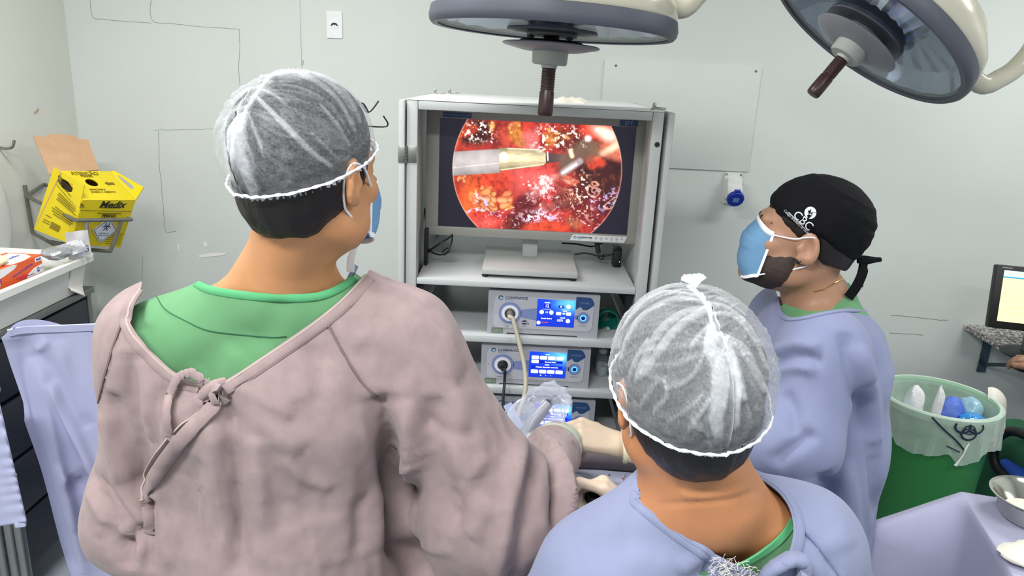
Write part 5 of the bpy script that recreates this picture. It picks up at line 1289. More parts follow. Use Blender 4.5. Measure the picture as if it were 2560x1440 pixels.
class Head:
    def __init__(s, o, yaw, pitch, roll, sc=1.0):
        y = math.radians(yaw)
        s.o = Vector(o); s.sc = sc
        s.R = (Matrix.Rotation(-y, 3, 'Z') @ Matrix.Rotation(math.radians(pitch), 3, 'X') @ Matrix.Rotation(math.radians(roll), 3, 'Y'))
        s.Rn = np.array(s.R, np.float32)
    def w(s, p): return s.o + s.R @ (Vector(p) * s.sc)
    def wn(s, P): return np.asarray(P, np.float32) * s.sc @ s.Rn.T + np3(s.o)
    def l(s, P): return (P - np3(s.o)) @ s.Rn / s.sc
    def M(s): return Matrix.Translation(s.o) @ s.R.to_4x4() @ Matrix.Scale(s.sc, 4)
    def cranium(s, q): return smin(s_ell(q, (0, -.012, .045), (.077, .098, .088)), s_ell(q, (0, -.03, .0), (.066, .07, .07)), .03)
    def sdf(s, P):
        q = s.l(P)
        d = s.cranium(q)
        d = smin(d, s_ell(q, (0, .032, -.03), (.062, .066, .088)), .03)
        d = smin(d, s_ell(q, (0, .048, -.088), (.046, .048, .03)), .03)
        d = smin(d, s_ell(q, (0, .084, -.103), (.022, .018, .018)), .02)
        for x in (-1, 1):
            d = smin(d, s_ell(q, (x * .040, .066, -.022), (.026, .024, .024)), .02)
            d = smin(d, s_ell(q, (x * .055, .02, -.07), (.018, .04, .028)), .025)
        d = smin(d, s_cone(q, (-.034, .086, .024), (.034, .086, .024), .012, .012), .015)
        for x in (-1, 1): d = smax(d, -s_ell(q, (x * .031, .105, .004), (.017, .016, .010)), .010)
        for x in (-1, 1):
            d = smin(d, s_ell(q, (x * .031, .085, .0045), (.0145, .0115, .0115)), .004)
        d = smin(d, s_cone(q, (0, .096, .012), (0, .108, -.026), .008, .011), .010)
        for x in (-1, 1): d = smin(d, s_ell(q, (x * .011, .099, -.031), (.008, .010, .008)), .006)
        d = smin(d, s_ell(q, (0, .096, -.058), (.024, .010, .006)), .005); d = smin(d, s_ell(q, (0, .094, -.069), (.022, .010, .007)), .004)
        for x in (-1, 1):
            Re = np.array(Matrix.Rotation(math.radians(x * 24), 3, 'Z') @ Matrix.Rotation(math.radians(-12), 3, 'X'), np.float32)
            c = (x * .083, -.006, -.004)
            e = s_ell(q, c, (.0085, .021, .034), Re)
            e = smax(e, -s_ell(q, (x * .0925, -.002, .000), (.0105, .0125, .022), Re), .003)
            e = smin(e, s_ell(q, (x * .080, .003, -.028), (.007, .010, .012)), .006)
            e = smin(e, s_ell(q, (x * .079, .012, -.008), (.006, .006, .009)), .006)
            d = smin(d, e, .007)
        return d * s.sc
    def hair(s, P, thick=.010, top=.006, bulge=False, nape=-.085, front=.05, side=.0):
        q = s.l(P)
        d = s.cranium(q) - (thick + (top - thick) * np.clip((q[:, 2] + .01) / .04, 0, 1))
        d = smin(d, s_ell(q, (0, -.045, -.035), (.060, .055, .062)), .03)
        if bulge: d = smin(d, s_ell(q, (0, -.040, .050), (.075, .088 , .072)), .02)
        st = fbm(q * np.array([70, 70, 18]), 2) - .5
        d = d + st * .006
        x = np.abs(q[:, 0])
        d = smax(d, (q[:, 1] - front) - .9 * np.clip(q[:, 2] - .03, 0, .08), .006)                 # face hairline
        low = nape + .55 * np.clip(q[:, 1] + .045, 0, .2) + .012 * np.sin(q[:, 0] * 60) * (fbm(q * 50, 2) - .2)
        d = smax(d, low - q[:, 2], .008)                                                            # nape line rises to the ear
        for sx in (-1, 1): d = smax(d, -s_ell(q, (sx * .085, -.002, -.006), (.03, .024, .036)), .006)  # clear of the ears
        d = smax(d, np.where((x > .05) & (q[:, 1] > .004), -.005 - side - q[:, 2], -1), .006)
        return d * s.sc
def cap_points(hd, c, r, tilt, th_max, nphi=220, nth=90, puff=None):
    ph = np.linspace(0, 2 * np.pi, nphi + 1); th = np.linspace(.0, 1, nth + 1)
    T, Ph = np.meshgrid(th, ph, indexing='ij')
    t = T * np.radians(th_max)
    d = np.stack([np.sin(t) * np.sin(Ph), -np.sin(t) * np.cos(Ph), np.cos(t)], -1)        # phi=0 at the back of the head
    a = math.radians(tilt); Rx = np.array([[1, 0, 0], [0, math.cos(a), -math.sin(a)], [0, math.sin(a), math.cos(a)]])
    d = d @ Rx.T
    return T, Ph, d
def grid_faces(n, m):
    i = np.arange(n * m).reshape(n, m); return np.stack([i[:-1, :-1], i[1:, :-1], i[1:, 1:], i[:-1, 1:]], -1).reshape(-1, 4)
def bouffant(hd, parent, c, r, tilt, th_max, E, seed, dens, puff, tuck, pleat=.34, tint=(226, 230, 240), label=None, lean=.5, lines=()):
    T, Ph, d = cap_points(hd, c, r, tilt, th_max)
    ph_, th_ = Ph, T
    # leaf-vein gathers spreading from the sagittal seam and its back end E
    lx = d[..., 0]; al = np.arctan2(d[..., 2], -d[..., 1])          # angle along the seam, 0 = back horizontal, pi/2 = top
    b = np.arctan2(np.abs(lx), np.hypot(d[..., 1], d[..., 2])); ap = al - E - lean * b
    lab = np.where(ap < 0, np.arctan2(b, -ap), np.pi / 2 + np.clip(ap, 0, 9) * 1.25)
    sgn = np.sign(lx) * 7.3
    dist = np.hypot(np.clip(-ap, 0, 9), b)
    def n1(x, s_): return fbm(np.stack([x * s_ + seed, sgn + seed * .37, dist * 1.2 + seed], -1), 2)
    r1 = np.clip(1 - np.abs(2 * n1(lab, 5.) - 1) * 7.0, 0, 1) ** 1.3; r2 = np.clip(1 - np.abs(2 * n1(lab, 13.) - 1) * 5.0, 0, 1) ** 1.5; r3 = np.clip(n1(lab, 3.5) * 2.4 - 1.1, 0, 1)
    fade = np.exp(-dist * .55) * .75 + .3
    pl = (r1 * .9 + r2 * .55) * fade
    seam = np.exp(-(b / .014) ** 2) * (al > E - .05) * (al < 2.4)
    tail = np.exp(-((lx - .05) / .045) ** 2) * np.exp(-((al - (E - .42)) / .33) ** 2) * (.7 + .6 * n1(lab, 6))
    fib = fbm(np.stack([d[..., 0] * 60, d[..., 1] * 60, d[..., 2] * 60], -1), 3) - .5
    rim = np.exp(-((1 - T) / .028) ** 2)
    den = dens + pl * pleat + seam * .6 + tail * .6 + fib * .22 + r3 * .10 * fade + rim * .45 + .25 * np.clip((T - .93) / .07, 0, 1)
    wr_ = (fbm(np.stack([d[..., 0] * 9 + seed, d[..., 1] * 9, d[..., 2] * 9], -1), 3) - .5)
    rr = 1 + .028 * pl + .035 * tail + .015 * seam + .05 * wr_ * T + puff(d, T)
    tk = np.clip((T - .86) / .14, 0, 1)
    rr = rr - tuck * tk ** 1.6
    ruf = np.clip((T - .965) / .035, 0, 1)
    rr = rr + ruf * (.025 + .03 * np.sin(Ph * 75 + 2 * np.sin(Ph * 9)))
    P = np.array(c) + d * np.array(r) * rr[..., None]
    V = hd.wn(P.reshape(-1, 3)); F = grid_faces(*T.shape)
    if lines:          # the single folds one can see, laid on the side of the cap that shows them
        N = hd.wn(P.reshape(-1, 3) * 0 + d.reshape(-1, 3)) - np3(hd.o); N /= np.linalg.norm(N, axis=1, keepdims=True)
        x_, y_ = project(V); face = np.einsum('ij,ij->i', N, np3(_C) - V) > -.05
        den = den.ravel().copy(); disp = np.zeros(len(V))
        for pts, wpx, amt in lines:
            Q = np.array([(p.x, p.y) for p in spline([Vector((a, b_, 0)) for a, b_ in pts], 8)]); best = np.full(len(V), 1e9); par = np.zeros(len(V))
            for i in range(len(Q) - 1):
                ab = Q[i + 1] - Q[i]; dx, dy = x_ - Q[i][0], y_ - Q[i][1]; t_ = np.clip((dx * ab[0] + dy * ab[1]) / max(1e-9, ab @ ab), 0, 1)
                dd_ = np.hypot(dx - t_ * ab[0], dy - t_ * ab[1]); m_ = dd_ < best; best = np.where(m_, dd_, best); par = np.where(m_, (i + t_) / (len(Q) - 1), par)
            wl = wpx * (.55 + .45 * np.sin(np.pi * np.clip(par, 0, 1)) + .0); g_ = np.where(face, 1 / (1 + (best / wl) ** 6), 0) * (1 - .35 * par)
            lipg = np.where(face, np.exp(-((best - wl) / 1.6) ** 2), 0)
            den += amt * g_ + amt * .35 * lipg; disp += .0030 * g_ * min(1, wpx / 6)
        V = V + N * disp[:, None]; den = den.reshape(T.shape)
    cap = skin_mesh('bouffant_cap', V, F, M_cap, parent, {'dens': den.ravel()}, label=label)
    # elastic band
    k = int(.965 * (T.shape[0] - 1)); ring = V.reshape(T.shape + (3,))[k]
    MB().tube([Vector(p) + (Vector(p) - hd.w(c)).normalized() * .0042 for p in ring[::2]], [.0019 + .0007 * math.sin(i * 2.3) for i in range(len(ring[::2]))], seg=6).build('elastic_band', M_band, cap)
    return cap, V.reshape(T.shape + (3,))
def cap_material(name, tint):
    m = bpy.data.materials.new(name); m.use_nodes = True; nt = m.node_tree; nt.nodes.clear()
    out = nt.nodes.new('ShaderNodeOutputMaterial'); mx = nt.nodes.new('ShaderNodeMixShader'); tr = nt.nodes.new('ShaderNodeBsdfTransparent')
    df = nt.nodes.new('ShaderNodeBsdfDiffuse'); tl = nt.nodes.new('ShaderNodeBsdfTranslucent'); m2 = nt.nodes.new('ShaderNodeMixShader'); m2.inputs[0].default_value = .3
    df.inputs[0].default_value = lin(tint); tl.inputs[0].default_value = lin(tint)
    a = nt.nodes.new('ShaderNodeAttribute'); a.attribute_name = 'dens'
    nz_ = nt.nodes.new('ShaderNodeTexNoise'); nz_.inputs['Scale'].default_value = 420; nz_.inputs['Detail'].default_value = 3
    tc = nt.nodes.new('ShaderNodeTexCoord'); nt.links.new(tc.outputs['Object'], nz_.inputs['Vector'])
    ad = nt.nodes.new('ShaderNodeMath'); ad.operation = 'MULTIPLY_ADD'; ad.inputs[1].default_value = .34; nt.links.new(nz_.outputs['Fac'], ad.inputs[0])
    sb_ = nt.nodes.new('ShaderNodeMath'); sb_.operation = 'SUBTRACT'; sb_.inputs[1].default_value = .17; nt.links.new(a.outputs['Fac'], sb_.inputs[0]); nt.links.new(sb_.outputs[0], ad.inputs[2]); ad.use_clamp = True
    nt.links.new(ad.outputs[0], mx.inputs[0]); nt.links.new(tr.outputs[0], mx.inputs[1]); nt.links.new(df.outputs[0], m2.inputs[1]); nt.links.new(tl.outputs[0], m2.inputs[2]); nt.links.new(m2.outputs[0], mx.inputs[2]); nt.links.new(mx.outputs[0], out.inputs[0])
    return m
M_cap = cap_material('nonwoven cap', (214, 218, 224)); M_band = mat('cap elastic', (232, 235, 240), rough=.9)
def skin_mat(name, rgb, red):
    m = mat(name, rgb, rough=.48, bump=(340, .10, .0008), var=(16, .10), sss=.06, spec=.4)
    return m
M_sk1 = skin_mat('olive skin', (192, 138, 96), 0); M_sk2 = skin_mat('warm brown skin', (186, 128, 88), 0); M_sk3 = skin_mat('tan skin', (166, 126, 102), 0)
M_hair = mat('black hair', (24, 20, 20), rough=.42, bump=(160, .5, .003), stretch=(1, 1, .25), spec=.35)
M_beard = mat('dark beard', (48, 36, 32), rough=.7, bump=(260, .6, .002))
M_mauve = mat('washed mauve cotton', (146, 129, 130), rough=.92, wrinkle=(10, .6), bump=(1100, .22, .0007), var=(45, .10), sheen=.12, spec=.15)
M_scrub = mat('green scrub cotton', (98, 148, 106), rough=.88, wrinkle=(9, .25), bump=(1200, .2, .0006), var=(6, .05), sheen=.1, spec=.15)
M_lav1 = mat('lavender gown cotton', (130, 138, 168), rough=.9, wrinkle=(8, .22), bump=(1100, .18, .0006), var=(6, .04), sheen=.12, spec=.15)
M_lav2 = mat('grey lavender gown cotton', (130, 138, 170), rough=.9, wrinkle=(8, .45), bump=(1100, .18, .0006), var=(5, .05), sheen=.12, spec=.15)
M_seam1 = mat('mauve seam', (112, 98, 97), rough=.95, bump=(300, .5, .001)); M_edge1 = mat('mauve worn edge', (166, 152, 148), rough=.95)
M_seamL = mat('lavender seam', (110, 118, 152), rough=.95, bump=(300, .5, .001)); M_thread = mat('pale thread', (222, 216, 212), rough=.95)
M_maskb = mat('mask blue', (146, 198, 238), rough=.7, bump=(700, .25, .0006)); M_maskw = mat('mask white', (232, 236, 242), rough=.7)
M_shoe = mat('white clog', (214, 216, 218), rough=.5); M_eye = mat('eye white', (222, 214, 208), rough=.2); M_iris = mat('dark iris', (34, 22, 16), rough=.1)
M_glv = mat('surgical glove latex', (190, 172, 152), rough=.5, bump=(50, .35, .004), var=(14, .08), sss=.03); M_cuff = mat('cream glove cuff', (232, 224, 192), rough=.6, bump=(80, .4))
M_frame = mat('dark spectacle frame', (24, 20, 24), rough=.3)

def body_sdf(hd, neck, prims, k=.035):
    def fn(P):
        d = hd.sdf(P)
        n0 = hd.w((0, -.022, -.055))
        t = s_cone(P, n0, neck, .057 * hd.sc, .066 * hd.sc)
        d = smin(d, t, .03)
        b = None
        for a, b_, ra, rb in prims:
            e = s_cone(P, a, b_, ra, rb); b = e if b is None else smin(b, e, k)
        return smin(d, b, .045)
    return fn
def build_body(name, label, hd, neck, prims, m, loc, hcell=.0042, tcell=.013, box=.17):
    root = thing(name, label, 'person', loc)
    fn = body_sdf(hd, neck, prims)
    o = hd.o; h = hd.sc * .15
    allp = [p for a, b, ra, rb in prims for p in ((a, ra), (b, rb))]
    lo = [min(p[i] - r for p, r in allp) - .06 for i in range(3)]; hi = [max(p[i] + r for p, r in allp) + .06 for i in range(3)]
    def ax3(i, a, b):
        s_ = []
        if lo[i] < a: s_.append((lo[i], a, tcell))
        s_.append((a, b, hcell))
        if hi[i] > b: s_.append((b, hi[i], tcell))
        return axis(*s_)
    V, F = mesh_sdf(fn, ax3(0, o.x - h, o.x + h), ax3(1, o.y - h - .0, o.y + h), ax3(2, o.z - .15, o.z + .17))
    V = relax(V, F, 1, .4)
    return root, V, F, fn
def garment(fn, lo, hi, cell, low=None):
    """low=(z, cell): coarser below z"""
    az = axis((lo[2], low[0], low[1]), (low[0], hi[2], cell)) if low else axis((lo[2], hi[2], cell))
    V, F = mesh_sdf(fn, axis((lo[0], hi[0], cell)), axis((lo[1], hi[1], cell)), az)
    return relax(V, F, 2, .5), F
def prim_sdf(prims, k, post=None, squash=None):
    def fn(P):
        d = None
        for a, b_, ra, rb, *r in prims:
            e = s_cone(P, a, b_, ra, rb) if not r else s_ell(P, a, b_ if hasattr(b_, '__len__') else (ra, rb, r[0]))
            kk = k
            d = e if d is None else smin(d, e, kk)
        return post(P, d) if post else d
    return fn
def trim(tree, pts, w, m, parent, name, th=.0016, n=10, lift=.001):
    P, N = cast(tree, pts, n)
    if len(P) < 3: return None
    for _ in range(3):
        P = [P[0]] + [(P[i - 1] + P[i] * 2 + P[i + 1]) / 4 for i in range(1, len(P) - 1)] + [P[-1]]
        N = [N[0]] + [(N[i - 1] + N[i] * 2 + N[i + 1]).normalized() for i in range(1, len(N) - 1)] + [N[-1]]
    return MB().ribbon([p + nn * lift for p, nn in zip(P, N)], N, w, th).build(name, m, parent, smooth=60)
def hand_sdf(side, curl, spread=1.0, thumb=None):
    """local: wrist at 0, fingers +y, back of the hand +z, thumb to side*x. curl: list of 4 (mcp, pip, dip) degrees"""
    xs = [.030, .010, -.011, -.030]; Ls = [(.043, .026, .021), (.047, .030, .022), (.043, .028, .021), (.033, .021, .019)]; ky = [.088, .092, .087, .078]
    segs = []
    for i in range(4):
        p = Vector((xs[i] * side, ky[i], .004 - .004 * abs(i - 1))); segs.append((Vector((xs[i] * .55 * side, .012, 0)), p, .0150, .0118))
        a = 0; az = -math.radians((i - 1.4) * 3.0 * spread) * side * -1
        for L_, c, r0, r1 in zip(Ls[i], curl[i], (.0108, .0096, .0086), (.0096, .0086, .0072)):
            a += math.radians(c); d = Vector((math.sin(az) * -1 * math.cos(a), math.cos(az) * math.cos(a), -math.sin(a))); q = p + d * L_; segs.append((p, q, r0, r1)); p = q
    th = thumb or [(.022, .018, -.006), (.044, .046, -.018), (.050, .074, -.030), (.044, .098, -.038)]
    th = [Vector((x * side, y, z)) for x, y, z in th]
    ts = list(zip(th, th[1:], (.0155, .0125, .0108), (.0128, .0108, .0085)))
    def fn(P):
        d = s_cone(P, (0, -.09, 0), (0, .0, 0), .031, .027); 
        for i in range(0, 16, 4): d = smin(d, s_cone(P, *segs[i]), .012)
        f = None
        for i in range(16):
            if i % 4 == 0: continue
            e = s_cone(P, *segs[i]); f = e if f is None else np.minimum(f, e) if (i % 4 == 1) else smin(f, e, .003)
        d = smin(d, f, .005)
        for a, b, ra, rb in ts: d = smin(d, s_cone(P, a, b, ra, rb), .007)
        return d
    return fn
def build_hand(name, M, side, curl, m, parent, thumb=None, spread=1.0, cell=.0028, label=None, wrist=-.085):
    fn = hand_sdf(side, curl, spread, thumb)
    V, F = mesh_sdf(lambda P: smax(fn(P), wrist - P[:, 1], .004), axis((-.085, .085, cell)), axis((wrist - .01, .215, cell)), axis((-.12, .06, cell)))
    V = relax(V, F, 1, .4)
    Mn = np.array(M, np.float64); V = V @ Mn[:3, :3].T + Mn[:3, 3]
    return skin_mesh(name, V, F, m, parent, label=label)
def mask_on(hd, parent, side_strap, off=.0, sag=0, back=.062, length=.132, width=.062):
    nu, nv = 41, 33; P = []
    for j in range(nv):
        v = j / (nv - 1); row = []
        zc = .018 - sag - length * v; yc = float(np.interp(v, [0, .16, .32, .55, .8, 1], [.100, .111, .122, .118, .112, .092])) + off
        for i in range(nu):
            u = 2 * i / (nu - 1) - 1; au = abs(u)
            x = width * math.sin(au * 1.35) / math.sin(1.35) * (1 if u >= 0 else -1)
            ys = back
            y = ys + (yc - ys) * (math.cos(au * math.pi / 2)) ** .52
            z = zc - .012 * au * au * (1 - v) * 1.2 + .022 * au * au * v
            pl = .0022 * (((v * 4) % 1) - .5) if .12 < v < .9 else 0
            row.append(hd.w((x, y + pl * (1 - au ** 4), z)))
        P.append(row)
    mk = MB().grid(P); bmesh.ops.solidify(mk.bm, geom=list(mk.bm.faces), thickness=.0012)
    mk = mk.build('face_mask', M_maskb, parent, smooth=40)
    top = [p + hd.R @ Vector((0, .0008, 0)) for p in P[0]]; N = [(hd.R @ Vector((math.sin((i / 20 - 1) * 1.2), math.cos((i / 20 - 1) * 1.2), 0))) for i in range(nu)]
    MB().ribbon([p * .72 + q * .28 for p, q in zip(P[0], P[2])], N, .012, .0015).build('mask_edge', M_maskw, mk, smooth=60)
    MB().ribbon([p * .6 + q * .4 for p, q in zip(P[-1], P[-2])], N, .008, .0015).build('mask_edge', M_maskw, mk, smooth=60)
    for sx, i in ((1, nu - 1), (-1, 0)):
        MB().ribbon([P[j][i] for j in range(0, nv, 4)], [hd.R @ Vector((sx, .2, 0))] * len(range(0, nv, 4)), .006, .0012).build('mask_edge', M_maskw, mk)
        pts = [P[1][i], hd.w((sx * .079, .028, .008)), hd.w((sx * .086, .010, .018)), hd.w((sx * .086, -.012, .022)), hd.w((sx * .081, -.022, .0)), hd.w((sx * .078, -.018, -.03)), hd.w((sx * .072, .0, -.05)), P[-2][i]]
        MB().tube(pts, .0017, seg=8, smooth_n=6).build('ear_loop', M_maskw, mk)
    return mk
def eyes(hd, parent):
    for sx in (-1, 1):
        e = MB().ball((0, 0, 0), .0116 * hd.sc, seg=20, M=Matrix.Translation(hd.w((sx * .031, .0862, .005)))).build('eyeball', M_eye, parent)
        MB(hd.M() @ Matrix.Translation((sx * .031, .0862, .005)) @ Matrix.Rotation(math.radians(-90), 4, 'X')).lathe([(0, .0122), (.003, .0121), (.0055, .0112), (.0055, .0105), (0, .0105)], seg=20).build('iris', M_iris, e)
        MB().tube([hd.w((sx * (.014 + .034 * t), .0985 - .020 * t * t - .002 * t, .0235 + .006 * math.sin(t * 2.6) - .006 * t)) for t in np.linspace(0, 1, 9)], [.0024, .0038, .0042, .0040, .0036, .003, .0024, .0016, .0008], seg=8, flat=1.0).build('eyebrow', M_hair, parent)
def shoes(parent, pts):
    for x, y, a in pts:
        M = Matrix.Translation((x, y, 0)) @ Matrix.Rotation(a, 4, 'Z')
        rows = []
        for v, w_, h_ in ((-.12, .02, .05), (-.11, .034, .075), (-.05, .038, .09), (.02, .042, .08), (.08, .047, .06), (.13, .04, .045), (.15, .012, .03)):
            rows.append([(w_ * math.cos(t), v, .004 + max(0, h_ * math.sin(t))) for t in np.linspace(-.15, math.pi + .15, 15)])
        MB(M).grid(rows).build('shoe', M_shoe, parent)
CAPL1 = [([(689, 181), (664, 205), (633, 248), (612, 286), (601, 329)], 4, .6), ([(642, 243), (681, 282), (724, 325), (776, 377), (827, 416)], 6, .45), ([(621, 282), (642, 338), (659, 390)], 3, .3), ([(612, 291), (597, 334), (603, 390), (621, 441), (638, 489)], 14, .5),
         ([(603, 286), (573, 329), (565, 381), (578, 450)], 5, .3), ([(616, 265), (573, 295), (552, 347)], 4, .3), ([(702, 183), (801, 192), (866, 239), (900, 304)], 6, .3), ([(694, 187), (776, 196), (844, 248), (888, 329)], 4, .3), ([(801, 261), (844, 312), (875, 364)], 3, .25), ([(776, 330), (820, 372), (848, 400)], 2.5, .2),
         ([(650, 222), (690, 240), (715, 262)], 3, .25), ([(680, 190), (730, 184), (780, 198)], 3, .25), ([(640, 238), (600, 262), (565, 300)], 4, .25), ([(655, 215), (610, 230), (575, 262)], 4, .25), ([(608, 300), (585, 350), (580, 420), (592, 480)], 4, .3), ([(612, 300), (618, 360), (640, 420)], 3, .25)]
CAPL2 = [([(1720, 716), (1750, 742), (1769, 769), (1780, 810), (1782, 832)], 4, .6), ([(1780, 772), (1720, 799), (1675, 840), (1637, 892), (1600, 945)], 9, .34), ([(1769, 769), (1705, 784), (1649, 829), (1611, 900), (1589, 952)], 8, .3), ([(1761, 757), (1690, 746), (1611, 784), (1570, 840), (1551, 900)], 5, .3), ([(1750, 742), (1660, 731), (1592, 769), (1559, 817)], 4, .3),
         ([(1780, 821), (1776, 870), (1795, 900), (1802, 960), (1791, 1035), (1795, 1084)], 20, .55), ([(1791, 840), (1817, 870), (1840, 922), (1862, 997)], 12, .35), ([(1799, 836), (1855, 870), (1885, 922), (1915, 979)], 10, .3), ([(1769, 817), (1742, 847), (1727, 870)], 5, .3), ([(1757, 986), (1720, 1020), (1667, 1057)], 4, .25), ([(1772, 997), (1750, 1035), (1720, 1076)], 6, .3),
         ([(1660, 949), (1667, 990), (1641, 1020), (1634, 1035)], 4, .25), ([(1780, 784), (1836, 791), (1885, 847), (1919, 922)], 5, .3), ([(1765, 757), (1818, 769), (1870, 810), (1908, 870)], 4, .28), ([(1755, 745), (1800, 745), (1860, 785)], 3, .25), ([(1620, 850), (1590, 900), (1572, 950)], 5, .25), ([(1640, 960), (1610, 1000), (1600, 1020)], 4, .2), ([(1762, 880), (1730, 940), (1690, 970)], 4, .22)]
# ---- left surgeon, mauve gown ----------------------------------------------
h1 = Head(at(776, 434, 1.03), 27, -3, 0, .965)
n1_ = at(708, 704, 1.075); cx1_ = at(700, 1000, 1.13)
shL, shR = at(425, 870, 1.09), at(985, 872, 1.10)
elL, elR = at(350, 1290, 1.06), at(1268, 1270, 1.05)
wrL, wrR = at(520, 1250, 1.40), at(1392, 1118, 1.38)
hipc = Vector((n1_.x - .01, 1.15, .93))
legs = [(Vector((hipc.x + s * .09, 1.15, .9)), Vector((hipc.x + s * .11, 1.14, .5)), .085, .06) for s in (-1, 1)] + [(Vector((hipc.x + s * .11, 1.14, .5)), Vector((hipc.x + s * .12, 1.13, .07)), .06, .042) for s in (-1, 1)]
bp1 = [(n1_ + Vector((0, .02, -.02)), Vector((n1_.x, 1.14, 1.25)), .046, .115), (Vector((n1_.x, 1.13, 1.25)), hipc, .125, .13), (n1_, shL, .045, .055), (n1_, shR, .045, .055),
       (shL, elL, .05, .04), (elL, wrL, .04, .028), (shR, elR, .05, .04), (elR, wrR, .04, .028)] + legs
p1, V, F, fb1 = build_body('person', 'surgeon in a mauve gown and white bouffant cap seen from behind, standing at the left', h1, n1_, bp1, M_sk1, (n1_.x, 1.12, 0))
tb1 = bvh(V, F)
skin_mesh('body', V, F, M_sk1, p1)
hv, hf = mesh_sdf(lambda P: h1.hair(P, .013, .006, True, -.088, .052, .02), axis((h1.o.x - .15, h1.o.x + .15, .004)), axis((h1.o.y - .15, h1.o.y + .15, .004)), axis((h1.o.z - .13, h1.o.z + .17, .004)))
skin_mesh('hair', hv, hf, M_hair, p1)
eyes(h1, p1); mask_on(h1, p1, 1, sag=.020, length=.108)
cap1, CV1 = bouffant(h1, p1, (0, -.022, .038), (.094, .121, .103), 22, 108, .50, 3.1, .15, lambda d, T: .03 * np.clip(-d[..., 1], 0, 1) * np.clip(.4 - d[..., 2], 0, 1), .05, .16, lines=CAPL1)
# up on the forehead, thin wire
g = [h1.w((.060, .088, .088)), h1.w((.060, .100, .075)), h1.w((.030, .118, .070)), h1.w((-.03, .118, .070)), h1.w((-.06, .1, .075))]
sp_ = MB().tube(g, .0012, seg=8, smooth_n=6).build('spectacles', M_frame, p1)
MB().tube([at(893, 250, 1.12), at(908, 268, 1.12), at(918, 280, 1.125), at(930, 274, 1.13), at(946, 253, 1.14)], .0014, seg=8, smooth_n=5).build('spectacle_arm', M_frame, sp_)
MB().tube([at(893, 262, 1.11), at(905, 258, 1.115), at(913, 266, 1.12), at(921, 281, 1.125)], .0013, seg=8, smooth_n=5).build('spectacle_arm', M_frame, sp_)
MB().ribbon([at(903, 590, 1.13), at(884, 622, 1.12), at(877, 650, 1.115), at(876, 680, 1.11)], [Vector((.3, -1, 0))] * 4, [.006, .011, .012, .012], .001).build('mask_tie', M_maskw, p1)
MB().ribbon([at(890, 664, 1.13), at(882, 680, 1.12), at(872, 700, 1.115)], [Vector((.3, -1, 0))] * 3, .009, .0015).build('gown_tie', M_lav1, p1)
# scrub
chest1 = Vector((n1_.x, 1.13, 1.27))
sc1 = prim_sdf([(n1_ + Vector((0, .01, -.03)), chest1, .078, .150), (chest1, Vector((hipc.x, 1.14, .85)), .152, .16), (n1_ + Vector((-.01, .01, -.02)), shL, .068, .072), (n1_ + Vector((.01, .01, -.02)), shR, .068, .072),
                (shL, shL.lerp(elL, .3), .068, .062), (shR, shR.lerp(elR, .3), .068, .062)], .05)
V, F = garment(sc1, (n1_.x - .42, .85, .78), (n1_.x + .42, 1.35, 1.62), .008)
V = cloth_noise(V, F, .003, 7, .0006, 26, seed=2.)
V = fold(V, F, [([(585, 870), (560, 930), (530, 990)], .006, .018, 'r'), ([(500, 930), (540, 880), (640, 830)], -.004, .02, 'v'), ([(700, 740), (680, 800), (640, 870)], -.005, .02, 'v'), ([(370, 720), (352, 770), (350, 830)], -.006, .008, 'v'), ([(395, 710), (375, 760), (368, 820)], .005, .008, 'r')])
ts1 = bvh(V, F)
sneck = [(470, 694), (520, 718), (600, 732), (700, 740), (790, 737), (845, 718), (886, 690), (884, 560), (700, 480), (480, 560), (440, 640)]
V, F = cut(V, F, sneck, keep=lambda V: (V[:, 2] < 1.30))
sgo = skin_mesh('scrub_top', V, F, M_scrub, p1)
trim(ts1, [(474, 698), (520, 723), (600, 737), (700, 745), (790, 742), (845, 723), (884, 696)], .012, mat('scrub edge', (78, 156, 106), rough=.9), sgo, 'neck_binding')
trim(ts1, [(392, 742), (415, 775), (470, 805), (520, 826), (600, 836), (680, 843), (716, 840)], .0014, mat('green stitch', (40, 96, 66), rough=.9), sgo, 'stitch_line', th=.0006)
# gown
back = Vector((n1_.x - .01, 1.10, 1.28))
gp1 = [(n1_ + Vector((0, .02, -.06)), back, .075, .165), (back, Vector((hipc.x, 1.13, .98)), .165, .195), (Vector((hipc.x, 1.13, .98)), Vector((hipc.x, 1.13, .36)), .195, .26),
       (n1_ + Vector((-.02, .02, -.03)), shL, .066, .086), (n1_ + Vector((.02, .02, -.03)), shR, .066, .086),
       (shL, elL, .088, .072), (elL, wrL, .075, .05), (shR, elR, .088, .078), (elR, wrR, .080, .052),
       (elR + Vector((-.04, .03, -.05)), elR + Vector((-.08, .05, -.25)), .09, .05), (elL + Vector((.05, .02, -.02)), elL + Vector((.07, .06, -.1)), .07, .05)]
fg1 = prim_sdf(gp1, .075)
V, F = garment(fg1, (n1_.x - .52, .78, .30), (n1_.x + .62, 1.50, 1.60), .0078, (.88, .02))
V = cloth_noise(V, F, .009, 6.0, .0022, 24, seed=1.)
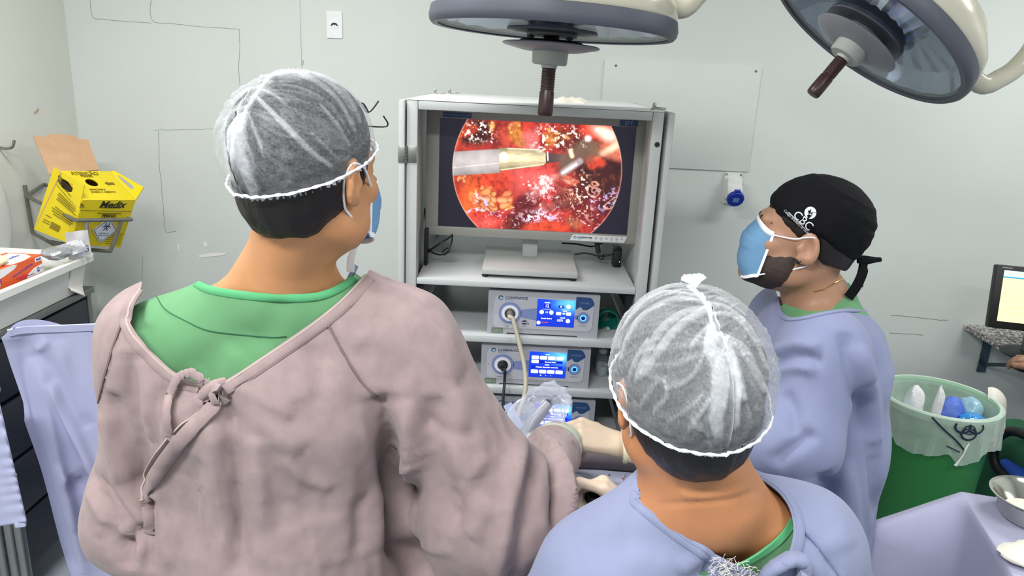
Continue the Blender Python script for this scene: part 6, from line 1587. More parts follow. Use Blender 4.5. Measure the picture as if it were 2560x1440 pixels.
FOLD1 = [([(553, 980), (562, 1080), (574, 1200), (587, 1330), (592, 1450)], -.020, .020, 'v'), ([(540, 1000), (545, 1100), (556, 1220), (570, 1340), (572, 1450)], .008, .022, 'r'),
         ([(944, 990), (970, 1095), (982, 1205), (992, 1350), (1085, 1450)], -.030, .024, 'v'), ([(985, 1010), (1010, 1110), (1025, 1220), (1040, 1350)], .016, .030, 'r'), ([(905, 1010), (930, 1120), (940, 1250), (950, 1380)], .008, .03, 'r'),
         ([(818, 806), (870, 900), (930, 985), (948, 1000)], -.004, .006, 'v'), ([(322, 770), (288, 850), (252, 980), (228, 1130)], -.004, .006, 'v'),
         ([(318, 880), (330, 1000), (345, 1120), (366, 1245)], -.014, .020, 'v'), ([(345, 900), (362, 1010), (375, 1100)], .008, .022, 'r'), ([(275, 980), (296, 1080), (330, 1190), (362, 1290)], -.012, .018, 'v'), ([(262, 1020), (282, 1110), (312, 1210)], .010, .018, 'r'),
         ([(214, 1165), (255, 1235), (300, 1300), (345, 1350)], -.018, .016, 'v'), ([(215, 1195), (262, 1275), (315, 1345)], .012, .018, 'r'), ([(300, 1390), (330, 1355), (372, 1335)], -.012, .014, 'v'), ([(270, 1300), (300, 1370), (325, 1425)], -.012, .014, 'v'),
         ([(1312, 1052), (1358, 1112), (1392, 1168), (1404, 1240), (1400, 1330)], .020, .018, 's'), ([(700, 1150), (760, 1200), (830, 1220)], .004, .012, 'r'), ([(1180, 1350), (1200, 1290), (1240, 1250)], .006, .02, 'r'), ([(1060, 1050), (1120, 1080), (1190, 1090)], -.005, .012, 'v'),
         ([(1316, 1068), (1294, 1180), (1276, 1300), (1256, 1450)], .014, .020, 'r'), ([(1342, 1120), (1318, 1220), (1296, 1330), (1276, 1450)], -.010, .018, 'v'), ([(1090, 990), (1076, 1100), (1100, 1210), (1125, 1330)], -.012, .030, 'v'), ([(1150, 960), (1140, 1080), (1160, 1200)], .008, .035, 'r'),
         ([(1222, 1135), (1190, 1180), (1150, 1230)], .005, .012, 'r'), ([(975, 1148), (1010, 1152), (1060, 1160)], .005, .008, 'r'), ([(1120, 1230), (1145, 1280), (1120, 1300)], -.006, .014, 'v'),
         ([(600, 960), (680, 1010), (735, 1045)], .005, .012, 'r'), ([(580, 985), (660, 1060), (760, 1130)], .006, .022, 'r'), ([(570, 990), (620, 1080), (680, 1200), (720, 1330)], -.007, .030, 'v'), ([(820, 900), (840, 1050), (850, 1200), (880, 1400)], .007, .04, 'r'), ([(740, 1000), (790, 1130), (800, 1300)], -.006, .04, 'v'),
         ([(546, 990), (496, 1040), (440, 1098), (395, 1157), (362, 1213), (350, 1254)], .004, .014, 's'), ([(545, 975), (505, 970), (470, 965)], -.006, .014, 'v'), ([(540, 985), (500, 1010), (480, 1060)], -.006, .012, 'v'), ([(440, 1000), (420, 1120), (400, 1260)], .008, .03, 'r'), ([(470, 1200), (450, 1300), (430, 1420)], .005, .018, 'r'), ([(500, 1150), (480, 1250), (490, 1400)], -.005, .02, 'v'),
         ([(478, 1268), (488, 1230), (510, 1196)], .0035, .004, 'r'), ([(498, 1275), (512, 1240), (520, 1215)], .003, .004, 'r'), ([(240, 1330), (262, 1322), (290, 1300)], .004, .005, 'r'), ([(1000, 1120), (1040, 1135), (1090, 1132)], .003, .005, 'r'), ([(1050, 1360), (1090, 1375), (1130, 1372)], .004, .01, 'r'), ([(900, 1230), (890, 1300), (900, 1380)], -.006, .014, 'v'), ([(640, 1100), (650, 1200), (662, 1330)], .005, .014, 'r'), ([(780, 860), (800, 930), (790, 1010)], -.004, .016, 'v'), ([(420, 960), (400, 1040), (402, 1110)], -.004, .012, 'v'),
         ([(900, 860), (960, 920), (1010, 960)], -.005, .03, 'v'), ([(1000, 770), (1080, 850), (1150, 950)], .006, .05, 'r'), ([(360, 1250), (372, 1300), (372, 1440)], -.014, .012, 'v')]
V = fold(V, F, FOLD1, 1.5)
tg1 = bvh(V, F)
VN = [(352, 726), (330, 760), (320, 800), (330, 832), (362, 868), (410, 915), (462, 952), (508, 966), (556, 964), (600, 936), (660, 896), (730, 848), (800, 798), (860, 748), (914, 690)]
V, F = cut(V, F, VN + [(925, 600), (700, 420), (400, 560)], keep=lambda V: (V[:, 2] < 1.22))
gw1 = skin_mesh('gown', V, F, M_mauve, p1, label='washed mauve surgical gown tied at the back')
trim(tg1, [(x - 6, y + 2) for x, y in VN[:4]] + [(356, 874), (404, 922), (456, 958), (500, 972)], .017, M_mauve, gw1, 'neck_binding', th=.002)
trim(tg1, [(562, 972), (608, 944), (668, 904), (738, 856), (808, 806), (868, 756), (922, 696)], .019, M_mauve, gw1, 'neck_binding', th=.002)
trim(tg1, [(x, y) for x, y in VN[:8]], .0035, M_edge1, gw1, 'frayed_edge', th=.0025)
trim(tg1, [(556, 963), (600, 935), (660, 895), (730, 847), (800, 797), (860, 747), (914, 690)], .0035, M_edge1, gw1, 'frayed_edge', th=.0025)
trim(tg1, [(566, 984), (615, 954), (675, 914), (745, 866), (815, 817), (876, 766)], .0012, M_seam1, gw1, 'stitch_line', th=.0022)
# overlapping panel edge from the knot to lower left, ties and knot
trim(tg1, [(562, 988), (510, 1042), (454, 1100), (408, 1158), (377, 1212), (364, 1254), (376, 1302), (382, 1332)], .022, M_mauve, gw1, 'panel_edge', th=.003, lift=.003)
trim(tg1, [(546, 980), (494, 1030), (438, 1088), (393, 1147), (360, 1203), (350, 1252)], .003, M_edge1, gw1, 'frayed_edge', th=.004, lift=.004)
trim(tg1, [(818, 806), (850, 868), (895, 945), (944, 995)], .003, M_seam1, gw1, 'raglan_seam'); trim(tg1, [(322, 768), (288, 850), (252, 980), (232, 1100)], .003, M_seam1, gw1, 'raglan_seam')
def lifted(pts, tree, lifts, n=8):
    P, N = cast(tree, pts, n); L = np.interp(np.linspace(0, 1, len(P)), np.linspace(0, 1, len(lifts)), lifts)
    return [p + nn * float(l) for p, nn, l in zip(P, N, L)], N
P, N = lifted([(552, 972), (530, 945), (498, 932), (468, 940), (444, 975), (432, 1030), (432, 1075), (440, 1098)], tg1, [.006, .018, .022, .016, .012, .014, .010, .004])
MB().ribbon(P, N, .013, .0016).build('tie', M_mauve, gw1, smooth=60, label='loop of the neck tie')
P, N = lifted([(556, 962), (545, 985), (520, 992), (508, 1000), (513, 1015), (524, 1012), (545, 990)], tg1, [.010, .016, .016, .018, .016, .012, .008])
MB().ribbon(P, N, .011, .0018).build('tie', M_mauve, gw1, smooth=60)
kp, kn = cast(tg1, [(540, 975), (548, 972), (558, 966)], 3)
kc = kp[3] + kn[3] * .006
kn_ = MB().tube([kc + _rt * -.018 + _up * -.012, kc + _rt * -.006 + _up * -.003 + kn[3] * .004, kc + _rt * .006 + _up * .004 + kn[3] * .004, kc + _rt * .017 + _up * .012], [.006, .0095, .0095, .005], seg=12, smooth_n=4).build('knot', M_mauve, gw1)
mb = MB()
rk = random.Random(5)
for k in range(14):
    a = kc + _rt * rk.uniform(-.01, .01) + _up * rk.uniform(-.008, .008); d = (_rt * rk.uniform(-1, 1) + _up * rk.uniform(-1, 1) + kn[3] * .6).normalized()
    mb.tube([a, a + d * .006, a + d * .011 + _up * -.002], .0003, seg=4)
o = mb.build('frayed_thread', M_thread, gw1); o['kind'] = 'stuff'
# right sleeve end, cuff and glove
ax_ = (wrR - elR).normalized()
cf = MB().tube([wrR - ax_ * .05, wrR - ax_ * .015, wrR + ax_ * .03], [.058, .052, .043], seg=28, smooth_n=4).build('knit_cuff', mat('grey green knit cuff', (168, 172, 158), rough=.9, bump=(200, .6, .002)), gw1)
for k in range(5): MB().tube([wrR - ax_ * (.04 - k * .014) + Vector((.056 - .002 * k, 0, 0)) @ Matrix.Identity(3) if False else (wrR - ax_ * (.04 - k * .014) + (_rt * math.cos(t) + _up * math.sin(t)) * (.0565 - k * .0022)) for t in np.linspace(0, 6.28, 25)], .0028, seg=6).build('cuff_rib', MATS['grey green knit cuff'], gw1)
GR1 = fr(wrR + ax_ * .035, ax_.cross(Vector((0, 0, 1))), y=ax_)
build_hand('glove', GR1, -1, [(30, 45, 30)] * 4, M_glv, p1, label='cream latex glove')
axl = (wrL - elL).normalized()
build_hand('glove', fr(wrL + axl * .03, axl.cross(Vector((0, 0, 1))), y=axl), 1, [(30, 45, 30)] * 4, M_glv, p1, label='cream latex glove')
shoes(p1, [(hipc.x - .12, 1.16, .1), (hipc.x + .12, 1.16, -.1)])
# ---- front surgeon, lavender gown, seen from behind and above ----------------
h2 = Head(at(1712, 982, .865), -9, -4, -5, .985)
n2_ = at(1752, 1235, .865); YC = .90
sL2, sR2 = at(1510, 1440, .87), at(1990, 1370, .90)
eL2, eR2 = at(1370, 1640, .90), at(2120, 1620, .96)
wL2, wR2 = at(1585, 1262, 1.16), at(1960, 1500, 1.25)
hp2 = Vector((n2_.x + .01, .93, .78))
legs = [(Vector((hp2.x + s * .09, .93, .76)), Vector((hp2.x + s * .10, .94, .42)), .085, .06) for s in (-1, 1)] + [(Vector((hp2.x + s * .10, .94, .42)), Vector((hp2.x + s * .11, .92, .07)), .06, .042) for s in (-1, 1)]
ch2 = Vector((n2_.x + .01, .945, 1.03))
bp2 = [(n2_ + Vector((0, .025, -.03)), ch2, .06, .118), (ch2, hp2, .12, .125), (n2_ + Vector((0, .01, 0)), sL2, .052, .058), (n2_ + Vector((0, .01, 0)), sR2, .052, .058),
       (sL2, eL2, .05, .04), (eL2, wL2, .04, .028), (sR2, eR2, .05, .04), (eR2, wR2, .04, .028)] + legs
p2, V, F, fb2 = build_body('person', 'surgeon in a lavender gown and see-through white cap seen from behind, front right', h2, n2_, bp2, M_sk2, (n2_.x, .93, 0))
V = fold(V, F, [([(1690, 1216), (1730, 1226), (1790, 1226), (1850, 1210)], -.0022, .0035, 'v'), ([(1640, 1262), (1740, 1256), (1830, 1246), (1900, 1224)], -.0024, .0035, 'v'), ([(1700, 1240), (1780, 1240), (1860, 1226)], .002, .008, 'r')])
tb2 = bvh(V, F)
skin_mesh('body', V, F, M_sk2, p2)
hv, hf = mesh_sdf(lambda P: h2.hair(P, .011, .006, True, -.088, .052, .02), axis((h2.o.x - .15, h2.o.x + .15, .004)), axis((h2.o.y - .15, h2.o.y + .15, .004)), axis((h2.o.z - .13, h2.o.z + .17, .004)))
skin_mesh('hair', hv, hf, M_hair, p2)
eyes(h2, p2); mask_on(h2, p2, -1)
cap2, CV2 = bouffant(h2, p2, (0, -.020, .036), (.098, .120, .108), 20, 110, .62, 8.3, .26, lambda d, T: .03 * np.clip(-d[..., 1], 0, 1) * np.clip(.5 - d[..., 2], 0, 1), .05, .18, lines=CAPL2)
# gathered tuft at the front of the cap's seam
_x, _y = project(CV2.reshape(-1, 3)); tw = Vector(CV2.reshape(-1, 3)[np.argmin((_x - 1738) ** 2 + (_y - 708) ** 2)])
mb = MB()
for k in range(9):
    a = -1.1 + 2.2 * k / 8
    mb.ribbon([tw + h2.R @ Vector((0, 0, -.006)), tw + h2.R @ Vector((math.sin(a) * .008, .003, .002)), tw + h2.R @ Vector((math.sin(a) * .016, .006 + .004 * (k % 2), .004 + .005 * math.cos(a)))], [h2.R @ Vector((.3 * math.cos(k * 2.), -1, .3))] * 3, [.002, .005, .007], .0005)
mb.build('seam_tuft', M_band, cap2)
for sx in (-1, 1):      # spectacle arms over the ears
    MB().tube([h2.w((sx * .070, .085, .012)), h2.w((sx * .0795, .04, .018)), h2.w((sx * .0815, .0, .026)), h2.w((sx * .0785, -.022, .018)), h2.w((sx * .076, -.034, -.02))], [.0022, .0022, .0022, .003, .0034], seg=10, smooth_n=5, flat=1.0).build('spectacle_arm', M_frame, p2)
MB().tube([h2.w((-.070, .085, .012)), h2.w((-.05, .11, .012)), h2.w((-.02, .118, .012)), h2.w((0, .122, .016)), h2.w((.02, .118, .012)), h2.w((.05, .11, .012)), h2.w((.070, .085, .012))], .002, seg=8, smooth_n=5).build('spectacle_front', M_frame, p2)
sc2 = prim_sdf([(n2_ + Vector((0, .02, -.045)), ch2, .074, .146), (ch2, Vector((hp2.x, .94, .70)), .148, .15), (n2_ + Vector((-.01, .01, -.03)), sL2, .060, .062), (n2_ + Vector((.01, .01, -.03)), sR2, .060, .062),
                (sL2, sL2.lerp(eL2, .3), .060, .056), (sR2, sR2.lerp(eR2, .3), .060, .056)], .045)
V, F = garment(sc2, (n2_.x - .36, .70, .62), (n2_.x + .36, 1.16, 1.34), .008)
V = cloth_noise(V, F, .002, 7, .0006, 26, seed=12.)
ts2 = bvh(V, F)
V, F = cut(V, F, [(1540, 1300), (1600, 1345), (1650, 1390), (1710, 1425), (1790, 1428), (1850, 1408), (1905, 1376), (1952, 1338), (1984, 1296), (1990, 1260), (1960, 1190), (1900, 1040), (1700, 1000), (1560, 1120)], keep=lambda V: V[:, 2] < .98)
s2o = skin_mesh('scrub_top', V, F, M_scrub, p2)
trim(ts2, [(1800, 1432), (1852, 1412), (1908, 1380), (1956, 1341), (1986, 1298)], .011, mat('scrub edge', (78, 156, 106)), s2o, 'neck_binding')
bk2 = Vector((n2_.x + .01, .93, 1.02))
gp2 = [(n2_ + Vector((0, .02, -.06)), bk2, .072, .165), (bk2, Vector((hp2.x, .94, .75)), .168, .19), (Vector((hp2.x, .94, .75)), Vector((hp2.x, .95, .26)), .19, .25),
       (n2_ + Vector((-.03, .02, -.03)), sL2, .062, .074), (n2_ + Vector((.03, .02, -.03)), sR2, .062, .074), (sL2, eL2, .078, .078), (eL2, wL2 - (wL2 - eL2) * .12, .082, .05), (sR2, eR2, .078, .078), (eR2, wR2, .080, .05)]
V, F = garment(prim_sdf(gp2, .06), (n2_.x - .42, .66, .22), (n2_.x + .44, 1.34, 1.34), .0068, (.86, .02))
V = cloth_noise(V, F, .0045, 5.5, .0010, 22, seed=5.)
FOLD2 = [([(1776, 1385), (1770, 1410), (1756, 1450)], -.008, .008, 'v'), ([(1560, 1400), (1640, 1410), (1720, 1440)], .004, .02, 'r'), ([(1700, 1425), (1735, 1400), (1770, 1385)], .006, .012, 'r'), ([(1440, 1330), (1500, 1320), (1560, 1310)], .003, .02, 'r'),
         ([(2012, 1332), (2050, 1372), (2100, 1440)], -.005, .006, 'v'), ([(2040, 1240), (2080, 1300), (2110, 1380)], .005, .03, 'r'), ([(2000, 1240), (2035, 1300), (2070, 1350)], -.003, .02, 'v'), ([(1590, 1262), (1610, 1250), (1602, 1228)], -.006, .010, 'v'),
         ([(1950, 1420), (2010, 1432), (2060, 1440)], .006, .014, 'r'), ([(1480, 1390), (1580, 1370), (1660, 1400)], -.003, .03, 'v')]
V = fold(V, F, FOLD2)
tg2 = bvh(V, F)
VL2 = [(1600, 1224), (1594, 1248), (1632, 1280), (1690, 1326), (1745, 1364), (1800, 1398), (1850, 1424), (1898, 1448)]
VR2 = [(1948, 1448), (1968, 1408), (1984, 1370), (1990, 1325), (1980, 1276), (1952, 1232), (1905, 1198), (1868, 1180)]
V, F = cut(V, F, VL2 + VR2 + [(1840, 1020), (1640, 1020)], keep=lambda V: V[:, 2] < .90)
g2 = skin_mesh('gown', V, F, M_lav1, p2, label='clean lavender surgical gown tied at the back')
for k, (pts) in enumerate((VL2[:], VR2[:])):
    off = [(x - 5, y + 5) for x, y in pts] if k == 0 else [(x + 7, y + 1) for x, y in pts]
    trim(tg2, off, .016, M_lav1, g2, 'neck_binding', th=.0022)
    trim(tg2, pts, .003, M_lav1, g2, 'binding_edge', th=.003)
    trim(tg2, [(x - 9, y + 11) for x, y in pts] if k == 0 else [(x + 15, y + 1) for x, y in pts], .0012, M_seamL, g2, 'stitch_line', th=.001)
trim(tg2, [(2012, 1332), (2050, 1372), (2100, 1440)], .003, M_seamL, g2, 'raglan_seam')
P, N = lifted([(1900, 1448), (1905, 1418), (1925, 1398), (1958, 1390), (1985, 1398), (2000, 1420), (1996, 1448)], tg2, [.006, .016, .020, .022, .020, .014, .006])
if len(P) > 3: MB().tube(P, [.007, .011, .013, .013, .013, .011, .007], seg=14, flat=.75).build('tie', M_lav1, g2, smooth=60)
P, N = lifted([(1985, 1425), (1998, 1432), (2004, 1448)], tg2, [.02, .02, .012])
if len(P) > 2: MB().tube(P, [.009, .008, .006], seg=12, flat=.6).build('tie', M_lav1, g2, smooth=60)
q0, qn = cast(ts2, [(1795, 1392), (1830, 1400), (1880, 1425)], 6)
mb = MB(); rk = random.Random(9)
for k in range(150):
    i = rk.randrange(len(q0)); a = q0[i] + qn[i] * .006 + _up * rk.uniform(-.02, .004) + _rt * rk.uniform(-.012, .012); d = (_rt * rk.uniform(-1.2, .6) + _up * rk.uniform(-.5, 1.4) + qn[i] * .8).normalized()
    mb.tube([a, a + d * .006 + _rt * rk.uniform(-.003, .003), a + d * .011 + _rt * rk.uniform(-.006, .006)], .00035, seg=4)
o = mb.build('frayed_thread', M_thread, g2); o['kind'] = 'stuff'
MB().tube([at(1568, 1290, .915), at(1564, 1262, .925), at(1576, 1238, .94), at(1598, 1228, .95), at(1622, 1232, .95)], [.010, .017, .019, .017, .012], seg=18, smooth_n=5, flat=.7).build('collar_fold', M_lav1, g2)
# his left hand closed round the instrument
Ml = fr(wL2, _up * .2 + Vector((.25, .75, .35)), y=Vector((-.78, .42, .22)))
Mh = fr(at(1592, 1296, 1.17), Vector((.1, 1, -.2)), y=Vector((-.70, .22, .62)))
build_hand('glove', Mh, -1, [(30, 70, 45), (62, 80, 50), (66, 80, 50), (68, 80, 50)], M_glv, p2, thumb=[(.022, .018, -.012), (.040, .042, -.036), (.036, .066, -.056), (.024, .088, -.066)], label='latex glove gripping the instrument')
axr = (wR2 - eR2).normalized()
build_hand('glove', fr(wR2 + axr * .03, axr.cross(Vector((0, 0, 1))), y=axr), -1, [(30, 45, 30)] * 4, M_glv, p2, label='cream latex glove')
shoes(p2, [(hp2.x - .11, .95, .1), (hp2.x + .11, .95, -.1)])

# ---- right surgeon in the black cap, facing left --------------------------------
h3 = Head(at(2006, 598, 1.62), -76, 12, 0, 1.04)
n3_ = at(2042, 755, 1.65)
sN, sF = at(2060, 885, 1.49), at(1965, 800, 1.83)
eN, eF = at(1990, 1105, 1.42), at(1900, 1060, 1.85)
wN, wF = at(1572, 1112, 1.44), at(1640, 1130, 1.72)
hp3 = Vector((.735, 1.66, .92))
legs = [(Vector((.745, 1.66 + s * .08, .9)), Vector((.745, 1.66 + s * .09, .5)), .08, .055) for s in (-1, 1)] + [(Vector((.745, 1.66 + s * .09, .5)), Vector((.745, 1.66 + s * .10, .07)), .06, .042) for s in (-1, 1)]
ch3 = Vector((n3_.x + .02, 1.65, 1.17))
bp3 = [(n3_ + Vector((0.01, 0, -.02)), ch3, .06, .115), (ch3, hp3, .118, .125), (n3_, sN, .05, .056), (n3_, sF, .05, .056), (sN, eN, .05, .04), (eN, wN, .04, .028), (sF, eF, .05, .04), (eF, wF, .04, .028)] + legs
p3, V, F, fb3 = build_body('person', 'surgeon in a black cap and blue mask standing on the right facing left', h3, n3_, bp3, M_sk3, (.745, 1.66, 0), hcell=.0034)
tb3 = bvh(V, F)
bod3 = skin_mesh('body', V, F, M_sk3, p3)
R3 = lambda d=.15: (axis((h3.o.x - d, h3.o.x + d, .004)), axis((h3.o.y - d, h3.o.y + d, .004)), axis((h3.o.z - .15, h3.o.z + .17, .004)))
hv, hf = mesh_sdf(lambda P: h3.hair(P, .005, .004, False, -.030, .058, -.012), *R3()); skin_mesh('hair', hv, hf, M_hair, p3)
def beard(P):
    q = h3.l(P)
    st_ = lambda a, b, x: np.clip((x - a) / (b - a), 0, 1)
    m = st_(-.012, .014, q[:, 1] + .25 * (q[:, 2] + .05)) * st_(-.018, -.042, q[:, 2] + .3 * (q[:, 1] - .02)) * st_(-.135, -.115, q[:, 2]) * st_(.098, .080, q[:, 1])
    return h3.sdf(P) / h3.sc - (.0042 * m - .0024) + (fbm(q * 160, 2) - .5) * .0022
hv, hf = mesh_sdf(beard, *R3()); skin_mesh('beard', hv, hf, M_beard, p3)
eyes(h3, p3); mask_on(h3, p3, 1, off=.001, back=.068, width=.064)
# black tied cap
T, Ph, d = cap_points(h3, 0, 0, 22, 108)
c3, r3 = np.array((0, -.016, .042)), np.array((.089, .112, .102))
bk = np.clip(-d[..., 1], 0, 1)
rr = 1 + .05 * bk * np.clip(d[..., 2] + .3, 0, 1) + .012 * (fbm(np.stack([d[..., 0] * 5, d[..., 1] * 5 + 4, d[..., 2] * 12], -1), 3) - .5) * 2
rr += .016 * np.exp(-((d[..., 2] - .62 - .35 * d[..., 1]) / .05) ** 2) * bk - .014 * np.exp(-((d[..., 2] - .50 - .35 * d[..., 1]) / .05) ** 2) * bk + .012 * np.exp(-((d[..., 2] - .8 - .3 * d[..., 1]) / .04) ** 2)
rr -= .09 * np.clip((T - .88) / .12, 0, 1) ** 1.5
th_ = 1 - .0
P = c3 + d * r3 * rr[..., None]
sidez = np.exp(-((np.abs(d[..., 1])) / .45) ** 2) * np.clip((T - .8) / .2, 0, 1)
P[..., 2] += .012 * sidez
M_bcap = mat('black cap cotton', (7, 8, 13), rough=.85, bump=(900, .2, .0006), spec=.2)
V3 = h3.wn(P.reshape(-1, 3)); F3 = grid_faces(*T.shape)
cap3 = skin_mesh('surgical_cap', V3, F3, M_bcap, p3, label='black cloth cap with white printed emblem')
G3 = V3.reshape(T.shape + (3,)); edge = [Vector(p) for p in G3[-1][::3]]
MB().tube(edge, .0022, seg=8).build('cap_hem', M_bcap, cap3)
kp = h3.w((.0, -.126, -.005))
MB().tube([kp + Vector((-.008, 0, 0)), kp + Vector((.012, -.004, .0)), kp + Vector((.030, -.006, .002)), kp + Vector((.040, -.006, .003))], [.010, .010, .006, .005], seg=12, smooth_n=4, flat=.8).build('cap_knot', M_bcap, cap3)
MB().ribbon(spline([kp + Vector((.006, -.004, .004)), kp + Vector((.004, -.008, -.03)), kp + Vector((-.006, -.012, -.060)), kp + Vector((-.020, -.014, -.085))], 5), [Vector((.2, -1, .1))] * 16, [.018] * 4 + [.026] * 12, .002).build('cap_tail', M_bcap, cap3)
MB().ribbon(spline([kp + Vector((.010, .01, .0)), kp + Vector((.010, .008, -.03)), kp + Vector((.006, .0, -.062))], 5), [Vector((.3, -1, .1))] * 11, .022, .002).build('cap_tail', M_bcap, cap3)
tc3 = bvh(V3, F3)
M_emb = mat('cap print white', (206, 210, 216), rough=.7)
def on_cap(mb, polys, th=.0008):
    for poly in polys:
        n = len(poly); vs = []
        for x, y in poly:
            h = tc3.ray_cast(_C, ray(x, y)); vs.append(mb.bm.verts.new(h[0] + h[1] * (th if h[1].dot(_C - h[0]) > 0 else -th)) if h[0] is not None else None)
        if any(v is None for v in vs): continue
        mb.bm.faces.new(vs)
    return mb
def tri_text(body, size, m):
    c = bpy.data.curves.new('t', 'FONT'); c.body = body; c.size = size; c.align_x = 'CENTER'; c.align_y = 'CENTER'; c.resolution_u = 3; c.offset = .004 * size
    o = bpy.data.objects.new('t', c); COL.objects.link(o); dg = bpy.context.evaluated_depsgraph_get(); me = bpy.data.meshes.new_from_object(o.evaluated_get(dg)); bpy.data.objects.remove(o)
    bm = bmesh.new(); bm.from_mesh(me); bmesh.ops.triangulate(bm, faces=bm.faces); return bm
def cap_text(body, cx, cy, size, ang, sx, name):
    bm = tri_text(body, size, None); a = math.radians(ang); ok = True
    hc = tc3.ray_cast(_C, ray(cx + 8, cy - 12))
    for v in bm.verts:
        x, y = v.co.x * sx, -v.co.y; px, py = cx + x * math.cos(a) - y * math.sin(a), cy + x * math.sin(a) + y * math.cos(a)
        h = tc3.ray_cast(_C, ray(px, py))
        if h[0] is None:                                   # past the hem: stay on the cloth's own plane
            r_ = ray(px, py); h = (_C + r_ * ((hc[0] - _C).dot(hc[1]) / r_.dot(hc[1])), hc[1])
        n = h[1] if h[1].dot(_C - h[0]) > 0 else -h[1]; v.co = h[0] + n * .0008
    me = bpy.data.meshes.new(name); bm.to_mesh(me); bm.free()
    if ok: link_mesh(name, me, M_emb, cap3, smooth=False)
cap_text('CBC', 2008, 552, 29, 43, 1.0, 'lettering'); cap_text('Colégio Brasileiro de Cirurgiões', 1997, 560, 9.5, 44, .80, 'lettering')
A_ = math.radians(45); ux, uy = math.cos(A_), math.sin(A_)
on_cap(MB(), [[(1973 + t * 68 * ux, 530 + t * 68 * uy), (1973 + (t + .125) * 68 * ux, 530 + (t + .125) * 68 * uy), (1973 + (t + .125) * 68 * ux - 1.2, 530 + (t + .125) * 68 * uy + 1.4), (1973 + t * 68 * ux - 1.2, 530 + t * 68 * uy + 1.4)] for t in np.arange(0, 1.15, .125)]).build('printed_line', M_emb, cap3, smooth=False, fix=False)
on_cap(MB(), [[(2026, 532)] + [(2026 + 15 * math.cos(t), 532 + 15 * math.sin(t)) for t in (a0, a0 + .2)] for a0 in np.arange(0, 6.2, .2)]).build('emblem', M_emb, cap3, smooth=False, fix=False)
on_cap(MB(), [[(2020, 548), (2018, 538), (2022, 536)], [(2022, 536), (2020, 526), (2024, 527)], [(2024, 527), (2028, 522), (2027, 533)], [(2027, 533), (2032, 530), (2030, 539)], [(2022, 536), (2030, 539), (2020, 548)], [(2024, 527), (2027, 533), (2022, 536)]], .0014).build('emblem_figure', M_bcap, cap3, smooth=False, fix=False)
# thin gold chain on the neck
P, N = cast(tb3, [(2035, 728), (2060, 722), (2085, 708), (2110, 695)], 8)
if len(P) > 3: MB().tube([p + n_ * .0012 for p, n_ in zip(P, N)], .0011, seg=6).build('gold_chain', mat('gold', (220, 180, 110), rough=.25, metal=1), p3)
# scrub collar and gown
sc3 = prim_sdf([(n3_ + Vector((.005, 0, -.005)), ch3, .078, .145), (ch3, Vector((.74, 1.66, .9)), .142, .14), (n3_ + Vector((0, 0, -.03)), sN, .064, .062), (n3_ + Vector((0, 0, -.03)), sF, .064, .062), (sN, sN.lerp(eN, .25), .060, .052), (sF, sF.lerp(eF, .25), .060, .052)], .045)
V, F = garment(sc3, (n3_.x - .26, 1.34, .85), (n3_.x + .30, 2.02, 1.52), .007)
V = cloth_noise(V, F, .003, 8, .0006, 26, seed=22.)
V, F = cut(V, F, [(1955, 764), (1972, 750), (2008, 736), (2055, 720), (2100, 710), (2145, 702), (2165, 685), (2150, 560), (1930, 560), (1930, 740)], keep=lambda V: V[:, 2] < 1.15)
skin_mesh('scrub_top', V, F, M_scrub, p3)
bk3 = Vector((n3_.x + .02, 1.65, 1.16))
gp3 = [(n3_ + Vector((.01, 0, -.06)), bk3, .074, .155), (bk3, Vector((.745, 1.66, .95)), .158, .172), (Vector((.745, 1.66, .95)), Vector((.745, 1.66, .38)), .172, .20),
       (n3_ + Vector((0, 0, -.045)), sN, .068, .080), (n3_ + Vector((0, 0, -.045)), sF, .068, .080), (sN, eN, .090, .075), (eN, wN - (wN - eN) * .14, .078, .047), (sF, eF, .086, .07), (eF, wF, .072, .05), (eN + Vector((0.02, .02, -.03)), eN + Vector((.03, .05, -.12)), .07, .04)]
V, F = garment(prim_sdf(gp3, .05), (-.02, 1.28, .34), (1.12, 2.06, 1.50), .0085, (.80, .016))
V = cloth_noise(V, F, .006, 5.0, .0012, 22, seed=9.)
FOLD3 = [([(1930, 880), (1990, 860), (2050, 870)], .008, .016, 'r'), ([(1930, 910), (1990, 890), (2060, 905)], -.008, .014, 'v'), ([(1925, 940), (1985, 918), (2040, 925)], .008, .014, 'r'), ([(2110, 830), (2140, 960), (2150, 1090)], -.012, .022, 'v'), ([(2150, 860), (2180, 1000), (2190, 1150)], .010, .025, 'r'),
         ([(2040, 1080), (1990, 1115), (1930, 1160)], -.010, .016, 'v'), ([(2060, 1180), (2070, 1290), (2080, 1440)], -.014, .022, 'v'), ([(2110, 1150), (2130, 1290), (2140, 1440)], .012, .025, 'r'), ([(2180, 1100), (2190, 1250), (2190, 1440)], -.010, .022, 'v'), ([(1960, 980), (1985, 1030), (1990, 1090)], -.007, .016, 'v'),
         ([(1900, 1200), (1950, 1230), (2010, 1300)], -.010, .015, 'v'), ([(2010, 1200), (2000, 1290), (2020, 1400)], .010, .02, 'r')]
V = fold(V, F, FOLD3, 1.5)
tg3 = bvh(V, F)
VN3 = [(1944, 742), (1950, 776), (1972, 794), (2010, 792), (2055, 782), (2105, 774), (2150, 772), (2210, 778)]
V, F = cut(V, F, VN3 + [(2215, 640), (2050, 560), (1930, 640)], keep=lambda V: V[:, 2] < 1.12)
g3 = skin_mesh('gown', V, F, M_lav2, p3, label='lavender surgical gown with wide sleeves')
trim(tg3, [(x, y + 4) for x, y in VN3], .012, M_lav2, g3, 'neck_binding', th=.002)
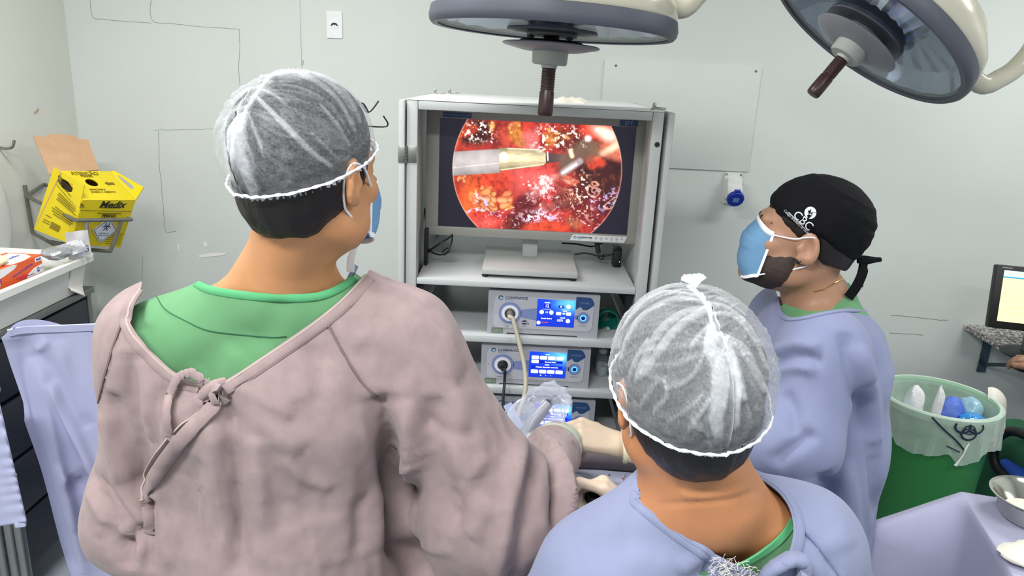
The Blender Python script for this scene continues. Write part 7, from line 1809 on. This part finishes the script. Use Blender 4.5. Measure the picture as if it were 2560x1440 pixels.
for k in range(2):
    MB().tube([at(1884, 1178, 1.44) + Vector((0, 0, -.01 * k)), at(1915, 1196, 1.45), at(1950, 1205, 1.47), at(1985, 1225, 1.49)], .004, seg=8, smooth_n=4, flat=.4).build('apron_tie', M_lav2, g3)
axn = (wN - eN).normalized()
MB().tube([wN - axn * .055, wN - axn * .02, wN + axn * .012], [.041, .039, .036], seg=24, smooth_n=4).build('glove_cuff', M_cuff, p3)
MB().tube([wN + axn * .006, wN + axn * .014], [.039, .0385], seg=24).build('cuff_roll', M_cuff, p3)
H3 = fr(wN + axn * .02, Vector((.1, .92, .35)), y=Vector((-.93, -.02, .26)))
build_hand('glove', H3, 1, [(48, 34, 22), (52, 36, 22), (56, 38, 22), (60, 40, 22)], M_glv, p3, thumb=[(.022, .022, -.008), (.046, .050, -.020), (.050, .078, -.036), (.042, .10, -.048)], label='latex glove holding the camera')
axf = (wF - eF).normalized()
build_hand('glove', fr(wF + axf * .03, axf.cross(Vector((0, 0, 1))), y=axf), -1, [(30, 45, 30)] * 4, M_glv, p3, label='cream latex glove')
shoes(p3, [(.725, 1.56, 1.5), (.725, 1.76, 1.5)])

# ---- seated person at the computer, mostly outside the frame --------------------
BX, BY = 2.16, 2.38
def B4(x, y, z): return Vector((BX + x, BY + y, z))
h4 = Head(B4(0, .02, 1.22), 4, -6, 0, 1.0)
n4_ = B4(0, -.01, 1.06)
kL = at(2532, 1092, 2.62); kL = Vector((kL.x + .07, 2.70, kL.z - .075)); kR = kL + Vector((.26, .02, 0))
sl, sr = B4(-.18, 0, 1.01), B4(.18, 0, 1.01)
hw4 = atz(2562, 900, GZ + .045)
el4, er4 = B4(-.23, .07, .78), B4(.24, .08, .78)
T0, T1 = B4(0, 0, .85), B4(0, -.02, .58)
hL, hR = B4(-.08, -.02, .56), B4(.08, -.02, .56)
wr4 = Vector(hw4) + Vector((.02, -.13, .012))
bp4 = [(n4_, T0, .06, .12), (T0, T1, .12, .13), (n4_, sl, .045, .055), (n4_, sr, .045, .055), (sl, el4, .045, .038), (er4, B4(.12, .34, .76), .036, .026), (el4, wr4, .036, .027), (sr, er4, .045, .036),
       (hL, kL, .085, .062), (hR, kR, .085, .062), (kL, kL + Vector((0, .06, .08 - kL.z)), .055, .04), (kR, kR + Vector((0, .06, .08 - kR.z)), .055, .04)]
p4, V, F, fb4 = build_body('person', 'seated person in green scrubs using the computer mouse at the right edge', h4, n4_, bp4, M_sk3, (BX, BY + .04, 0), hcell=.006)
skin_mesh('body', V, F, M_sk3, p4)
hv, hf = mesh_sdf(lambda P: h4.hair(P, .012, .012), axis((BX - .16, BX + .16, .006)), axis((BY - .14, BY + .18, .006)), axis((1.08, 1.40, .006))); skin_mesh('hair', hv, hf, M_hair, p4); eyes(h4, p4)
V, F = garment(prim_sdf([(n4_ + Vector((0, 0, -.05)), T0, .07, .145), (T0, B4(0, -.02, .56), .145, .16), (n4_ + Vector((0, 0, -.03)), sl, .055, .075), (n4_ + Vector((0, 0, -.03)), sr, .055, .075), (sl, sl.lerp(el4, .6), .072, .07), (sr, sr.lerp(er4, .6), .072, .07)], .05), (BX - .34, BY - .22, .38), (BX + .34, BY + .24, 1.12), .011)
V = cloth_noise(V, F, .004, 7, .001, 22); skin_mesh('scrub_top', V, F, M_scrub, p4)
M_scrd = mat('dark green scrub', (50, 112, 78), rough=.9, bump=(900, .2, .0006), var=(6, .08))
fL, fR = kL + Vector((0, .05, .16 - kL.z)), kR + Vector((0, .05, .16 - kR.z))
V, F = garment(prim_sdf([(hL, kL, .12, .094), (hR, kR, .12, .094), (kL, fL, .094, .085), (kR, fR, .094, .085)], .03), (BX - .42, BY - .2, .06), (BX + .42, BY + .50, .78), .011)
V = cloth_noise(V, F, .008, 7, .001, 22, seed=3.); skin_mesh('scrub_trousers', V, F, M_scrd, p4)
hm = fr(hw4 + Vector((.012, -.085, .012)), Vector((.98, .12, .1)), y=Vector((-.18, .96, -.10)))
build_hand('hand', hm, 1, [(12, 20, 12), (14, 24, 14), (16, 26, 14), (20, 28, 16)], M_sk3, p4, thumb=[(-.022, .018, -.006), (-.046, .044, -.014), (-.054, .070, -.018), (-.050, .092, -.020)])
shoes(p4, [(kL.x, kL.y + .08, 0), (kR.x, kR.y + .08, 0)])
q = hw4 + Vector((.0, .02, 0)); q.z = GZ
ms = MB(); rows = []
for v, w_, h_ in ((-.05, .004, .008), (-.045, .022, .022), (-.02, .030, .034), (.015, .029, .030), (.04, .024, .018), (.05, .008, .008)):
    rows.append([(q.x + w_ * math.cos(t), q.y + v, q.z + .001 + max(0, h_ * math.sin(t))) for t in np.linspace(0, math.pi, 13)])
o = ms.grid(rows).build('computer_mouse', M_blk, loc=q); tag(o, 'black computer mouse under the hand on the granite counter', 'mouse')
chr_ = thing('office_chair', 'black office chair with blue seat under the seated person at the right edge', 'chair', (BX, BY - .04, 0))
M_bseat = mat('blue seat fabric', (34, 84, 190), rough=.85, bump=(300, .3, .001))
MB().box(tuple(B4(-.24, -.26, .375)), tuple(B4(.24, .24, .44)), .03, seg=4).build('seat', M_bseat, chr_); MB().box(tuple(B4(-.2, -.31, .62)), tuple(B4(.2, -.25, 1.02)), .022, seg=4).build('backrest', M_bseat, chr_)
for sg in (-1, 1):
    MB().tube([B4(sg * .23, .07, .38), B4(sg * .262, .20, .42), B4(sg * .265, .22, .52), B4(sg * .265, .12, .60), B4(sg * .265, -.12, .61), B4(sg * .262, -.20, .56), B4(sg * .23, -.18, .38)], .018, seg=12, smooth_n=6).build('armrest', M_blk, chr_)
MB().cyl(B4(0, -.02, .10), B4(0, -.02, .38), .025, seg=20).build('gas_column', M_blk, chr_); MB().box(tuple(B4(-.03, -.32, .36)), tuple(B4(.03, -.27, .66)), .006).build('back_stem', M_blk, chr_)
for k in range(5):
    a = 2 * math.pi * k / 5 + .3; e_ = B4(.27 * math.cos(a), -.02 + .27 * math.sin(a), .075)
    lg = MB().tube([B4(0, -.02, .11), B4(.14 * math.cos(a), -.02 + .14 * math.sin(a), .10), e_], [.022, .018, .013], seg=10).build('leg', M_blk, chr_)
    MB().cyl(e_ + Vector((-.012 * math.sin(a), .012 * math.cos(a), -.045)), e_ + Vector((.012 * math.sin(a), -.012 * math.cos(a), -.045)), .029, seg=18).build('castor', M_blk, lg)
# ------------------------------------------------------------------ operating table, patient drape, anaesthesia screen, sleeve, instrument
M_lavp = mat('pale lavender drape', (164, 170, 196), rough=.9, bump=(900, .15, .0006), var=(5, .05))
M_mbol = mat('mauve grey cloth', (128, 118, 122), rough=.92, bump=(900, .2, .0006), var=(6, .08))
ot = thing('operating_table', 'operating table hidden under the draped patient between the surgeons and the video tower', 'operating table', (-.15, 1.47, 0))
MB().box((-.68, 1.38, .80), (.40, 1.56, .86), .02, seg=3).build('mattress', M_blk, ot); MB().box((-.66, 1.39, .76), (.38, 1.55, .80), .004).build('table_top', M_steel, ot)
MB().box((-.45, 1.41, .12), (-.15, 1.54, .76), .02).build('pedestal', M_steel, ot); MB().box((-.62, 1.40, .0), (.05, 1.56, .12), .02).build('base', M_cartp, ot)
P = []
y0_, y1_ = 1.35, 1.58
for i in range(61):
    row = []; u_ = i / 60; x = -.72 + 1.15 * u_
    for j in range(61):
        v_ = j / 60
        if v_ < .18: y = y0_ - .02; z = .50 + (.885 - .50) * v_ / .18
        elif v_ > .82: y = y1_ + .02; z = .885 - (.885 - .50) * (v_ - .82) / .18
        else:
            t_ = (v_ - .18) / .64; y = y0_ + (y1_ - y0_) * t_; z = .885 + .020 * math.sin(math.pi * t_) ** .5
        w = float(fbm(np.array([x * 5, y * 5 + 3, z * 3]), 3)) - .5
        row.append((x, y + .03 * w * (1 if v_ < .18 or v_ > .82 else .2), z + .022 * w))
    P.append(row)
M_pd = bpy.data.materials.new('stained drape'); M_pd = mat('patient drape', (164, 170, 190), rough=.9, bump=(900, .15, .0006), var=(5, .05))
pd = MB().grid(P).build('patient_drape', M_pd, loc=(-.15, 1.46, .88)); tag(pd, 'pale lavender drape with small blood spots over the patient below the gloved hands', 'drape')
tpd = bvh(np.array([[tuple(pd.matrix_basis @ v.co) for v in pd.data.vertices]])[0], np.array([list(p.vertices) for p in pd.data.polygons]))
M_blood = mat('dried blood', (104, 34, 38), rough=.5)
for k, (px, py, r) in enumerate(((1523, 1188, 3), (1557, 1200, 6), (1555, 1216, 3.5), (1516, 1172, 1.5), (1570, 1180, 1.2), (1496, 1193, 4), (1548, 1238, 2))):
    h = tpd.ray_cast(_C, ray(px, py))
    if h[0] is None: continue
    rk = random.Random(k); zz = Vector((0, -.25, 1)).normalized()
    MB(fr(h[0] + zz * .001, (1, 0, 0), z=zz)).prism([(r * .00062 * rk.uniform(.6, 1.3) * math.cos(a), r * .00085 * rk.uniform(.6, 1.4) * math.sin(a)) for a in np.linspace(0, 5.8, 11)], .0006).build('blood_spot', M_blood, pd, smooth=False)
for x0_ in (1548,): 
    Q, QN = cast(tpd, [(1572, 1155), (1556, 1200), (1545, 1250), (1540, 1290)], 6)
    if len(Q) > 3: MB().ribbon([q + n * .001 for q, n in zip(Q, QN)], QN, .006, .0008).build('drape_seam', M_lavp, pd)
b0, b1 = at(1440, 1148, 1.585), at(1640, 1162, 1.585)
ro = MB().tube([b0 + Vector((-.25, 0, 0)), b0, (b0 + b1) / 2 + Vector((0, 0, .003)), b1, b1 + Vector((.10, 0, -.01))], [.024, .026, .025, .026, .024], seg=16, smooth_n=6).build('towel_roll', M_mbol, loc=b0); tag(ro, 'mauve grey rolled towel under the gloved forearm beside the patient drape', 'towel')
# instrument in the left fist
ic = at(1484, 1248, 1.19)
ins = thing('laparoscopic_instrument', 'black and silver instrument handle held in the gloved fist', 'instrument', ic)
MB().tube([ic + Vector((.055, -.03, -.012)), ic + Vector((.02, -.012, -.004)), ic, ic + Vector((-.03, .03, .008))], [.010, .012, .014, .011], seg=16, smooth_n=4).build('grip', M_blk, ins)
MB().tube([ic + Vector((.012, -.012, -.014)), ic + Vector((.024, -.018, -.016))], [.0125, .012], seg=20).build('ring_collar', M_chr, ins)
MB().tube([ic + Vector((-.03, .03, .008)), ic + Vector((-.20, .22, -.10))], .0035, seg=12).build('shaft', M_chr, ins)
MB().tube([ic + Vector((-.008, .0, .008)), ic + Vector((-.014, -.004, .03)), ic + Vector((-.03, -.002, .034)), ic + Vector((-.034, .006, .014))], .0035, seg=10, smooth_n=4).build('trigger', M_blk, ins)
# clear plastic camera sleeve
M_clear = film('clear sleeve', (216, 222, 240), .26, rough=.12, white=.6)
sl_ax = spline([at(1288, 1150, 1.55), at(1316, 1085, 1.56), at(1342, 1040, 1.58), at(1366, 1012, 1.60), at(1388, 996, 1.63), at(1398, 1004, 1.66)], 7)
rows = []
for i, c in enumerate(sl_ax):
    t_ = i / (len(sl_ax) - 1); r = float(np.interp(t_, [0, .25, .55, .8, .93, 1], [.052, .058, .050, .036, .016, .004]))
    row = []
    for k in range(49):
        a = 2 * math.pi * k / 48; w = float(fbm(np.array([2.2 * math.cos(a) + 4, 2.2 * math.sin(a) + 4, t_ * 5.]), 3)) - .5
        f = float(1 - abs(2 * vnoise(np.array([math.cos(a) * 3 + t_ * 3, math.sin(a) * 3 + 7, t_ * 7.])) - 1))
        row.append(c + (_rt * math.cos(a) + (_up * .75 + Vector((0, .5, 0))) * math.sin(a) * .9) * r * (1 + .9 * w + .16 * f))
    rows.append(row)
slv = MB().grid(rows).build('camera_sleeve', M_clear, loc=sl_ax[0]); tag(slv, 'crumpled clear plastic sleeve round the camera in front of the lowest console', 'plastic sleeve')
cm = thing('endoscope_camera', 'slim grey camera head inside the clear plastic sleeve', 'camera', sl_ax[10])
MB().tube([sl_ax[4], sl_ax[12], sl_ax[22]], [.014, .016, .012], seg=20).build('grip', mat('camera grey', (150, 152, 166), rough=.35), cm)
MB().tube([sl_ax[22], sl_ax[28], sl_ax[33]], [.011, .009, .007], seg=16).build('coupler', M_chr, cm)
q = at(1284, 1040, 1.75)
lb = MB(fr(q, Vector((.5, -.3, -.8)), z=(-.3, -.9, .3))).prism(rrect(-.035, -.012, .035, .012, .002), .002).build('sleeve_tab', mat('pale blue tab', (186, 200, 236), rough=.5), slv)
# left anaesthesia screen: bar frame and hanging cloth
SY = 1.36
s0, s1 = at(8, 815, SY), at(440, 800, SY + .10)
fz = s0.z
scn = thing('drape_stand', 'steel stand holding the lavender anaesthesia drape at the left edge', 'stand', (s0.x, SY, 0))
MB().tube([s0 + Vector((.01, .012, -.018)), s1 + Vector((0, .012, -.018))], .008, seg=12).build('top_bar', M_steel, scn)
for k, px in enumerate((-20, 12, 40, 64)):
    q = at(px, 1420, SY + .03); MB().cyl((q.x, q.y, .05), (q.x, q.y, fz - .35 if k else fz - .012), .011, seg=12).build('upright', M_steel, scn)
MB().box((s0.x - .12, SY - .16, 0), (s0.x + .10, SY + .22, .05), .01).build('base', M_cart, scn)
M_lavd = mat('anaesthesia drape cotton', (160, 164, 196), rough=.9, wrinkle=(8, .3), bump=(900, .15, .0006), var=(5, .05), sheen=.12)
def hang(a, b, drop, nu=90, nv=110, seed=0., amp=.012, back=.05, edge=None):
    V = []
    for i in range(nu + 1):
        u_ = i / nu; p = a.lerp(b, u_)
        for j in range(nv + 1):
            t_ = j / nv
            w = math.sin(u_ * 15 + 2.5 * t_ + seed) + .6 * math.sin(u_ * 31 - 4 * t_ + seed * 2)
            q = Vector((p.x, p.y - .010 - amp * w * min(1, t_ * 3), p.z - drop * t_))
            if edge: q = edge(q, u_, t_)
            V.append(q)
    V = np.array([tuple(v) for v in V]); return V, grid_faces(nu + 1, nv + 1)
def sway(q, u_, t_):
    return q + Vector((.10 * t_ ** 1.2 * (1 - .3 * u_), -.02 * t_, .014 * math.sin(u_ * 9) * (t_ < .01)))
V, F = hang(s0, s1, .62, seed=.4, amp=.006, edge=sway)
# hem: the last part of the left top corner is rounded over the bar
V[:, 2] -= .020 * np.exp(-((V[:, 0] - s0.x) / .018) ** 2)
FS = [([(60, 830), (72, 930), (92, 1050), (112, 1180), (150, 1320), (200, 1450)], .020, .020, 'r'), ([(78, 900), (110, 1010), (128, 1100), (150, 1200), (190, 1330)], -.016, .016, 'v'), ([(30, 850), (40, 960), (60, 1080), (70, 1250)], .012, .022, 'r'),
      ([(128, 955), (150, 1010), (185, 1080), (215, 1140), (240, 1200)], -.018, .010, 'v'), ([(90, 880), (140, 940), (190, 1020), (225, 1070)], .008, .018, 'r'), ([(150, 850), (165, 930), (190, 1000), (220, 1060)], -.008, .014, 'v'), ([(120, 850), (100, 870), (84, 880)], -.006, .008, 'v'),
      ([(140, 1160), (170, 1250), (190, 1350), (215, 1440)], -.016, .014, 'v'), ([(170, 1190), (190, 1220), (215, 1180)], .012, .014, 'r'), ([(180, 1200), (215, 1290), (250, 1400)], .014, .022, 'r'), ([(40, 1110), (60, 1115), (75, 1110)], -.004, .006, 'v'), ([(80, 1400), (110, 1360), (140, 1330)], .010, .014, 'r'), ([(125, 1380), (135, 1410), (130, 1440)], -.010, .010, 'v')]
V = fold(V, F, FS); V = cloth_noise(V, F, .003, 7, .0008, 24, seed=40.)
scd = skin_mesh('screen_drape', V, F, M_lavd, None); tag(scd, 'lavender cloth hanging from the stand beside the mauve gown at the left edge', 'drape')
tsd = bvh(V, F)
trim(tsd, [(22, 832), (60, 824), (120, 822), (180, 820), (250, 816), (330, 814)], .016, M_lavd, scd, 'hem', th=.003)
trim(tsd, [(28, 836), (34, 826), (36, 818)], .004, M_seamL, scd, 'hem_fold', th=.003)
# nearer folded drape with gathered hem at the very edge
n0, n1 = at(-150, 980, 1.22), at(-20, 985, 1.22)
V = []; F = grid_faces(41, 61)
for i in range(41):
    for j in range(61):
        u_, t_ = i / 40, j / 60
        px = -160 + 150 * u_ + (76 * t_ if u_ > 0 else 0) * u_; py = 970 + (372 - 38 * u_) * t_
        rp2 = .0022 * math.sin(t_ * 75 + 3 * math.sin(t_ * 9)) * max(0, (u_ - .6) / .4)
        V.append(tuple(at(px, py, 1.22 - rp2 - .012 * math.sin(u_ * 8))))
V = cloth_noise(np.array(V), F, .003, 9, .0006, 30, seed=50.)
nd = skin_mesh('folded_drape', V, F, M_lavd, None, solid=.004); tag(nd, 'folded lavender cloth with gathered hem in front of the hanging drape at the left edge', 'drape')
tn = bvh(V, F)
trim(tn, [(0, 1336), (20, 1330), (40, 1322), (58, 1310)], .012, M_lavd, nd, 'hem', th=.004)
q = at(52, 1310, 1.21); MB().box((-.010, -.006, -.002), (.010, .006, .004), .0025, M=fr(q, (1, .1, .1), z=(0, -1, .2))).build('hem_knot', M_lavd, nd)
hg = MB().cyl(at(-150, 968, 1.24), at(-5, 975, 1.24), .008, seg=10).build('drape_rail', M_steel, loc=at(-150, 968, 1.24)); tag(hg, 'steel rail carrying the folded lavender cloth at the left edge', 'rail')

# ------------------------------------------------------------------ flat lettering becomes plain mesh
dg = bpy.context.evaluated_depsgraph_get()
for o in [o for o in S.objects if o.type == 'FONT']:
    me = bpy.data.meshes.new_from_object(o.evaluated_get(dg)); me.name = 'lettering'
    n = bpy.data.objects.new('lettering', me); COL.objects.link(n); n.parent = o.parent; n.matrix_local = o.matrix_local.copy()
    if not me.materials: me.materials.append(o.data.materials[0])
    bpy.data.objects.remove(o)
